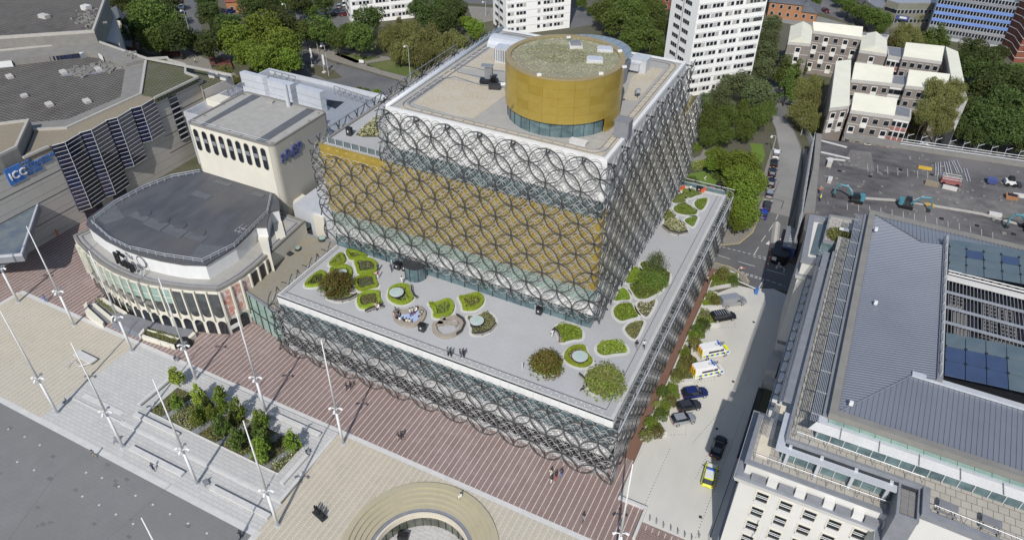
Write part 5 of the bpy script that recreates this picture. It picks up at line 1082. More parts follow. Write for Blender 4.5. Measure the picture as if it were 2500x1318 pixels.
# ------------------------------------------------------------------ car park deck under demolition
dk_ = thing('car_park_deck', 'worn dark upper deck of a multi-storey car park being demolished', 'car park', (35, 90, 0))
Q = poly(7, [(1991, 338), (2500, 402), (2700, 430), (2700, 800), (2200, 800), (1962, 560)])
part('deck_slab', MB().prism(Q, 0, 7.0), m_deck, dk_)
Zd = lambda pts, z=7: poly(z, pts, 1940, 320, 4.393)
part('deck_parapet', MB().prism(Zd([(520, 50), (720, 85), (1200, 160), (2460, 350), (2460, 390), (1200, 200), (720, 125), (520, 85)]), 7, 7.9), m_iccc, dk_)
part('deck_side_wall', MB().prism(Zd([(225, 50), (285, 60), (210, 880), (90, 880), (190, 420)]), 0, 7.7), m_iccc, dk_)
m_dust = mat('dusty_concrete', (0.19, 0.178, 0.165), 0.95, 0, (0.085, 0.08, 0.08), 0.5, 0.5, detail=14, c3=(0.14, 0.13, 0.125))
part('dusty_ramp', MB().sheet(Zd([(1150, 640), (1500, 640), (2460, 800), (2460, 960), (2200, 940), (1750, 830), (1400, 760)]), 7.02), m_dust, dk_); part('rubble_area', MB().sheet(Zd([(600, 200), (820, 230), (860, 430), (510, 370)]), 7.02), m_dust, dk_)
part('retaining_edge', MB().prism(Zd([(700, 715), (1150, 745), (1500, 800), (2000, 885), (2380, 990), (2380, 1005), (2000, 900), (1500, 815), (1150, 760), (700, 730)]), 7, 7.25), m_kerb, dk_)
for k in range(14):
    x_ = 560+120*k; y_ = 815+12*k+(k*k)*0.9
    q = Zd([(x_, y_-35), (x_+6, y_-35), (x_+10, y_+32), (x_+4, y_+32)]); part('bay_line', MB().sheet(q, 7.03), m_flatc, dk_)
for k in range(9):
    x_ = 780+107*k; q = Zd([(x_, 372+13*k-15), (x_+5, 372+13*k-15), (x_+9, 420+13*k+20), (x_+4, 420+13*k+20)]); part('bay_line', MB().sheet(q, 7.03), m_flatc, dk_)
for q in ((810, 488), (1575, 940), (1955, 1015), (2345, 1105), (480, 430), (1135, 415), (1470, 470)): p = at(1940+q[0]/4.393, 320+q[1]/4.393, 7); part('drain_grate', MB().box(p[0]-.4, p[0]+.4, p[1]-.45, p[1]+.45, 7.02, 7.04), m_blk, dk_)
for k, (x_, dx) in enumerate(((1510, 0), (1535, 5), (1560, 6), (1600, 25), (1625, 30), (1650, 32), (1680, 60), (1700, 62), (1735, 60), (1810, 40), (1840, 40))):
    y0_ = 350-(k*4 if k < 9 else -60); a = Zd([(x_, y0_)])[0]; b = Zd([(x_+dx, y0_+130)])[0]; o = link('steel_tube', mesh('steel_tube', MB().tube((a[0], a[1], 7.15), (b[0], b[1], 7.15), 0.09, 5), m_lgrey)); tag(o, f'{ORD[k]} from left of the long steel tubes laid out on the worn deck', 'steel tube', 'steel tubes laid out on the deck')
for i, (q, lab) in enumerate(((((280, 105), (560, 180)), 'pale curved plank at the top left corner of the deck'), (((280, 230), (590, 300)), 'long white plank below the curved one on the left of the deck'), (((340, 300), (540, 320)), 'short thin white plank beside the rubble on the deck'))):
    a, b = Zd(q); o = link('white_plank', mesh('white_plank', MB().strip([a, b], 0.5, 7.02, h=0.18), m_step)); tag(o, lab, 'plank')
def beam(px0, py0, px1, py1, w, h, m, lab, nm='yellow_beam', cat='beam', z=7):
    a, b = at(px0, py0, z)[:2], at(px1, py1, z)[:2]; o = link(nm, mesh(nm, MB().strip([a, b], w, z, h=h), m)); return tag(o, lab, cat)
beam(2241, 410, 2274, 415, 0.7, 0.5, m_yel, 'yellow steel beam lying near the grey tubes on the deck'); beam(2356, 586, 2388, 592, 0.8, 0.6, m_yel, 'yellow steel beam lying near the blue grey roof edge')
beam(2257, 449, 2290, 456, 1.0, 0.9, m_iccg, 'tan wrapped roll of material lying beside the red rig', 'material_roll', 'roll'); beam(2300, 458, 2335, 466, 0.8, 0.7, m_step, 'white tube lying in front of the red rig', 'white_tube', 'tube'); beam(2413, 523, 2444, 529, 0.9, 0.6, m_step, 'pale block on the dusty ramp of the deck', 'pale_block', 'block'); beam(2472, 478, 2510, 483, 0.9, 0.6, m_step, 'pale slab at the right edge of the deck', 'pale_slab', 'slab')
def rig(name, px, py, lab, cat, specs, rz=0.0, z=7):
    p = at(px, py, z); t = thing(name, lab, cat, p, None, rz)
    for nm, mb, m in specs: part_l(nm, mb, m, t)
    return t
mb = MB(); rd_ = random.Random(9)
for k in range(150):
    q = at(1990+rd_.random()*510, 375+rd_.random()*210, 7)
    if Q and q[1] > 62: mb.obox(q[0], q[1], 7.0, 7.05+rd_.random()*.25, .2+rd_.random()*.7, .15+rd_.random()*.4, rd_.random()*3)
o = struct('deck_debris', mb, m_iccc); o['kind'] = 'stuff'
rig('red_platform_rig', 2318, 450, 'red wheeled platform rig with a white railing standing on the deck', 'rig', [('chassis', MB().box(-2, 2, -0.8, 0.8, 0.4, 0.9), m_red), ('railing', MB().path([(-1.8, -.7, 2.0), (1.8, -.7, 2.0), (1.8, .9, 2.0), (-1.8, .9, 2.0)], 0.06, 4, True).path([(-1.8, -.7, 1.5), (1.8, -.7, 1.5), (1.8, .9, 1.5), (-1.8, .9, 1.5)], 0.06, 4, True), m_step), ('wheel', MB().tube((-1.4, -0.9, 0.4), (-1.4, -0.7, 0.4), 0.4, 10), m_blk), ('wheel', MB().tube((1.4, -0.9, 0.4), (1.4, -0.7, 0.4), 0.4, 10), m_blk), ('deck', MB().box(-1.9, 1.9, -0.8, 1.0, 1.0, 1.1), m_red)], 0.1)
rig('blue_bin', 2419, 448, 'small dark blue wheeled bin on the deck left of the loader', 'bin', [('body', MB().prism(rect(-.8, .8, -.7, .7), 0.2, 1.2, top=rect(-1, 1, -.85, .85)), m_signd), ('wheel', MB().tube((-.6, -.8, .2), (-.6, -.7, .2), .2, 8), m_blk)])
rig('skid_loader', 2465, 452, 'white and black skid steer loader on the deck', 'loader', [('body', MB().prism(rect(-1.2, 1.2, -.7, .7), 0.4, 1.3, top=rect(-1.2, .6, -.65, .65)), m_white), ('cab', MB().prism(rect(-.8, .5, -.6, .6), 1.3, 2.1, top=rect(-.6, .3, -.5, .5)), m_blk), ('bucket', MB().prism(rect(1.3, 2.1, -.9, .9), .1, .7), m_dark)]+[('wheel', MB().tube((x_, y_, .4), (x_, y_+.25, .4), .42, 10), m_blk) for x_ in (-.7, .7) for y_ in (-.95, .7)], 0.2)
rig('orange_skip', 2468, 485, 'rusty orange open skip on the deck', 'skip', [('body', MB().prism(rect(-1, 1, -.7, .7), 0, .9, top=rect(-1.2, 1.2, -.8, .8)), m_obrick), ('load', MB().box(-.9, .9, -.6, .6, .9, .95), m_blk)])
rig('crate_stack', 2024, 404, 'tall pale crate at the left side of the deck', 'crate', [('body', MB().box(-.5, .5, -1, 1, 0, 1.4), m_flatc), ('lid', MB().box(-.55, .55, -1.05, 1.05, 1.4, 1.5), m_step)]); rig('crate_stack', 2025, 443, 'long grey crate below the pale one at the left side of the deck', 'crate', [('body', MB().box(-.4, .4, -1, 1, 0, .7), m_flatc), ('lid', MB().box(-.45, .45, -1.05, 1.05, .7, .76), m_step)])
rig('barrier_stack', 2269, 505, 'small yellow slatted barrier beside the middle excavator', 'barrier', [('slat', MB().box(-.9, .9, -.05+.4*k, .05+.4*k, .3, .4), m_yel) for k in range(3)]+[('foot', MB().box(-.7, -.6, -.2, 1.1, 0, .3), m_yel), ('foot', MB().box(.6, .7, -.2, 1.1, 0, .3), m_yel)])
def excavator(px, py, rz, lab, z=7.0, mirror=1, m_tealp=m_tealp):
    p = at(px, py, z); t = thing('excavator', lab, 'excavator', p, 'teal excavators on the deck', rz); t.scale = (.86, .86, .86)
    for s_ in (-1, 1): part_l('track', MB().prism([(-1.6, s_*1.0-.25), (1.6, s_*1.0-.25), (1.6, s_*1.0+.25), (-1.6, s_*1.0+.25)], 0.05, 0.75), m_blk, t)
    part_l('counterweight', MB().prism(rr(-1.9, -0.7, -1.1, 1.1, .4, 3), 0.85, 2.0), m_tealp, t); part_l('turntable', MB().box(-.8, 1.2, -1.0, 1.0, .75, 1.2), m_dark, t)
    part_l('cab', MB().prism(rect(-.5, 1.1, .1, 1.0), 1.2, 2.6, top=rect(-.4, .9, .15, .95)), m_teald, t)
    part_l('boom', MB().path([(.9, -.3, 1.3), (2.6, -.3, 3.6), (4.6, -.3, 3.9)], .27, 6), m_tealp, t); part_l('stick', MB().path([(4.6, -.3, 3.9), (5.3, -.3, 2.2), (5.1, -.3, 1.0)], .2, 6), m_tealp, t)
    part_l('bucket', MB().prism(rect(4.6, 5.5, -.7, .1), .3, 1.0, top=rect(4.9, 5.4, -.7, .1)), m_dark, t); part_l('hydraulic_ram', MB().tube((1.2, -.3, 2.4), (2.9, -.3, 4.1), .09, 5), m_lgrey, t)
excavator(2088, 492, R(188), 'teal excavator nearest the left side of the deck, its arm reaching left'); excavator(2210, 505, R(2), 'teal excavator in the middle of the deck, its arm reaching right'); excavator(2510, 560, R(205), 'teal excavator cut off by the right edge of the photo')
# scaffold fence beyond and beside the deck
t = thing('edge_scaffold', 'row of galvanised scaffold frames and rails along the far edge of the deck', 'scaffold', at(2350, 365, 7))
for i in range(9):
    g_ = at(2210+34*i, 350+5.0*i, 7); part('post', MB().tube((g_[0], g_[1], 4), (g_[0], g_[1], 9.6), .05, 5), m_lgrey, t); part('brace', MB().tube((g_[0], g_[1], 9.2), (g_[0]+.5, g_[1]+1.6, 6), .045, 5), m_lgrey, t); part('arm', MB().tube((g_[0], g_[1], 9.0), (g_[0]+1.2, g_[1]+.6, 9.5), .045, 5), m_lgrey, t)
a, b = at(2200, 345, 8.6), at(2500, 390, 8.6)
for zz in (-.6, 0, .6): part('rail', MB().tube((a[0], a[1], a[2]+zz), (b[0]+6, b[1]+1.5, b[2]+zz), .05, 5), m_lgrey, t)
t = thing('scaffold', 'galvanised scaffold with boards on the street side of the car park deck', 'scaffold', (13, 95, 0))
i = 0
for f_ in np.linspace(0, 1, 16):
    a = at(1993-33*f_, 338+215*f_, 7.5); part('standard', MB().tube((a[0]-.6, a[1], 0), (a[0]-.6, a[1], 9), .06, 5), m_lgrey, t)
for zz in (2.5, 5, 7.8, 8.6): a, b = at(1993, 338, 7.5), at(1960, 553, 7.5); part('ledger', MB().tube((a[0]-.6, a[1], zz), (b[0]-.6, b[1], zz), .06, 5), m_lgrey, t)
part('sheeting', MB().prism([(at(1993, 338, 7.5)[0]-.9, at(1993, 338, 7.5)[1]), (at(1993, 338, 7.5)[0]-.82, at(1993, 338, 7.5)[1]), (at(1960, 553, 7.5)[0]-.82, at(1960, 553, 7.5)[1]), (at(1960, 553, 7.5)[0]-.9, at(1960, 553, 7.5)[1])], 0.5, 6.8), m_mgrey, t)
# ------------------------------------------------------------------ white tower blocks
def hgt(base, top):
    g_ = at(*base); best = (1e9, 0)
    for z_ in np.linspace(1, 85, 900):
        c_ = M @ (np.array([g_[0], g_[1], z_])-CAM); e = math.hypot(CX+F*c_[0]/c_[2]-top[0], CY-F*c_[1]/c_[2]-top[1])
        if e < best[0]: best = (e, z_)
    return best[1]
tw = mesh('tower_window', MB().box(-.45, .45, -.05, .03, 0.05, 1.05), m_teald); tw2 = mesh('tower_window', MB().box(-.45, .45, -.05, .03, 0.05, 1.05), m_flatc); tws = mesh('window_frame', MB().box(-.6, .6, -.03, .02, -.07, 1.22), m_twrs)
def tower(x, y, ang, w, d, h, lab, groups, floors, side=True, fh=2.67, z0=1.4):
    t = thing('tower_block', lab, 'tower block', (x, y, 0), 'white residential tower blocks')
    ux, uy = math.cos(ang), math.sin(ang); vx, vy = -uy, ux
    Q = [(x, y), (x+ux*w, y+uy*w), (x+ux*w+vx*d, y+uy*w+vy*d), (x+vx*d, y+vy*d)]
    part('wall', MB().prism(Q, 0, h), m_twr, t); part('roof_coping', MB().band(off(Q, .15), .5, h, h+.6), m_lgrey, t)
    k = 0
    for f_ in range(floors):
        z_ = z0+fh*f_
        mb = MB().prism([(Q[0][0]-vx*.06, Q[0][1]-vy*.06), (Q[1][0]-vx*.06, Q[1][1]-vy*.06), Q[1], Q[0]], z_+1.35, z_+1.47); part('floor_line', mb, m_twrs, t)
        for gset in groups:
            for u in gset:
                k += 1; o = pinst('window', tws, t, (x+ux*u-vx*.04, y+uy*u-vy*.04, z_), ang); link('pane', tw if (k*7+f_*3) % 4 else tw2, o, (0, -.03, 0))
        if side:
            for u in (3.6, 4.7, 5.8, 8.2, 9.3, 10.4):
                if u < d: o = pinst('window', tws, t, (x+vx*u-ux*.04, y+vy*u-uy*.04, z_), ang+R(-90)); link('pane', tw, o, (0, -.03, 0))
    if side: part('drainpipe', MB().tube((x+vx*7-ux*.15, y+vy*7-uy*.15, 0), (x+vx*7-ux*.15, y+vy*7-uy*.15, h), .1, 5), m_mgrey, t)
    return t
B47 = R(47.1)
G14 = [(1.0, 2.25, 3.5), (5.0, 6.25, 7.5), (9.6, 10.85), (12.5, 13.75), (15.9, 17.1, 18.3), (19.4, 20.4, 21.4)]
tower(-26.7, 135.2, B47, 22.4, 13.6, 50, 'tall white tower block with small windows behind the library, right of the golden drum', G14, 15)
GA = [(1.0, 2.25), (4.2, 5.45, 6.7), (12.0,), (14.2, 15.45, 16.7), (18.4, 19.65, 20.9)]
tower(-95.8, 156.1, B47, 24.0, 13.6, 48, 'white tower block at the top centre, directly behind the library roof', GA, 11)
GC = [(1.2, 2.4, 3.6), (5.0, 6.2, 7.4), (9.5, 10.7), (12.0, 13.2), (15.0, 16.2, 17.4), (18.8, 20.0, 21.2)]
tower(-149.5, 140.6, B47, 23.0, 12, 40, 'white tower block at the top edge left of centre, partly behind a dark round tree', GC, 8)
# ------------------------------------------------------------------ student flats with cream roofs
ZF = lambda z, pts: poly(z, pts, 1880, 60, 4.032)
fl_ = thing('flats_building', 'low brown brick flats in stepped blocks with cream metal roofs', 'flats', (20, 150, 0), None)
fw = mesh('window', MB().box(-.68, .68, -.12, .02, 0.02, 1.48), m_flatc); fpn = mesh('pane', MB().box(-.58, .58, -.16, -.12, .15, 1.35), m_teald); fwt = mesh('window', MB().box(-.75, .75, -.12, .02, -1.25, 1.5), m_whites)
fwd = mesh('double_window', MB().box(-1.5, 1.5, -.12, .02, -1.2, 1.5), m_flatc); fpd = mesh('pane', MB().box(-1.35, -.1, -.16, -.12, .15, 1.35).box(.1, 1.35, -.16, -.12, .15, 1.35), m_teald)
fred = mesh('red_panel', MB().box(-.6, .6, -.16, -.05, -.95, -.1), m_red)
def flat_block(q, z, roof='slope', wallm=None, rows=3, cols=5, kinds='sd', gable=False, ridge=.5, rise=1.6, floors_top=2.4, wins=True):
    "q: roof corners in the picture, far-left, far-right, near-right, near-left, at eaves height z"
    Q = ZF(z, q); part('wall', MB().prism(Q, 0, z-.9), wallm or m_flat, fl_)
    part('eaves_band', MB().prism(off(Q, .08), z-.9, z-.02), m_flatc, fl_)
    a, b, c, d = Q; rf = MB()
    if roof == 'slope':
        rf.add([(*a, z+rise), (*b, z+rise), (*c, z), (*d, z), (*a, z-.02), (*b, z-.02)], [(0, 3, 2, 1), (0, 1, 5, 4), (0, 4, 3), (1, 2, 5)]); part('cream_roof', rf, m_creamr, fl_)
    elif roof == 'gable':
        m1 = tuple((a[i]+b[i])/2 for i in (0, 1)); m2 = tuple((d[i]+c[i])/2 for i in (0, 1))
        rf.add([(*a, z), (*d, z), (*m2, z+rise), (*m1, z+rise), (*b, z), (*c, z)], [(0, 1, 2, 3), (3, 2, 5, 4), (1, 5, 2)]); part('cream_roof', rf, m_creamr, fl_)
    else: part('flat_roof', MB().sheet(inset(Q, .3), z), m_mgrey, fl_)
    if wins:
        L = math.dist(c, d); an = math.atan2(c[1]-d[1], c[0]-d[0]); ux, uy = math.cos(an), math.sin(an)
        for r_ in range(rows):
            zz = z-1.0-2.75*(r_)-1.9
            if zz < .3: continue
            part('floor_band', MB().prism([(d[0]+uy*.07, d[1]-ux*.07), (c[0]+uy*.07, c[1]-ux*.07), c, d], zz-.75, zz-.55), m_flatc, fl_)
            for k in range(cols):
                u = L*(k+.5)/cols; P = (d[0]+ux*u, d[1]+uy*u, zz); kd = kinds[(k+r_*(1 if kinds != 'rrr' else 0)) % len(kinds)]
                if kd == 'r': o = pinst('window', fw, fl_, P, an, (.85, 1, 1)); link('pane', fpn, o); link('red_panel', fred, o)
                elif kd == 'd' and L/cols > 3.2: o = pinst('double_window', fwd, fl_, P, an); link('pane', fpd, o)
                elif kd == 't': o = pinst('window', fwt, fl_, P, an); link('pane', fpn, o)
                else: o = pinst('window', fw, fl_, P, an); link('pane', fpn, o)
flat_block([(210, 8), (1170, 105), (1160, 128), (420, 62)], 13, 'flat', rows=0, wins=False)
flat_block([(410, 25), (900, 75), (905, 125), (430, 62)], 13.4, 'slope', cols=5, rows=4, kinds='st')
flat_block([(205, 20), (425, 22), (400, 190), (180, 170)], 13, 'gable', cols=1, rows=3, kinds='t')
flat_block([(910, 95), (1150, 150), (1150, 290), (885, 250)], 12.5, 'gable', cols=1, rows=3, kinds='t')
flat_block([(1150, 215), (1310, 235), (1305, 330), (1165, 305)], 11.5, 'flat', m_white, cols=3, rows=3, kinds='rrr')
flat_block([(1320, 230), (1700, 268), (1690, 365), (1310, 315)], 12.5, 'slope', cols=5, kinds='dss')
flat_block([(1720, 245), (1840, 295), (1910, 555), (1790, 545)], 12, 'slope', wins=False, rise=.8)
flat_block([(1700, 300), (1745, 320), (1760, 540), (1690, 400)], 9, 'flat', wins=False)
flat_block([(640, 392), (790, 378), (780, 800), (590, 822)], 12, 'slope', cols=2, rows=2, kinds='tt', rise=.9)
flat_block([(820, 428), (1205, 480), (1195, 578), (805, 540)], 12, 'slope', cols=4, kinds='sst')
flat_block([(1210, 500), (1345, 510), (1340, 600), (1190, 580)], 11.2, 'flat', m_white, cols=3, rows=3, kinds='sss')
flat_block([(1350, 500), (1750, 545), (1740, 640), (1340, 602)], 12, 'slope', cols=4, kinds='dsd')
flat_block([(810, 728), (1235, 790), (1225, 900), (798, 842)], 12, 'slope', cols=4, kinds='std')
flat_block([(1235, 795), (1390, 830), (1385, 920), (1215, 890)], 11.2, 'flat', m_white, cols=3, rows=3, kinds='rrr')
part('rooftop_garden', MB().prism(ZF(7, [(1220, 245), (1310, 250), (1300, 290), (1215, 280)]), 0, 7), m_grassb, fl_)
part('east_wall', MB().prism(ZF(9, [(1910, 560), (1965, 700), (1830, 1010), (1790, 700)]), 0, 8), m_flatc, fl_)
t = thing('access_ramp', 'long pale gangway beside the flats gable', 'ramp', at(1925, 240)); part('wall', MB().prism(poly(1, [(1908, 232), (1952, 245), (1950, 252), (1905, 238)]), 0, 1.2), m_lgrey, t)
# ------------------------------------------------------------------ blue office block, brick block, grey office, houses
def face(parent, a, b, z, n, rows, fh, wz, ww, name='window', fr_m=None, pm_=None, skip=None, zoff=0.0):
    ux = (b[0]-a[0]); uy = (b[1]-a[1]); L = math.hypot(ux, uy); ux /= L; uy /= L; an = math.atan2(uy, ux)
    me = mesh(name, MB().box(-ww/2, ww/2, -.06, .03, 0, wz), pm_ or m_teald); fm_ = mesh('window_frame', MB().box(-ww/2-.09, ww/2+.09, -.03, .02, -.08, wz+.08), fr_m or m_lgrey)
    for r_ in range(rows):
        for k in range(n):
            if skip and skip(k): continue
            u = L*(k+.5)/n; o = pinst('window', fm_, parent, (a[0]+ux*u+uy*.04, a[1]+uy*u-ux*.04, z+fh*r_), an); link('pane', me, o)
bo = thing('blue_office_block', 'office block with blue and grey cladding bands at the top right', 'office block', (45, 228, 0))
A, B_ = at(2262, 92)[:2], at(2441, 119)[:2]; dv = (B_[0]-A[0], B_[1]-A[1]); L = math.hypot(*dv); nx, ny = -dv[1]/L, dv[0]/L
A = (A[0]-dv[0]*.02, A[1]-dv[1]*.02); Q = [A, B_, (B_[0]+nx*14, B_[1]+ny*14), (A[0]+nx*14, A[1]+ny*14)]
part('wall', MB().prism(Q, 0, 14.2), m_lgrey, bo); part('roof', MB().sheet(inset(Q, .4), 14.25), m_louv, bo); part('parapet', MB().band(Q, .4, 14.2, 14.7), m_lgrey, bo)
for k in range(6):
    z_ = 1.2+2.35*k; mb = MB().prism([(A[0]-nx*.2, A[1]-ny*.2), (B_[0]-nx*.2, B_[1]-ny*.2), B_, A], z_, z_+1.0); part('cladding_band', mb, m_lead if k in (0, 5) else (m_louv if k == 1 else m_blue), bo)
face(bo, A, B_, 2.25, 24, 6, 2.35, 1.2, .75)
bb_ = thing('red_brick_tower', 'red brick building with white zigzag bands and orange letters, top right corner', 'building', (62, 225, 0))
D_ = at(2441, 119)[:2]; E_ = at(2473, 152)[:2]; G_ = at(2560, 165)[:2]; Q = [D_, E_, G_, (G_[0]+10, G_[1]+25), (D_[0]+6, D_[1]+24)]
part('wall', MB().prism(Q, 0, 18), m_brick, bb_)
for k in range(8): mb = MB(); zz = 1.4+2.1*k; mb.path([(D_[0]-.1, D_[1]-.1, zz), (D_[0]+(E_[0]-D_[0])*.5, D_[1]+(E_[1]-D_[1])*.5-.1, zz+.8), (E_[0], E_[1]-.15, zz), (E_[0]+(G_[0]-E_[0])*.5, E_[1]+(G_[1]-E_[1])*.5-.15, zz+.7), (G_[0], G_[1]-.1, zz)], .1, 4); part('white_band', mb, m_step, bb_)
for k, ch in enumerate('LINK'):
    p = at(2497-2.6*k*1.5, 82+9*k, 0); o = pinst('sign_letter', textmesh(ch, 1.5, .1, m_yel, 'sign_letter'), bb_, (E_[0]+1.5, E_[1]-.4, 9.4-1.7*k)); o.rotation_euler = (R(90), 0, R(-14))
go = thing('grey_office', 'grey green office with strip windows and a blue sign board, top right', 'office', (30, 230, 0))
Q1 = poly(9, [(2165, 2), (2195, 11), (2290, 10), (2300, -30), (2150, -40)]); part('wall', MB().prism(Q1, 0, 9), mat('olive_grey_wall', (0.2, 0.195, 0.155), 0.8, 0, (0.17, 0.165, 0.13), .3), go); part('roof', MB().sheet(inset(Q1, .4), 9.02), m_louv, go); part('coping', MB().band(Q1, .3, 9, 9.25), m_iccc, go)
a_, b_2 = Q1[1], Q1[2]
ps = sorted([poly(9, [(2195, 11)])[0], poly(9, [(2290, 10)])[0]], key=lambda q: q[0]); face(go, ps[0], ps[1], 5.8, 10, 1, 2, 1.2, .95); face(go, ps[0], ps[1], 2.6, 10, 1, 2, 1.1, .95)
sgp = [(ps[0][0]+.4, ps[0][1]-.15), (ps[0][0]+4.6, ps[0][1]-.15), (ps[0][0]+4.6, ps[0][1]-.05), (ps[0][0]+.4, ps[0][1]-.05)]; o = part('sign_board', MB().prism(sgp, 3.95, 5.4), m_signd, go); o = part('sign_strip', MB().prism([(ps[0][0]+1.5, ps[0][1]-.2), (ps[0][0]+3.8, ps[0][1]-.2), (ps[0][0]+3.8, ps[0][1]-.16), (ps[0][0]+1.5, ps[0][1]-.16)], 4.4, 5.1), m_white, go)
a_ = poly(9, [(2165, 2)])[0]; face(go, a_, ps[0], 5.8, 8, 1, 2, 1.2, .8); face(go, a_, ps[0], 2.6, 8, 1, 2, 1.2, .8)
g2 = thing('grey_office_wing', 'grey office wing behind the trees left of the olive office', 'office', at(2120, 20)); Q2 = poly(8, [(2070, -30), (2100, -8), (2150, 25), (2168, 5), (2160, -50)]); part('wall', MB().prism(Q2, 0, 8), m_iccc, g2); part('roof', MB().sheet(inset(Q2, .4), 8.02), m_mgrey, g2)
p1_, p2_ = Q2[1], Q2[2]; ps = sorted([poly(8, [(2100, -8)])[0], poly(8, [(2150, 25)])[0]], key=lambda q: q[0]); face(g2, ps[0], ps[1], 5, 9, 1, 2, 1.2, .9); face(g2, ps[0], ps[1], 2, 9, 1, 2, 1.2, .9)
def hip_house(name, lab, q, z, rise, wm, rm, nx_=4, ny_=2, z0=1.0):
    t = thing(name, lab, 'house', at(*[sum(c)/len(c) for c in zip(*q)])); Q = poly(z, q); 
    part('wall', MB().prism(Q, 0, z), wm, t); a, b, c, d = off(Q, .4) if area(Q) > 0 else off(Q[::-1], .4)
    L1, L2 = math.dist(a, b), math.dist(b, c); rf = MB()
    if L1 >= L2: m1 = [((a[i]+d[i])/2+(b[i]-a[i])*.5*L2/L1) for i in (0, 1)]; m2 = [((b[i]+c[i])/2-(b[i]-a[i])*.5*L2/L1) for i in (0, 1)]; rf.add([(*a, z), (*b, z), (*c, z), (*d, z), (*m1, z+rise), (*m2, z+rise)], [(0, 1, 5, 4), (1, 2, 5), (2, 3, 4, 5), (3, 0, 4)])
    else: m1 = [((a[i]+b[i])/2+(c[i]-b[i])*.5*L1/L2) for i in (0, 1)]; m2 = [((c[i]+d[i])/2-(c[i]-b[i])*.5*L1/L2) for i in (0, 1)]; rf.add([(*a, z), (*b, z), (*c, z), (*d, z), (*m1, z+rise), (*m2, z+rise)], [(0, 1, 4), (1, 2, 5, 4), (2, 3, 5), (3, 0, 4, 5)])
    part('roof', rf, rm, t); ps = sorted(Q, key=lambda p: p[1])[:2]; ps.sort(); face(t, ps[0], ps[1], z0, nx_, ny_, 2.6, 1.2, 1.0, fr_m=m_step)
hip_house('brick_house', 'orange brick house with hipped grey roof left of the far street', [(1885, -25), (1965, -10), (1960, 14), (1880, 5)], 5.5, 2.5, m_obrick, m_felt2)
hip_house('brick_garage', 'low orange brick building with a big grey roof by the far street', [(1935, -5), (2003, 15), (1995, 34), (1935, 25)], 3.2, 2.2, m_obrick, m_felt2, 3, 1)
hip_house('pink_brick_house', 'pinkish brick house with garage doors at the top left', [(548, -20), (626, -20), (626, 2), (550, 6)], 4, 2.5, m_obrick, m_brick, 3, 1)
hip_house('brick_house_far', 'dark red brick house at the very top left corner', [(-60, -30), (25, -30), (24, 5), (-60, 10)], 21, 2.5, m_brick, m_felt2, 4, 2)
hip_house('terrace_house', 'red brown house glimpsed behind trees right of the central tower', [(1560, -40), (1640, -40), (1640, -12), (1560, -12)], 6, 2.5, m_brick, m_felt2)
for i, (a, b, c, d) in enumerate(((390, 122, 440, 135), (508, 140, 560, 160))):
    t = thing('slatted_shelter', f'{"left" if i == 0 else "right"} one of the two low red slatted structures on the shaded forecourt', 'shelter', at(a, b)); Q = poly(1, [(a, b), (c, b+4), (c+8, d+4), (a+8, d)])
    part('body', MB().prism(Q, 0, .9), m_dark, t); 
    for k in range(7): f_ = k/7; q0 = (Q[0][0]+(Q[3][0]-Q[0][0])*f_, Q[0][1]+(Q[3][1]-Q[0][1])*f_); q1 = (Q[1][0]+(Q[2][0]-Q[1][0])*f_, Q[1][1]+(Q[2][1]-Q[1][1])*f_); part('slat', MB().strip([q0, q1], .35, .9, h=.08), m_brick, t)
# ------------------------------------------------------------------ vegetation
def leaves(n, P, size, rnd=.5, flat=0.0, rs=np.random):
    "n leaf-sized quads centred at rows of P"
    u = rs.normal(size=(n, 3)); u[:, 2] *= (1-flat); u /= np.linalg.norm(u, axis=1)[:, None]+1e-9
    w = rs.normal(size=(n, 3)); w -= (w*u).sum(1)[:, None]*u; w /= np.linalg.norm(w, axis=1)[:, None]+1e-9
    s_ = size*(1+rnd*(rs.rand(n)-.5)*2)[:, None]; u = u*s_*.5; w = w*s_*.36
    return np.stack([P-u, P-w, P+u, P+w], 1).reshape(-1, 3)
def quadmesh(name, V, m):
    n = len(V)//4; me = bpy.data.meshes.new(name); me.vertices.add(len(V)); me.vertices.foreach_set('co', V.astype(np.float32).ravel())
    me.loops.add(n*4); me.loops.foreach_set('vertex_index', np.arange(n*4, dtype=np.int32)); me.polygons.add(n); me.polygons.foreach_set('loop_start', np.arange(0, n*4, 4, dtype=np.int32))
    me.materials.append(m); me.update(); me.validate(); return me
def crown_pts(n, kind, seed):
    "points in the outer parts of many clumps filling a unit crown (radius 1, height about 1.6)"
    rs = np.random.RandomState(seed); nc = 46 if kind != 'willow' else 34; C = []
    for k in range(nc):
        while True:
            q = rs.uniform(-1, 1, 3)
            r_ = math.sqrt(q[0]**2+q[1]**2)
            if kind == 'cone':
                if r_ < .75*(1-(q[2]+1)/2)**.7+.1 and r_ > .1: break
            elif q.dot(q) < .72 and q.dot(q) > .16: break
        C.append(q)
    C = np.array(C); R_ = rs.uniform(.2, .42, nc)*(0.8 if kind == 'cone' else 1)
    i = rs.randint(0, nc, n); d = rs.normal(size=(n, 3)); d /= np.linalg.norm(d, axis=1)[:, None]
    if kind == 'willow':
        P = C[i]+d*(R_[i]*rs.uniform(.7, 1.05, n))[:, None]; P[:, 2] -= rs.rand(n)**2*.5
    else: P = C[i]+d*(R_[i]*rs.uniform(.62, 1.05, n)**.6)[:, None]
    P[:, 2] *= .85; return P
TM = {}
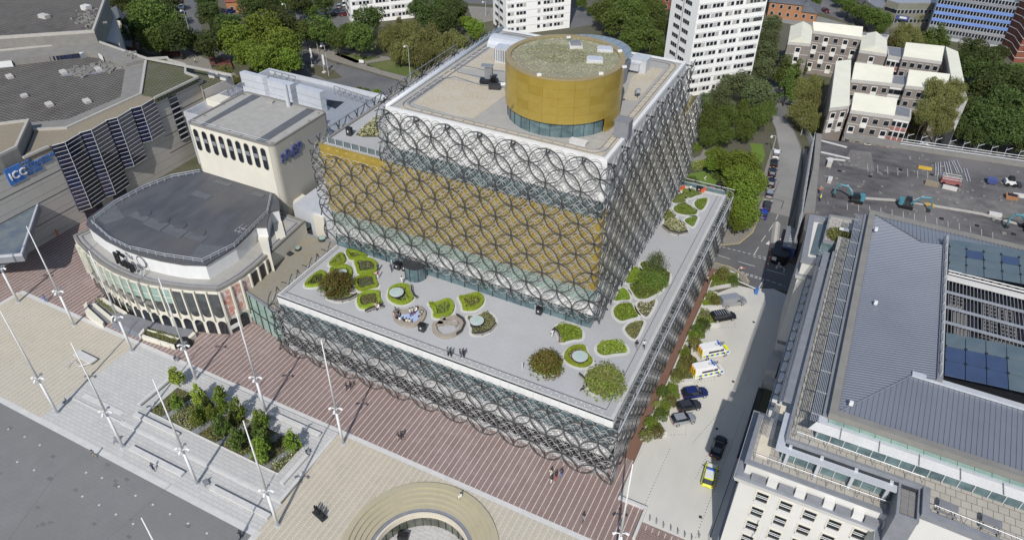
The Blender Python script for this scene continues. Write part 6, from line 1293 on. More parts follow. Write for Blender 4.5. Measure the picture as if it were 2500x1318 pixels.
def tree_meshes(kind, matname, variant):
    key = (kind, matname.name, variant)
    if key not in TM:
        n = {'round': 7000, 'willow': 8500, 'cone': 4500, 'young': 1900}[kind]
        P = crown_pts(n, 'cone' if kind == 'young' else kind, 11+variant*7+len(kind)); rs = np.random.RandomState(variant)
        V = leaves(n, P, {'round': .085, 'willow': .07, 'cone': .085, 'young': .15}[kind], rs=rs)
        if kind == 'willow': V = V.reshape(-1, 4, 3); c_ = V.mean(1, keepdims=True); V = ((V-c_)*np.array([.75, .75, 1.9])+c_).reshape(-1, 3)
        cm = quadmesh('crown', V, matname)
        tb = MB(); tb.tube((0, 0, -1.75), (0, 0, -.3), .055, 8, .035); rs2 = random.Random(variant)
        for k in range(7): a_ = k*.9+rs2.random(); tb.tube((0, 0, -.75+.1*k), (.6*math.cos(a_), .6*math.sin(a_), -.1+.1*k), .026, 5, .008)
        TM[key] = (cm, mesh('trunk', tb, m_bark, smooth=True))
    return TM[key]
def tree(px, py, rpx, kind, m, lab, group, zc=None, squash=1.0, cat='tree'):
    zc_ = 5
    for _ in range(4):
        p = at(px, py, zc_); dep = float((M @ (np.array(p)-CAM))[2]); r = rpx*dep/F; zc_ = 1.45*r*squash+.3 if zc is None else zc
    var = random.randrange(3); cm, tm = tree_meshes(kind, m, var); rz = random.random()*6.28
    t = thing('tree', lab, cat, (p[0], p[1], 0), group, rz)
    c_ = link('crown', cm, t, (0, 0, zc_), 0, (r, r, r*squash)); tr_ = link('trunk', tm, t, (0, 0, zc_), 0, (r, r, zc_/1.75)); return t
def cluster(desc, group, kind, m, pts, squash=1.0, **kw):
    pts = sorted(pts)
    for i, q in enumerate(pts):
        tree(q[0], q[1], q[2], kind, m, f'{ORD[i]} from left of the {desc}' if len(pts) > 1 else desc, group if len(pts) > 1 else None, squash=squash, **kw)
cluster('dark leafy trees lining the side street at the top left', 'dark street trees top left', 'round', L_dark, [(330, 70, 36), (405, 25, 30), (430, 85, 42), (505, 32, 32), (515, 108, 38), (560, 62, 36), (610, 20, 34), (690, 62, 40), (735, 10, 30), (790, 3, 30), (650, 5, 30), (470, 100, 24)])
cluster('mid green round trees behind the convention centre', 'mid green trees top left', 'round', L_mid, [(375, 50, 52), (345, 25, 36), (420, 60, 36), (375, 100, 36)])
cluster('bright green trees behind the white plant enclosures', 'bright green trees behind the theatre', 'round', L_bri, [(575, 95, 44), (640, 75, 50), (690, 110, 46), (605, 130, 40), (650, 145, 44), (700, 150, 36)])
cluster('small olive trees at the corner behind the convention centre', 'olive trees behind the convention centre', 'round', L_oli, [(545, 178, 24), (570, 198, 18)])
tree(672, 35, 32, 'willow', L_dark, 'dark weeping tree behind the bright green trees', None)
cluster('mid green trees along the upper road with street lamps', 'mid green trees along the upper road', 'round', L_mid, [(745, 75, 32), (785, 72, 38), (825, 95, 30), (880, 90, 38), (857, 78, 30), (760, 25, 20)])
tree(898, 45, 38, 'round', L_dark, 'dark round tree in front of the white block at the top', None); tree(975, 50, 13, 'cone', L_oli, 'small pointed conifer against the white block at the top', None)
cluster('yellow green willows between the road and the library roof', 'yellow green willows', 'willow', L_oli, [(940, 90, 26), (968, 82, 32), (995, 75, 34), (1005, 110, 38), (1050, 95, 40), (1080, 108, 38), (1105, 100, 32), (975, 120, 30), (1030, 130, 34), (1065, 138, 26), (1130, 108, 26)])
cluster('dark broad trees behind the willows', 'dark trees behind the willows', 'round', L_dark, [(1050, 40, 36), (1085, 50, 36), (1110, 25, 34), (1020, 20, 26), (1080, 5, 34)])
cluster('bright bushy trees beside the central tower', 'bright trees beside the central tower', 'round', L_bri, [(1160, 68, 26), (1140, 55, 20), (1175, 85, 18)])
cluster('dark dense trees between the two white towers', 'dark trees between the towers', 'round', L_mid, [(1475, 30, 34), (1505, 55, 38), (1540, 30, 42), (1560, 75, 40), (1590, 95, 34), (1600, 30, 34), (1540, 100, 34), (1500, 5, 34), (1575, 5, 34), (1620, 60, 22), (1605, 120, 22)])
cluster('trees right of the tower, going down to the library corner', 'trees right of the white tower', 'round', L_bus, [(1885, 60, 26), (1880, 95, 28), (1870, 130, 32), (1865, 165, 30), (1815, 205, 34), (1850, 225, 38), (1780, 205, 26), (1755, 235, 28), (1722, 245, 22), (1880, 245, 24)])
cluster('mid green trees above the library garden', 'mid green trees above the garden', 'willow', L_mid, [(1735, 285, 38), (1775, 275, 34), (1765, 320, 32), (1730, 330, 26), (1815, 265, 30), (1845, 280, 34), (1870, 265, 26), (1820, 310, 30)])
cluster('dark trees in front of the first cream roofed block', 'dark trees before the cream roofs', 'cone', L_mid, [(1915, 165, 30), (1945, 175, 30), (1925, 205, 32), (1960, 150, 20)], squash=1.2)
cluster('olive drooping trees beside the curve in the street', 'olive trees at the street curve', 'willow', L_oli, [(1955, 215, 28), (1978, 240, 32), (1962, 272, 34), (1985, 290, 30), (1990, 200, 24)])
cluster('big bright green trees beside the parked cars', 'bright green trees beside the parked cars', 'round', L_bri, [(1755, 385, 28), (1785, 395, 34), (1825, 400, 36), (1800, 440, 40), (1845, 445, 30), (1815, 480, 40), (1785, 510, 34), (1825, 525, 34), (1740, 400, 20), (1800, 545, 22)], squash=1.05)
cluster('trees at the top right between the street and the offices', 'trees at the far street', 'round', L_mid, [(2075, 15, 22), (2100, 30, 22), (2130, 40, 26), (2155, 50, 24), (2115, 5, 24), (2150, 72, 14)])
cluster('olive trees in front of the blue office block', 'olive trees before the blue block', 'willow', L_oli, [(2205, 75, 26), (2235, 90, 30), (2215, 100, 24), (2240, 40, 18), (2190, 95, 20)])
cluster('dark trees directly in front of the blue office block', 'dark trees before the blue block', 'cone', L_mid, [(2285, 85, 32), (2300, 100, 26), (2265, 95, 26)], squash=1.1)
cluster('small trees in the courtyard of the flats', 'courtyard trees', 'round', L_bri, [(2040, 145, 18), (2075, 155, 12), (2022, 165, 12)])
cluster('willowy trees covering the right end of the flats', 'willowy trees at the right end of the flats', 'willow', L_oli, [(2290, 215, 34), (2320, 235, 34), (2280, 255, 34), (2315, 275, 30), (2260, 275, 24), (2335, 210, 24), (2300, 300, 26)], zc=13)
cluster('reddish small trees beside the flats', 'reddish trees beside the flats', 'round', L_red, [(2235, 285, 22), (2250, 305, 18), (2225, 322, 10)])
cluster('dark dense trees filling the right edge', 'dark trees at the right edge', 'round', L_dark, [(2375, 120, 34), (2400, 150, 40), (2370, 165, 34), (2440, 185, 40), (2490, 200, 40), (2410, 215, 44), (2460, 250, 46), (2370, 260, 34), (2405, 290, 46), (2455, 320, 44), (2500, 300, 44), (2350, 310, 30), (2380, 330, 28), (2500, 350, 30), (2440, 130, 24), (2345, 140, 22)])
cluster('green trees at the lower right of the dark wood', 'green trees in the dark wood', 'round', L_mid, [(2430, 170, 26), (2480, 270, 30), (2430, 275, 30), (2490, 175, 24)])
cluster('tiny trees at the top edge beyond the towers', 'tiny trees beyond the towers', 'round', L_mid, [(1420, 8, 14), (1440, 25, 10), (1655, 5, 10), (860, 5, 18), (700, 5, 24), (1005, 5, 20), (1990, 5, 14), (2050, 0, 14)])
cluster('dark trees along the top left edge', 'dark trees at the top left edge', 'round', L_dark, [(290, 5, 30), (330, 0, 30), (375, 5, 24), (420, 0, 20), (500, 5, 26), (530, 60, 20), (40, -5, 24), (100, -12, 24), (160, -14, 24)])
# garden trees on the terrace in the square
i = 0
gt_ = [(427, 912, 21, L_yel), (428, 975, 18, L_bri), (480, 955, 20, L_yel), (483, 1000, 17, L_bri), (475, 1015, 18, L_bri), (512, 1000, 16, L_bri), (533, 955, 21, L_bri), (540, 985, 17, L_bri), (574, 990, 23, L_bri), (535, 1030, 24, L_mid), (575, 1060, 26, L_mid), (570, 1015, 14, L_mid), (632, 1015, 24, L_bri), (625, 1045, 18, L_mid), (632, 1085, 28, L_bri), (640, 1060, 20, L_mid), (711, 1068, 24, L_bri), (500, 975, 13, L_mid)]
for q in sorted(gt_, key=lambda q: q[0]): tree(q[0], q[1], q[2], 'young', q[3], f'{ORD[i]} from left of the young slender trees in the square garden', 'young trees in the square garden', squash=1.45); i += 1
def inpoly(p, q):
    x, y = p; c = False; n = len(q)
    for i in range(n):
        x1, y1 = q[i]; x2, y2 = q[(i+1) % n]
        if (y1 > y) != (y2 > y) and x < (x2-x1)*(y-y1)/(y2-y1)+x1: c = not c
    return c
def fillpts(q, dens, rs=random):
    xs = [a for a, b in q]; ys = [b for a, b in q]; n = int((max(xs)-min(xs))*(max(ys)-min(ys))*dens); out = []
    for _ in range(n):
        p = (rs.uniform(min(xs), max(xs)), rs.uniform(min(ys), max(ys)))
        if inpoly(p, q): out.append(p)
    return out
def fuzz(name, q, z, h, dens, size, m, parent=None, lump=1.0, flat=0.0):
    pts = fillpts(q, dens)
    if not pts: return None
    P = np.array([(a, b, z) for a, b in pts]); ph = (np.sin(P[:, 0]*1.9+P[:, 1]*.7)+np.sin(P[:, 1]*2.3-P[:, 0]*1.1))*.25*lump+.6
    P[:, 2] += np.random.rand(len(P))**.6*h*ph; V = leaves(len(P), P, size, flat=flat)
    if parent is not None:
        V = V-np.array(ORG[parent.name]); o = link(name, quadmesh(name, V, m), parent); o['kind'] = 'stuff'; return o
    return link(name, quadmesh(name, V, m))
def shrub(x, y, z, r, h, m, lab, group=None, cat='shrub', n=1100):
    rs = np.random.RandomState(random.randrange(9999)); key = ('shrub', m.name, n)
    if key not in TM:
        d = rs.normal(size=(n, 3)); d /= np.linalg.norm(d, axis=1)[:, None]; d[:, 2] = np.abs(d[:, 2]); P = d*(rs.uniform(.6, 1.06, n)+.12*np.sin(d[:, 0]*7)*np.cos(d[:, 1]*9))[:, None]
        TM[key] = quadmesh('foliage', leaves(n, P, .14, rs=rs), m)
    o = link('shrub', TM[key], None, (x, y, z), random.random()*6, (r, r, h)); ORG[o.name] = (x, y, z); return tag(o, lab, cat, group)
# garden bed in the square
Q = [(-70.0, -21.85), (-43.3, -21.85), (-43.3, -15.7), (-70.0, -15.7)]
bd = thing('garden_bed', 'sunken planted garden bed with grasses under the young trees in the square', 'garden bed', (-56, -18.8, .22))
part('soil', MB().sheet(Q, .235), m_soil, bd); part('edging', MB().band(Q, .12, .22, .34), m_step, bd)
for (x0, w) in ((-67.3, 1.0), (-60.9, 1.3), (-55.8, 1.0), (-50.2, 1.1), (-46.2, 1.0)): part('bed_path', MB().prism([(x0, -21.7), (x0+w, -21.7), (x0+w+1.5, -15.9), (x0+1.5, -15.9)], .235, .26), m_lead, bd)
for (x0, x1, m, h) in ((-69.8, -67.4, L_mix, .9), (-66.2, -61.2, L_dry, .8), (-66, -61.5, L_mix, .7), (-59.4, -56.2, L_red, .7), (-54.6, -50.5, L_pur, .5), (-54.6, -50.5, L_mix, .6), (-49, -46.4, L_pur, .5), (-49, -46.4, L_mid, .5), (-45.1, -43.5, L_dry, 1.1), (-45.1, -43.5, L_mix, .9), (-69.8, -43.6, L_mix, .5), (-59, -56, L_mix, .8)):
    o = fuzz('grasses', [(x0, -21.6), (x1, -21.6), (x1+1.2 if x1 < -44 else x1, -15.9), (x0+1.2, -15.9)], .24, h, 16, .24, m, bd); 
    if o: o['kind'] = 'stuff'
# lawn over the drum
o = fuzz('roof_meadow', [(DX+7.6*math.cos(i*.2), DY+7.6*math.sin(i*.2)) for i in range(31)], 50.72, .3, 42, .12, L_dry); tag(o, 'dry yellow grass meadow growing on the golden drum roof', 'grass', kind='stuff')
L_mead = leafm('leaf_meadow', (0.22, 0.235, 0.12), (0.28, 0.27, 0.15), .6); o = fuzz('roof_meadow_green', [(DX-1.5+4.8*math.cos(i*.3), DY+.5+3.4*math.sin(i*.3)) for i in range(21)], 50.72, .4, 50, .13, L_mead); tag(o, 'greener tufts on the left part of the golden drum roof', 'grass', kind='stuff')
tb = thing('terrace_planting', 'dry grass planting beside the round paving on the upper left library terrace', 'planting', at(893, 312, GT+.03)); Q = poly(GT+.03, [(868, 330), (905, 296), (925, 282), (928, 335), (885, 335)])
fuzz('grasses', Q, GT+.03, .9, 40, .26, L_dry, tb); fuzz('green_grasses', Q, GT+.03, .7, 25, .22, L_mix, tb); part('soil', MB().sheet(Q, GT+.05), m_soil, tb)
# ------------------------------------------------------------------ planting beds on the library terrace
TZ = LZ+0.03
ZA = lambda pts: poly(TZ, pts, 720, 590, 4.8825)
ZB = lambda pts: poly(TZ, pts, 940, 700, 8.2367)
ZC = lambda pts: poly(TZ, pts, 1300, 680, 6.59)
ZD = lambda pts: poly(TZ, pts, 800, 800, 2.545)
ZE = lambda pts: poly(TZ, pts, 1460, 620, 5.49)
ZG = lambda pts: poly(TZ, pts, 1600, 440, 6.59)
def smooth(p, it=2):
    for _ in range(it):
        q = []
        for i in range(len(p)):
            a, b = p[i], p[(i+1) % len(p)]; q += [(a[0]*.75+b[0]*.25, a[1]*.75+b[1]*.25), (a[0]*.25+b[0]*.75, a[1]*.25+b[1]*.75)]
        p = q
    return p
def bed(Q, lab, hedge=True, fill=((L_mix, .45, 40),), z=TZ, hh=.5, soil=None, hw=.5, kerb=.35, sz=.2):
    Q = smooth(Q, 2)
    if area(Q) < 0: Q = Q[::-1]
    c = (sum(p[0] for p in Q)/len(Q), sum(p[1] for p in Q)/len(Q), z); t = thing('planting_bed', lab, 'planting bed', c, 'curved planting beds on the library terrace')
    part('kerb', MB().prism(off(Q, kerb), z-.02, z+.05), m_step, t)
    if hedge:
        hp = inset(Q, .05); mb = MB(); mb.band(hp, hw, z+.05, z+hh); part('hedge_core', mb, L_hed, t)
        inn = inset(hp, hw); P = []
        for i in range(len(hp)):
            a, b = hp[i], hp[(i+1) % len(hp)]; a2, b2 = inn[i], inn[(i+1) % len(hp)]; L = math.dist(a, b)
            for _ in range(int(L*95)):
                f_, g_ = random.random(), random.random(); x_ = (a[0]+(b[0]-a[0])*f_)*(1-g_)+(a2[0]+(b2[0]-a2[0])*f_)*g_; y_ = (a[1]+(b[1]-a[1])*f_)*(1-g_)+(a2[1]+(b2[1]-a2[1])*f_)*g_; P.append((x_, y_, z+hh+random.uniform(-.02, .05)))
            for _ in range(int(L*45)):
                f_ = random.random(); P.append((a[0]+(b[0]-a[0])*f_, a[1]+(b[1]-a[1])*f_, z+.05+random.random()*(hh-.03)))
        o = link('hedge', quadmesh('hedge', leaves(len(P), np.array(P), .12)-np.array(ORG[t.name]), L_hed), t); o['kind'] = 'stuff'; fq = inset(hp, hw+.02)
    else: fq = inset(Q, .1)
    part('soil', MB().sheet(fq, z+.1), soil or m_soil, t)
    for m, h, d in fill:
        o = fuzz('plants', fq, z+.08, h, d, sz, m, t)
        if o: o['kind'] = 'stuff'
    return t
G1 = ((L_mix, .4, 60), (L_bri, .35, 40))
bed(ZA([(560,130),(590,200),(620,255),(520,290),(380,300),(470,200)]), 'triangular hedged bed near the left parapet of the terrace', True, G1)
bed(ZA([(630,100),(740,120),(890,185),(800,205),(670,235),(625,190),(600,140)]), 'hedged bed with a pointed tip along the glass wall, top of the left group', True, G1)
bed(ZA([(760,215),(860,205),(950,230),(995,290),(985,370),(850,390),(740,400),(730,320),(695,260)]), 'hedged bed with grey green planting, right of the path in the left group', True, ((L_pal, .3, 20), (L_bus, .35, 50)))
bed(ZA([(960,390),(975,480),(1010,550),(900,565),(790,605),(720,570),(705,500),(720,440),(830,400)]), 'hedged bed with low green grass, third down in the left group', True, ((L_bus, .3, 60),))
bed(ZA([(1025,600),(1010,680),(1060,760),(960,770),(800,820),(745,770),(735,700),(780,630),(880,592)]), 'hedged bed with a slatted bench on its near side where people sit', True, ((L_oli, .5, 60),))
bed(ZA([(400,330),(520,300),(620,285),(690,340),(690,420),(640,480),(560,480),(440,420)]), 'hedged bed with a round roof light behind the reddish shrub', True, G1)
bed(ZA([(320,345),(390,400),(380,470),(300,540),(150,555),(100,530),(200,420)]), 'leaf shaped hedged bed at the left end of the terrace', True, ((L_mid, .9, 60), (L_mix, .8, 30)))
bed(ZA([(340,600),(480,600),(700,620),(740,640),(650,700),(560,720),(470,715),(380,680)]), 'bed of pale flowering plants in front of the reddish shrub', False, ((L_pal, .5, 50), (L_mix, .4, 30)))
bed(ZA([(1370,520),(1375,620),(1430,690),(1340,750),(1240,765),(1120,710),(1100,640),(1130,560),(1230,515)]), 'rounded hedged bed holding a round white roof light, upper middle of the terrace', True, ((L_mix, .5, 60), (L_bri, .4, 30)), hw=.6)
bed(ZA([(1580,730),(1680,750),(1820,680),(1890,730),(1905,800),(1870,880),(1760,920),(1640,915),(1650,850),(1620,780)]), 'hedged bed of dark green grass between the blue play area and the yellow bed', True, ((L_bri, .5, 60), (L_mix, .4, 40)), hw=.6)
bed(ZB([(1460,215),(1640,200),(1850,125),(1980,200),(2000,320),(1930,420),(1780,500),(1550,490),(1560,420),(1520,310)]), 'hedged bed full of yellow flowering plants', True, ((L_yel, .9, 70),), hw=.55)
bed(ZB([(1620,600),(1780,590),(1880,580),(2030,490),(2170,570),(2245,700),(2200,830),(2080,930),(1880,985),(1720,960),(1740,850),(1700,720)]), 'bed of white flowering plants holding a round roof light', False, ((L_pal, .6, 90), (L_mix, .3, 15)), soil=m_soil)
bed(ZC([(340,800),(420,740),(540,722),(680,750),(780,820),(815,900),(800,990),(640,990),(450,1060),(430,920),(380,850)]), 'open mound of bright green planting near the glass corner', False, ((L_bri, .6, 90), (L_hed, .5, 60)), soil=m_grassb)
bed(ZD([(1510,120),(1600,110),(1610,165),(1660,215),(1600,255),(1520,240),(1465,200),(1470,160)]), 'hedged bed with a round roof light between the two big shrubs', True, ((L_dry, .3, 30), (L_mix, .3, 30)), hw=.6)
bed(ZD([(1670,110),(1740,75),(1830,90),(1865,130),(1865,160),(1780,165),(1710,180),(1665,150)]), 'mound of tall yellow green grass near the right parapet', False, ((L_hed, .9, 80), (L_bri, .8, 50), (L_dry, .5, 15)), soil=m_grassb)
bed(ZD([(1300,280),(1360,300),(1430,285),(1465,240),(1440,200),(1360,180),(1290,190),(1265,230)]), 'round bed under the reddish green shrub', False, ((L_bri, .4, 60),), soil=m_grassb)
bed(ZD([(1600,300),(1620,260),(1700,230),(1790,260),(1800,330),(1740,400),(1640,420),(1610,370)]), 'bed under the big olive shrub nearest the front right corner', False, ((L_mix, .5, 50),), soil=m_grassb)
bed(ZE([(455,175),(540,180),(610,270),(625,330),(500,400),(345,400),(400,280)]), 'lawn like green bed against the ringed wall on the right terrace', False, ((L_bri, .25, 90), (L_hed, .2, 50)), soil=m_grassb)
bed(ZE([(540,110),(700,100),(850,190),(930,230),(980,300),(920,440),(800,540),(640,615),(520,610),(470,540),(400,430),(520,400),(630,330),(600,230)]), 'largest bed on the right terrace, with dense green and yellow growth', False, ((L_mid, .8, 70), (L_bri, .8, 50), (L_dry, .5, 10)), soil=m_grassb, sz=.25)
bed(ZE([(310,445),(380,470),(430,540),(440,625),(330,625),(200,645),(250,540)]), 'small triangular green bed against the ringed wall', False, ((L_bri, .25, 90), (L_hed, .2, 40)), soil=m_grassb)
bed(ZE([(200,740),(260,675),(370,650),(460,660),(490,750),(570,850),(440,870),(320,915),(240,870),(200,810)]), 'bright green rounded bed just right of the glass corner', False, ((L_bri, .25, 100), (L_hed, .25, 50)), soil=m_grassb)
bed(ZE([(530,640),(640,660),(780,600),(770,680),(690,820),(650,860),(560,800),(510,720)]), 'brownish sparse bed beside the right terrace walkway', False, ((L_dry, .3, 20), (L_oli, .3, 40)))
bed(ZE([(360,980),(430,920),(560,890),(630,900),(590,1000),(520,1150),(450,1140),(380,1070),(350,1020)]), 'half brown half green bed where two people walk past', False, ((L_oli, .3, 50), (L_mix, .3, 20)))
bed(ZG([(130,670),(240,620),(390,630),(530,790),(500,850),(370,880),(240,850),(130,740)]), 'bed of pale straw coloured plants at the near end of the far group', False, ((L_dry, .5, 50), (L_bri, .4, 30), (L_pal, .4, 20)))
bed(ZG([(210,440),(280,540),(360,570),(280,640),(100,640),(140,540)]), 'green and brown wedge bed against the ringed wall in the far group', False, ((L_mix, .4, 60), (L_mid, .3, 20)))
bed(ZG([(460,640),(560,590),(705,580),(660,680),(610,770),(530,720),(470,680)]), 'small green bed with white flowers beside the far walkway', False, ((L_bri, .3, 70), (L_pal, .3, 20)), soil=m_grassb)
bed(ZG([(280,430),(400,390),(520,370),(600,450),(690,510),(660,560),(560,575),(400,555),(290,510)]), 'central oval bed of the far group', False, ((L_bri, .35, 60), (L_oli, .35, 30)), soil=m_grassb)
bed(ZG([(360,210),(450,240),(500,320),(490,370),(250,385),(300,290)]), 'olive coloured bed at the far end against the ringed wall', False, ((L_mix, .35, 60),), soil=m_grassb)
bed(ZG([(620,350),(720,290),(855,285),(830,390),(755,500),(680,480),(620,410)]), 'green bed with orange flowers at the far right end', False, ((L_bri, .3, 70), (L_red, .35, 12)), soil=m_grassb)
bed(ZG([(430,150),(560,130),(780,230),(650,260),(560,305),(450,270),(420,220)]), 'farthest bed, beside the orange barriers', False, ((L_pal, .4, 30), (L_bri, .35, 60)), soil=m_grassb)
def big_shrub(px, py, r, h, m, lab, z=TZ, n=6500, m2=None):
    p = at(px, py, z); key = ('bigshrub', m.name, n); rs = np.random.RandomState(len(lab))
    if key not in TM:
        k = 160; a_ = rs.uniform(0, 6.28, k); e_ = rs.uniform(.15, 1.5, k); D_ = np.stack([np.cos(a_)*np.cos(e_), np.sin(a_)*np.cos(e_), np.sin(e_)], 1); i = rs.randint(0, k, n); t_ = rs.uniform(.25, 1.05, n)
        TM[key] = quadmesh('foliage', leaves(n, D_[i]*t_[:, None]+rs.normal(size=(n, 3))*.08, .08, rs=rs), m)
    t = thing('shrub', lab, 'shrub', p, None, 0); link('foliage', TM[key], t, (0, 0, 0), random.random()*6, (r, r, h))
    if m2: 
        key = ('bigshrub', m2.name, 900)
        if key not in TM: D_ = rs.normal(size=(900, 3)); D_ /= np.linalg.norm(D_, axis=1)[:, None]; D_[:, 2] = abs(D_[:, 2]); TM[key] = quadmesh('foliage', leaves(900, D_*rs.uniform(.5, 1, 900)[:, None], .12, rs=rs), m2)
        link('foliage', TM[key], t, (0, 0, 0), 0, (r, r, h*.95))
    mb = MB()
    for k in range(7): a_ = k*.9; mb.tube((0, 0, 0), (r*.4*math.cos(a_), r*.4*math.sin(a_), h*.55), .05, 4, .02)
    link('stems', mesh('stems', mb, m_bark), t)
big_shrub(823, 705, 3.1, 2.9, L_red, 'big reddish brown shrub in the left group of beds', m2=L_mid)
big_shrub(1333, 900, 2.7, 3.0, L_red, 'round reddish green shrub at the front of the terrace', m2=L_bri); big_shrub(1476, 945, 3.1, 3.6, L_mix, 'big olive green shrub at the front right corner of the terrace', m2=L_bri)
big_shrub(1600, 655, 2.3, 3.2, L_bus, 'wispy grey green shrub standing on the right terrace', n=2200); big_shrub(1590, 690, 3.0, 1.3, L_mid, 'low spreading shrub filling the largest bed of the right terrace', m2=L_bri)
# round roof lights in the terrace
for (px, py, r, lab) in ((836, 664, .75, 'bluish round roof light behind the reddish shrub'), (968, 713, 1.15, 'round white roof light in the rounded hedged bed'), (1164, 782, 1.1, 'round white roof light in the bed of white flowers'), (1416, 869, 1.15, 'round white roof light in the hedged bed by the two big shrubs')):
    p = at(px, py, TZ+.9); t = thing('round_roof_light', lab, 'roof light', (p[0], p[1], TZ), 'round roof lights on the terrace')
    part('upstand', MB().cyl(p[0], p[1], TZ, TZ+.85, r, 28), m_dark, t); part('rim', MB().cyl(p[0], p[1], TZ+.85, TZ+.93, r+.05, 28), m_lgrey, t); part('glass', MB().cyl(p[0], p[1], TZ+.93, TZ+.97, r*.86, 28), mat('frosted_glass', (.40, .50, .47), .25, 0, (.35, .44, .42), 1), t)
# blue play area with a kidney shaped timber seat
Q = smooth(ZB([(150,540),(200,470),(330,500),(440,490),(600,450),(680,400),(790,480),(835,560),(800,680),(700,780),(560,830),(400,830),(250,760),(170,670)]), 2)
t = thing('seating_circle', 'kidney shaped timber seat wall round a pale blue floor', 'seat', (*at(1000, 772, TZ)[:2], TZ)); part('seat_wall', MB().band(Q, .75, TZ, TZ+.5), m_wood, t)
part('blue_floor', MB().sheet(inset(Q, .7), TZ+.02), mat('pale_blue_floor', (.38, .46, .66), .7, 0, (.34, .42, .6), .8), t)
Q2 = smooth(ZB([(1010,750),(980,830),(1000,930),(1110,1020),(1240,1030),(1380,1000),(1500,920),(1560,820),(1540,720),(1430,630),(1300,650),(1180,700),(1200,760)]), 2)
t = thing('seating_circle', 'empty kidney shaped timber seat wall with a small bench in its opening', 'seat', (*at(1096, 805, TZ)[:2], TZ)); Q2 = off(Q2, .3); part('seat_wall', MB().band(Q2, .7, TZ, TZ+.5), m_wood, t); part('backrest', MB().strip([at(940+a/8.2367, 700+b/8.2367, TZ)[:2] for a, b in ((1440, 620), (1560, 700), (1600, 800), (1540, 940), (1440, 1010))], .12, TZ+.5, h=.45), m_dark, t)
def bench(px, py, rz, lab, z=TZ, l=1.8, m=m_wood):
    p = at(px, py, z); t = thing('bench', lab, 'bench', p, None, rz)
    for k in range(4): part_l('slat', MB().box(-l/2, l/2, -.25+.13*k, -.15+.13*k, .42, .46), m, t)
    for k in range(2): part_l('back_slat', MB().box(-l/2, l/2, .27, .31, .55+.15*k, .65+.15*k), m, t)
    for s_ in (-1, 1): part_l('leg', MB().box(s_*l/2*.85-.04, s_*l/2*.85+.04, -.25, .3, 0, .42), m_dark, t)
bench(1095, 795, R(15), 'small slatted bench inside the empty kidney shaped seat', l=3)
def arcbench(pts, lab, z=TZ, off_=(720, 590, 4.8825)):
    P = [at(off_[0]+a/off_[2], off_[1]+b/off_[2], z)[:2] for a, b in pts]; c = P[len(P)//2]; t = thing('curved_bench', lab, 'bench', (c[0], c[1], z)); part('seat', MB().strip(P, .5, z+.4, h=.06), m_wood, t); part('rail', MB().strip(P, .08, z+.46, h=.35), m_dark, t)
    for p in P[1:-1]: part('leg', MB().box(p[0]-.05, p[0]+.05, p[1]-.15, p[1]+.15, z, z+.4), m_dark, t)
arcbench([(470,720),(570,722),(660,700),(745,650)], 'curved slatted bench round the near side of the pale planting'); arcbench([(1385,540),(1390,610),(1420,670),(1460,690)], 'curved bench along the right side of the round hedged bed'); arcbench([(840,855),(900,825),(980,800),(1060,795)], 'curved bench where a group of people sit below the hedged bed')
arcbench([(1800,985),(1960,975),(2120,910),(2230,780)], 'curved bench round the near side of the white flowers', off_=(940, 700, 8.2367)); arcbench([(340,830),(410,900),(440,980),(430,1060)], 'curved bench at the left of the bright green mound', off_=(1300, 680, 6.59)); arcbench([(1560,300),(1595,330),(1610,380)], 'curved bench at the left of the big olive shrub', off_=(800, 800, 2.545))
arcbench([(110,760),(220,850),(370,890),(520,860)], 'curved edge bench round the straw coloured bed', off_=(1600, 440, 6.59))
def bin_(px, py, lab, z=TZ, rz=0.0, m=m_dark, w=.45, h=1.15):
    p = at(px, py, z); t = thing('litter_bin', lab, 'bin', p, None, rz); part_l('body', MB().prism(rr(-w, w, -w*.8, w*.8, .12, 2), 0, h), m, t); part_l('lid', MB().prism(rr(-w*1.05, w*1.05, -w*.85, w*.85, .12, 2), h, h+.08), m_blk, t); part_l('notice', MB().box(-.12, .12, -w*.8-.02, -w*.8-.003, h*.5, h*.75), m_white, t)
bin_(1031, 806, 'dark litter bin beside the blue play area', w=.55, h=1.2); bin_(972, 655, 'dark litter bin left of the revolving door', w=.6); bin_(989, 660, 'dark litter bin nearest the revolving door', w=.5); bin_(1316, 765, 'dark litter bin by the glass wall near the corner', w=.5); bin_(854, 330, 'black round topped bin on the upper left terrace', GT+.03, w=.5, h=1.3)
for (px, py, lab) in ((957, 648, 'pale tall bollard by the entrance left of the bins'), (1293, 750, 'left one of two pale bollards by the side door'), (1307, 757, 'right one of two pale bollards by the side door'), (1275, 900, 'lone pale bollard near the round reddish shrub')):
    p = at(px, py, TZ); o = link('bollard', mesh('bollard', MB().cyl(0, 0, 0, 1.2, .13, 10), m_lgrey), None, p); tag(o, lab, 'bollard')
for (px, py, lab) in ((1664, 465, 'orange plastic barrier at the wall end of the far terrace'), (1717, 470, 'orange plastic barrier near the middle of the far terrace')):
    p = at(px, py, TZ); t = thing('plastic_barrier', lab, 'barrier', p, None, 1.1); part_l('panel', MB().box(-.9, .9, -.05, .05, .15, 1.0), m_oran, t); part_l('foot', MB().box(-.9, -.7, -.3, .3, 0, .15), m_blk, t); part_l('foot', MB().box(.7, .9, -.3, .3, 0, .15), m_blk, t)
bin_(1707, 466, 'dark tool box beside the orange barrier on the far terrace', w=.6, h=.9); 
part('far_balustrade', MB().box(-9.5, -.5, 65.6, 65.66, 12.1, 13.2), m_teal, lib); part('far_handrail', MB().box(-9.5, -.5, 65.55, 65.7, 13.2, 13.26), m_lgrey, lib)
p = at(1752, 800, 0)
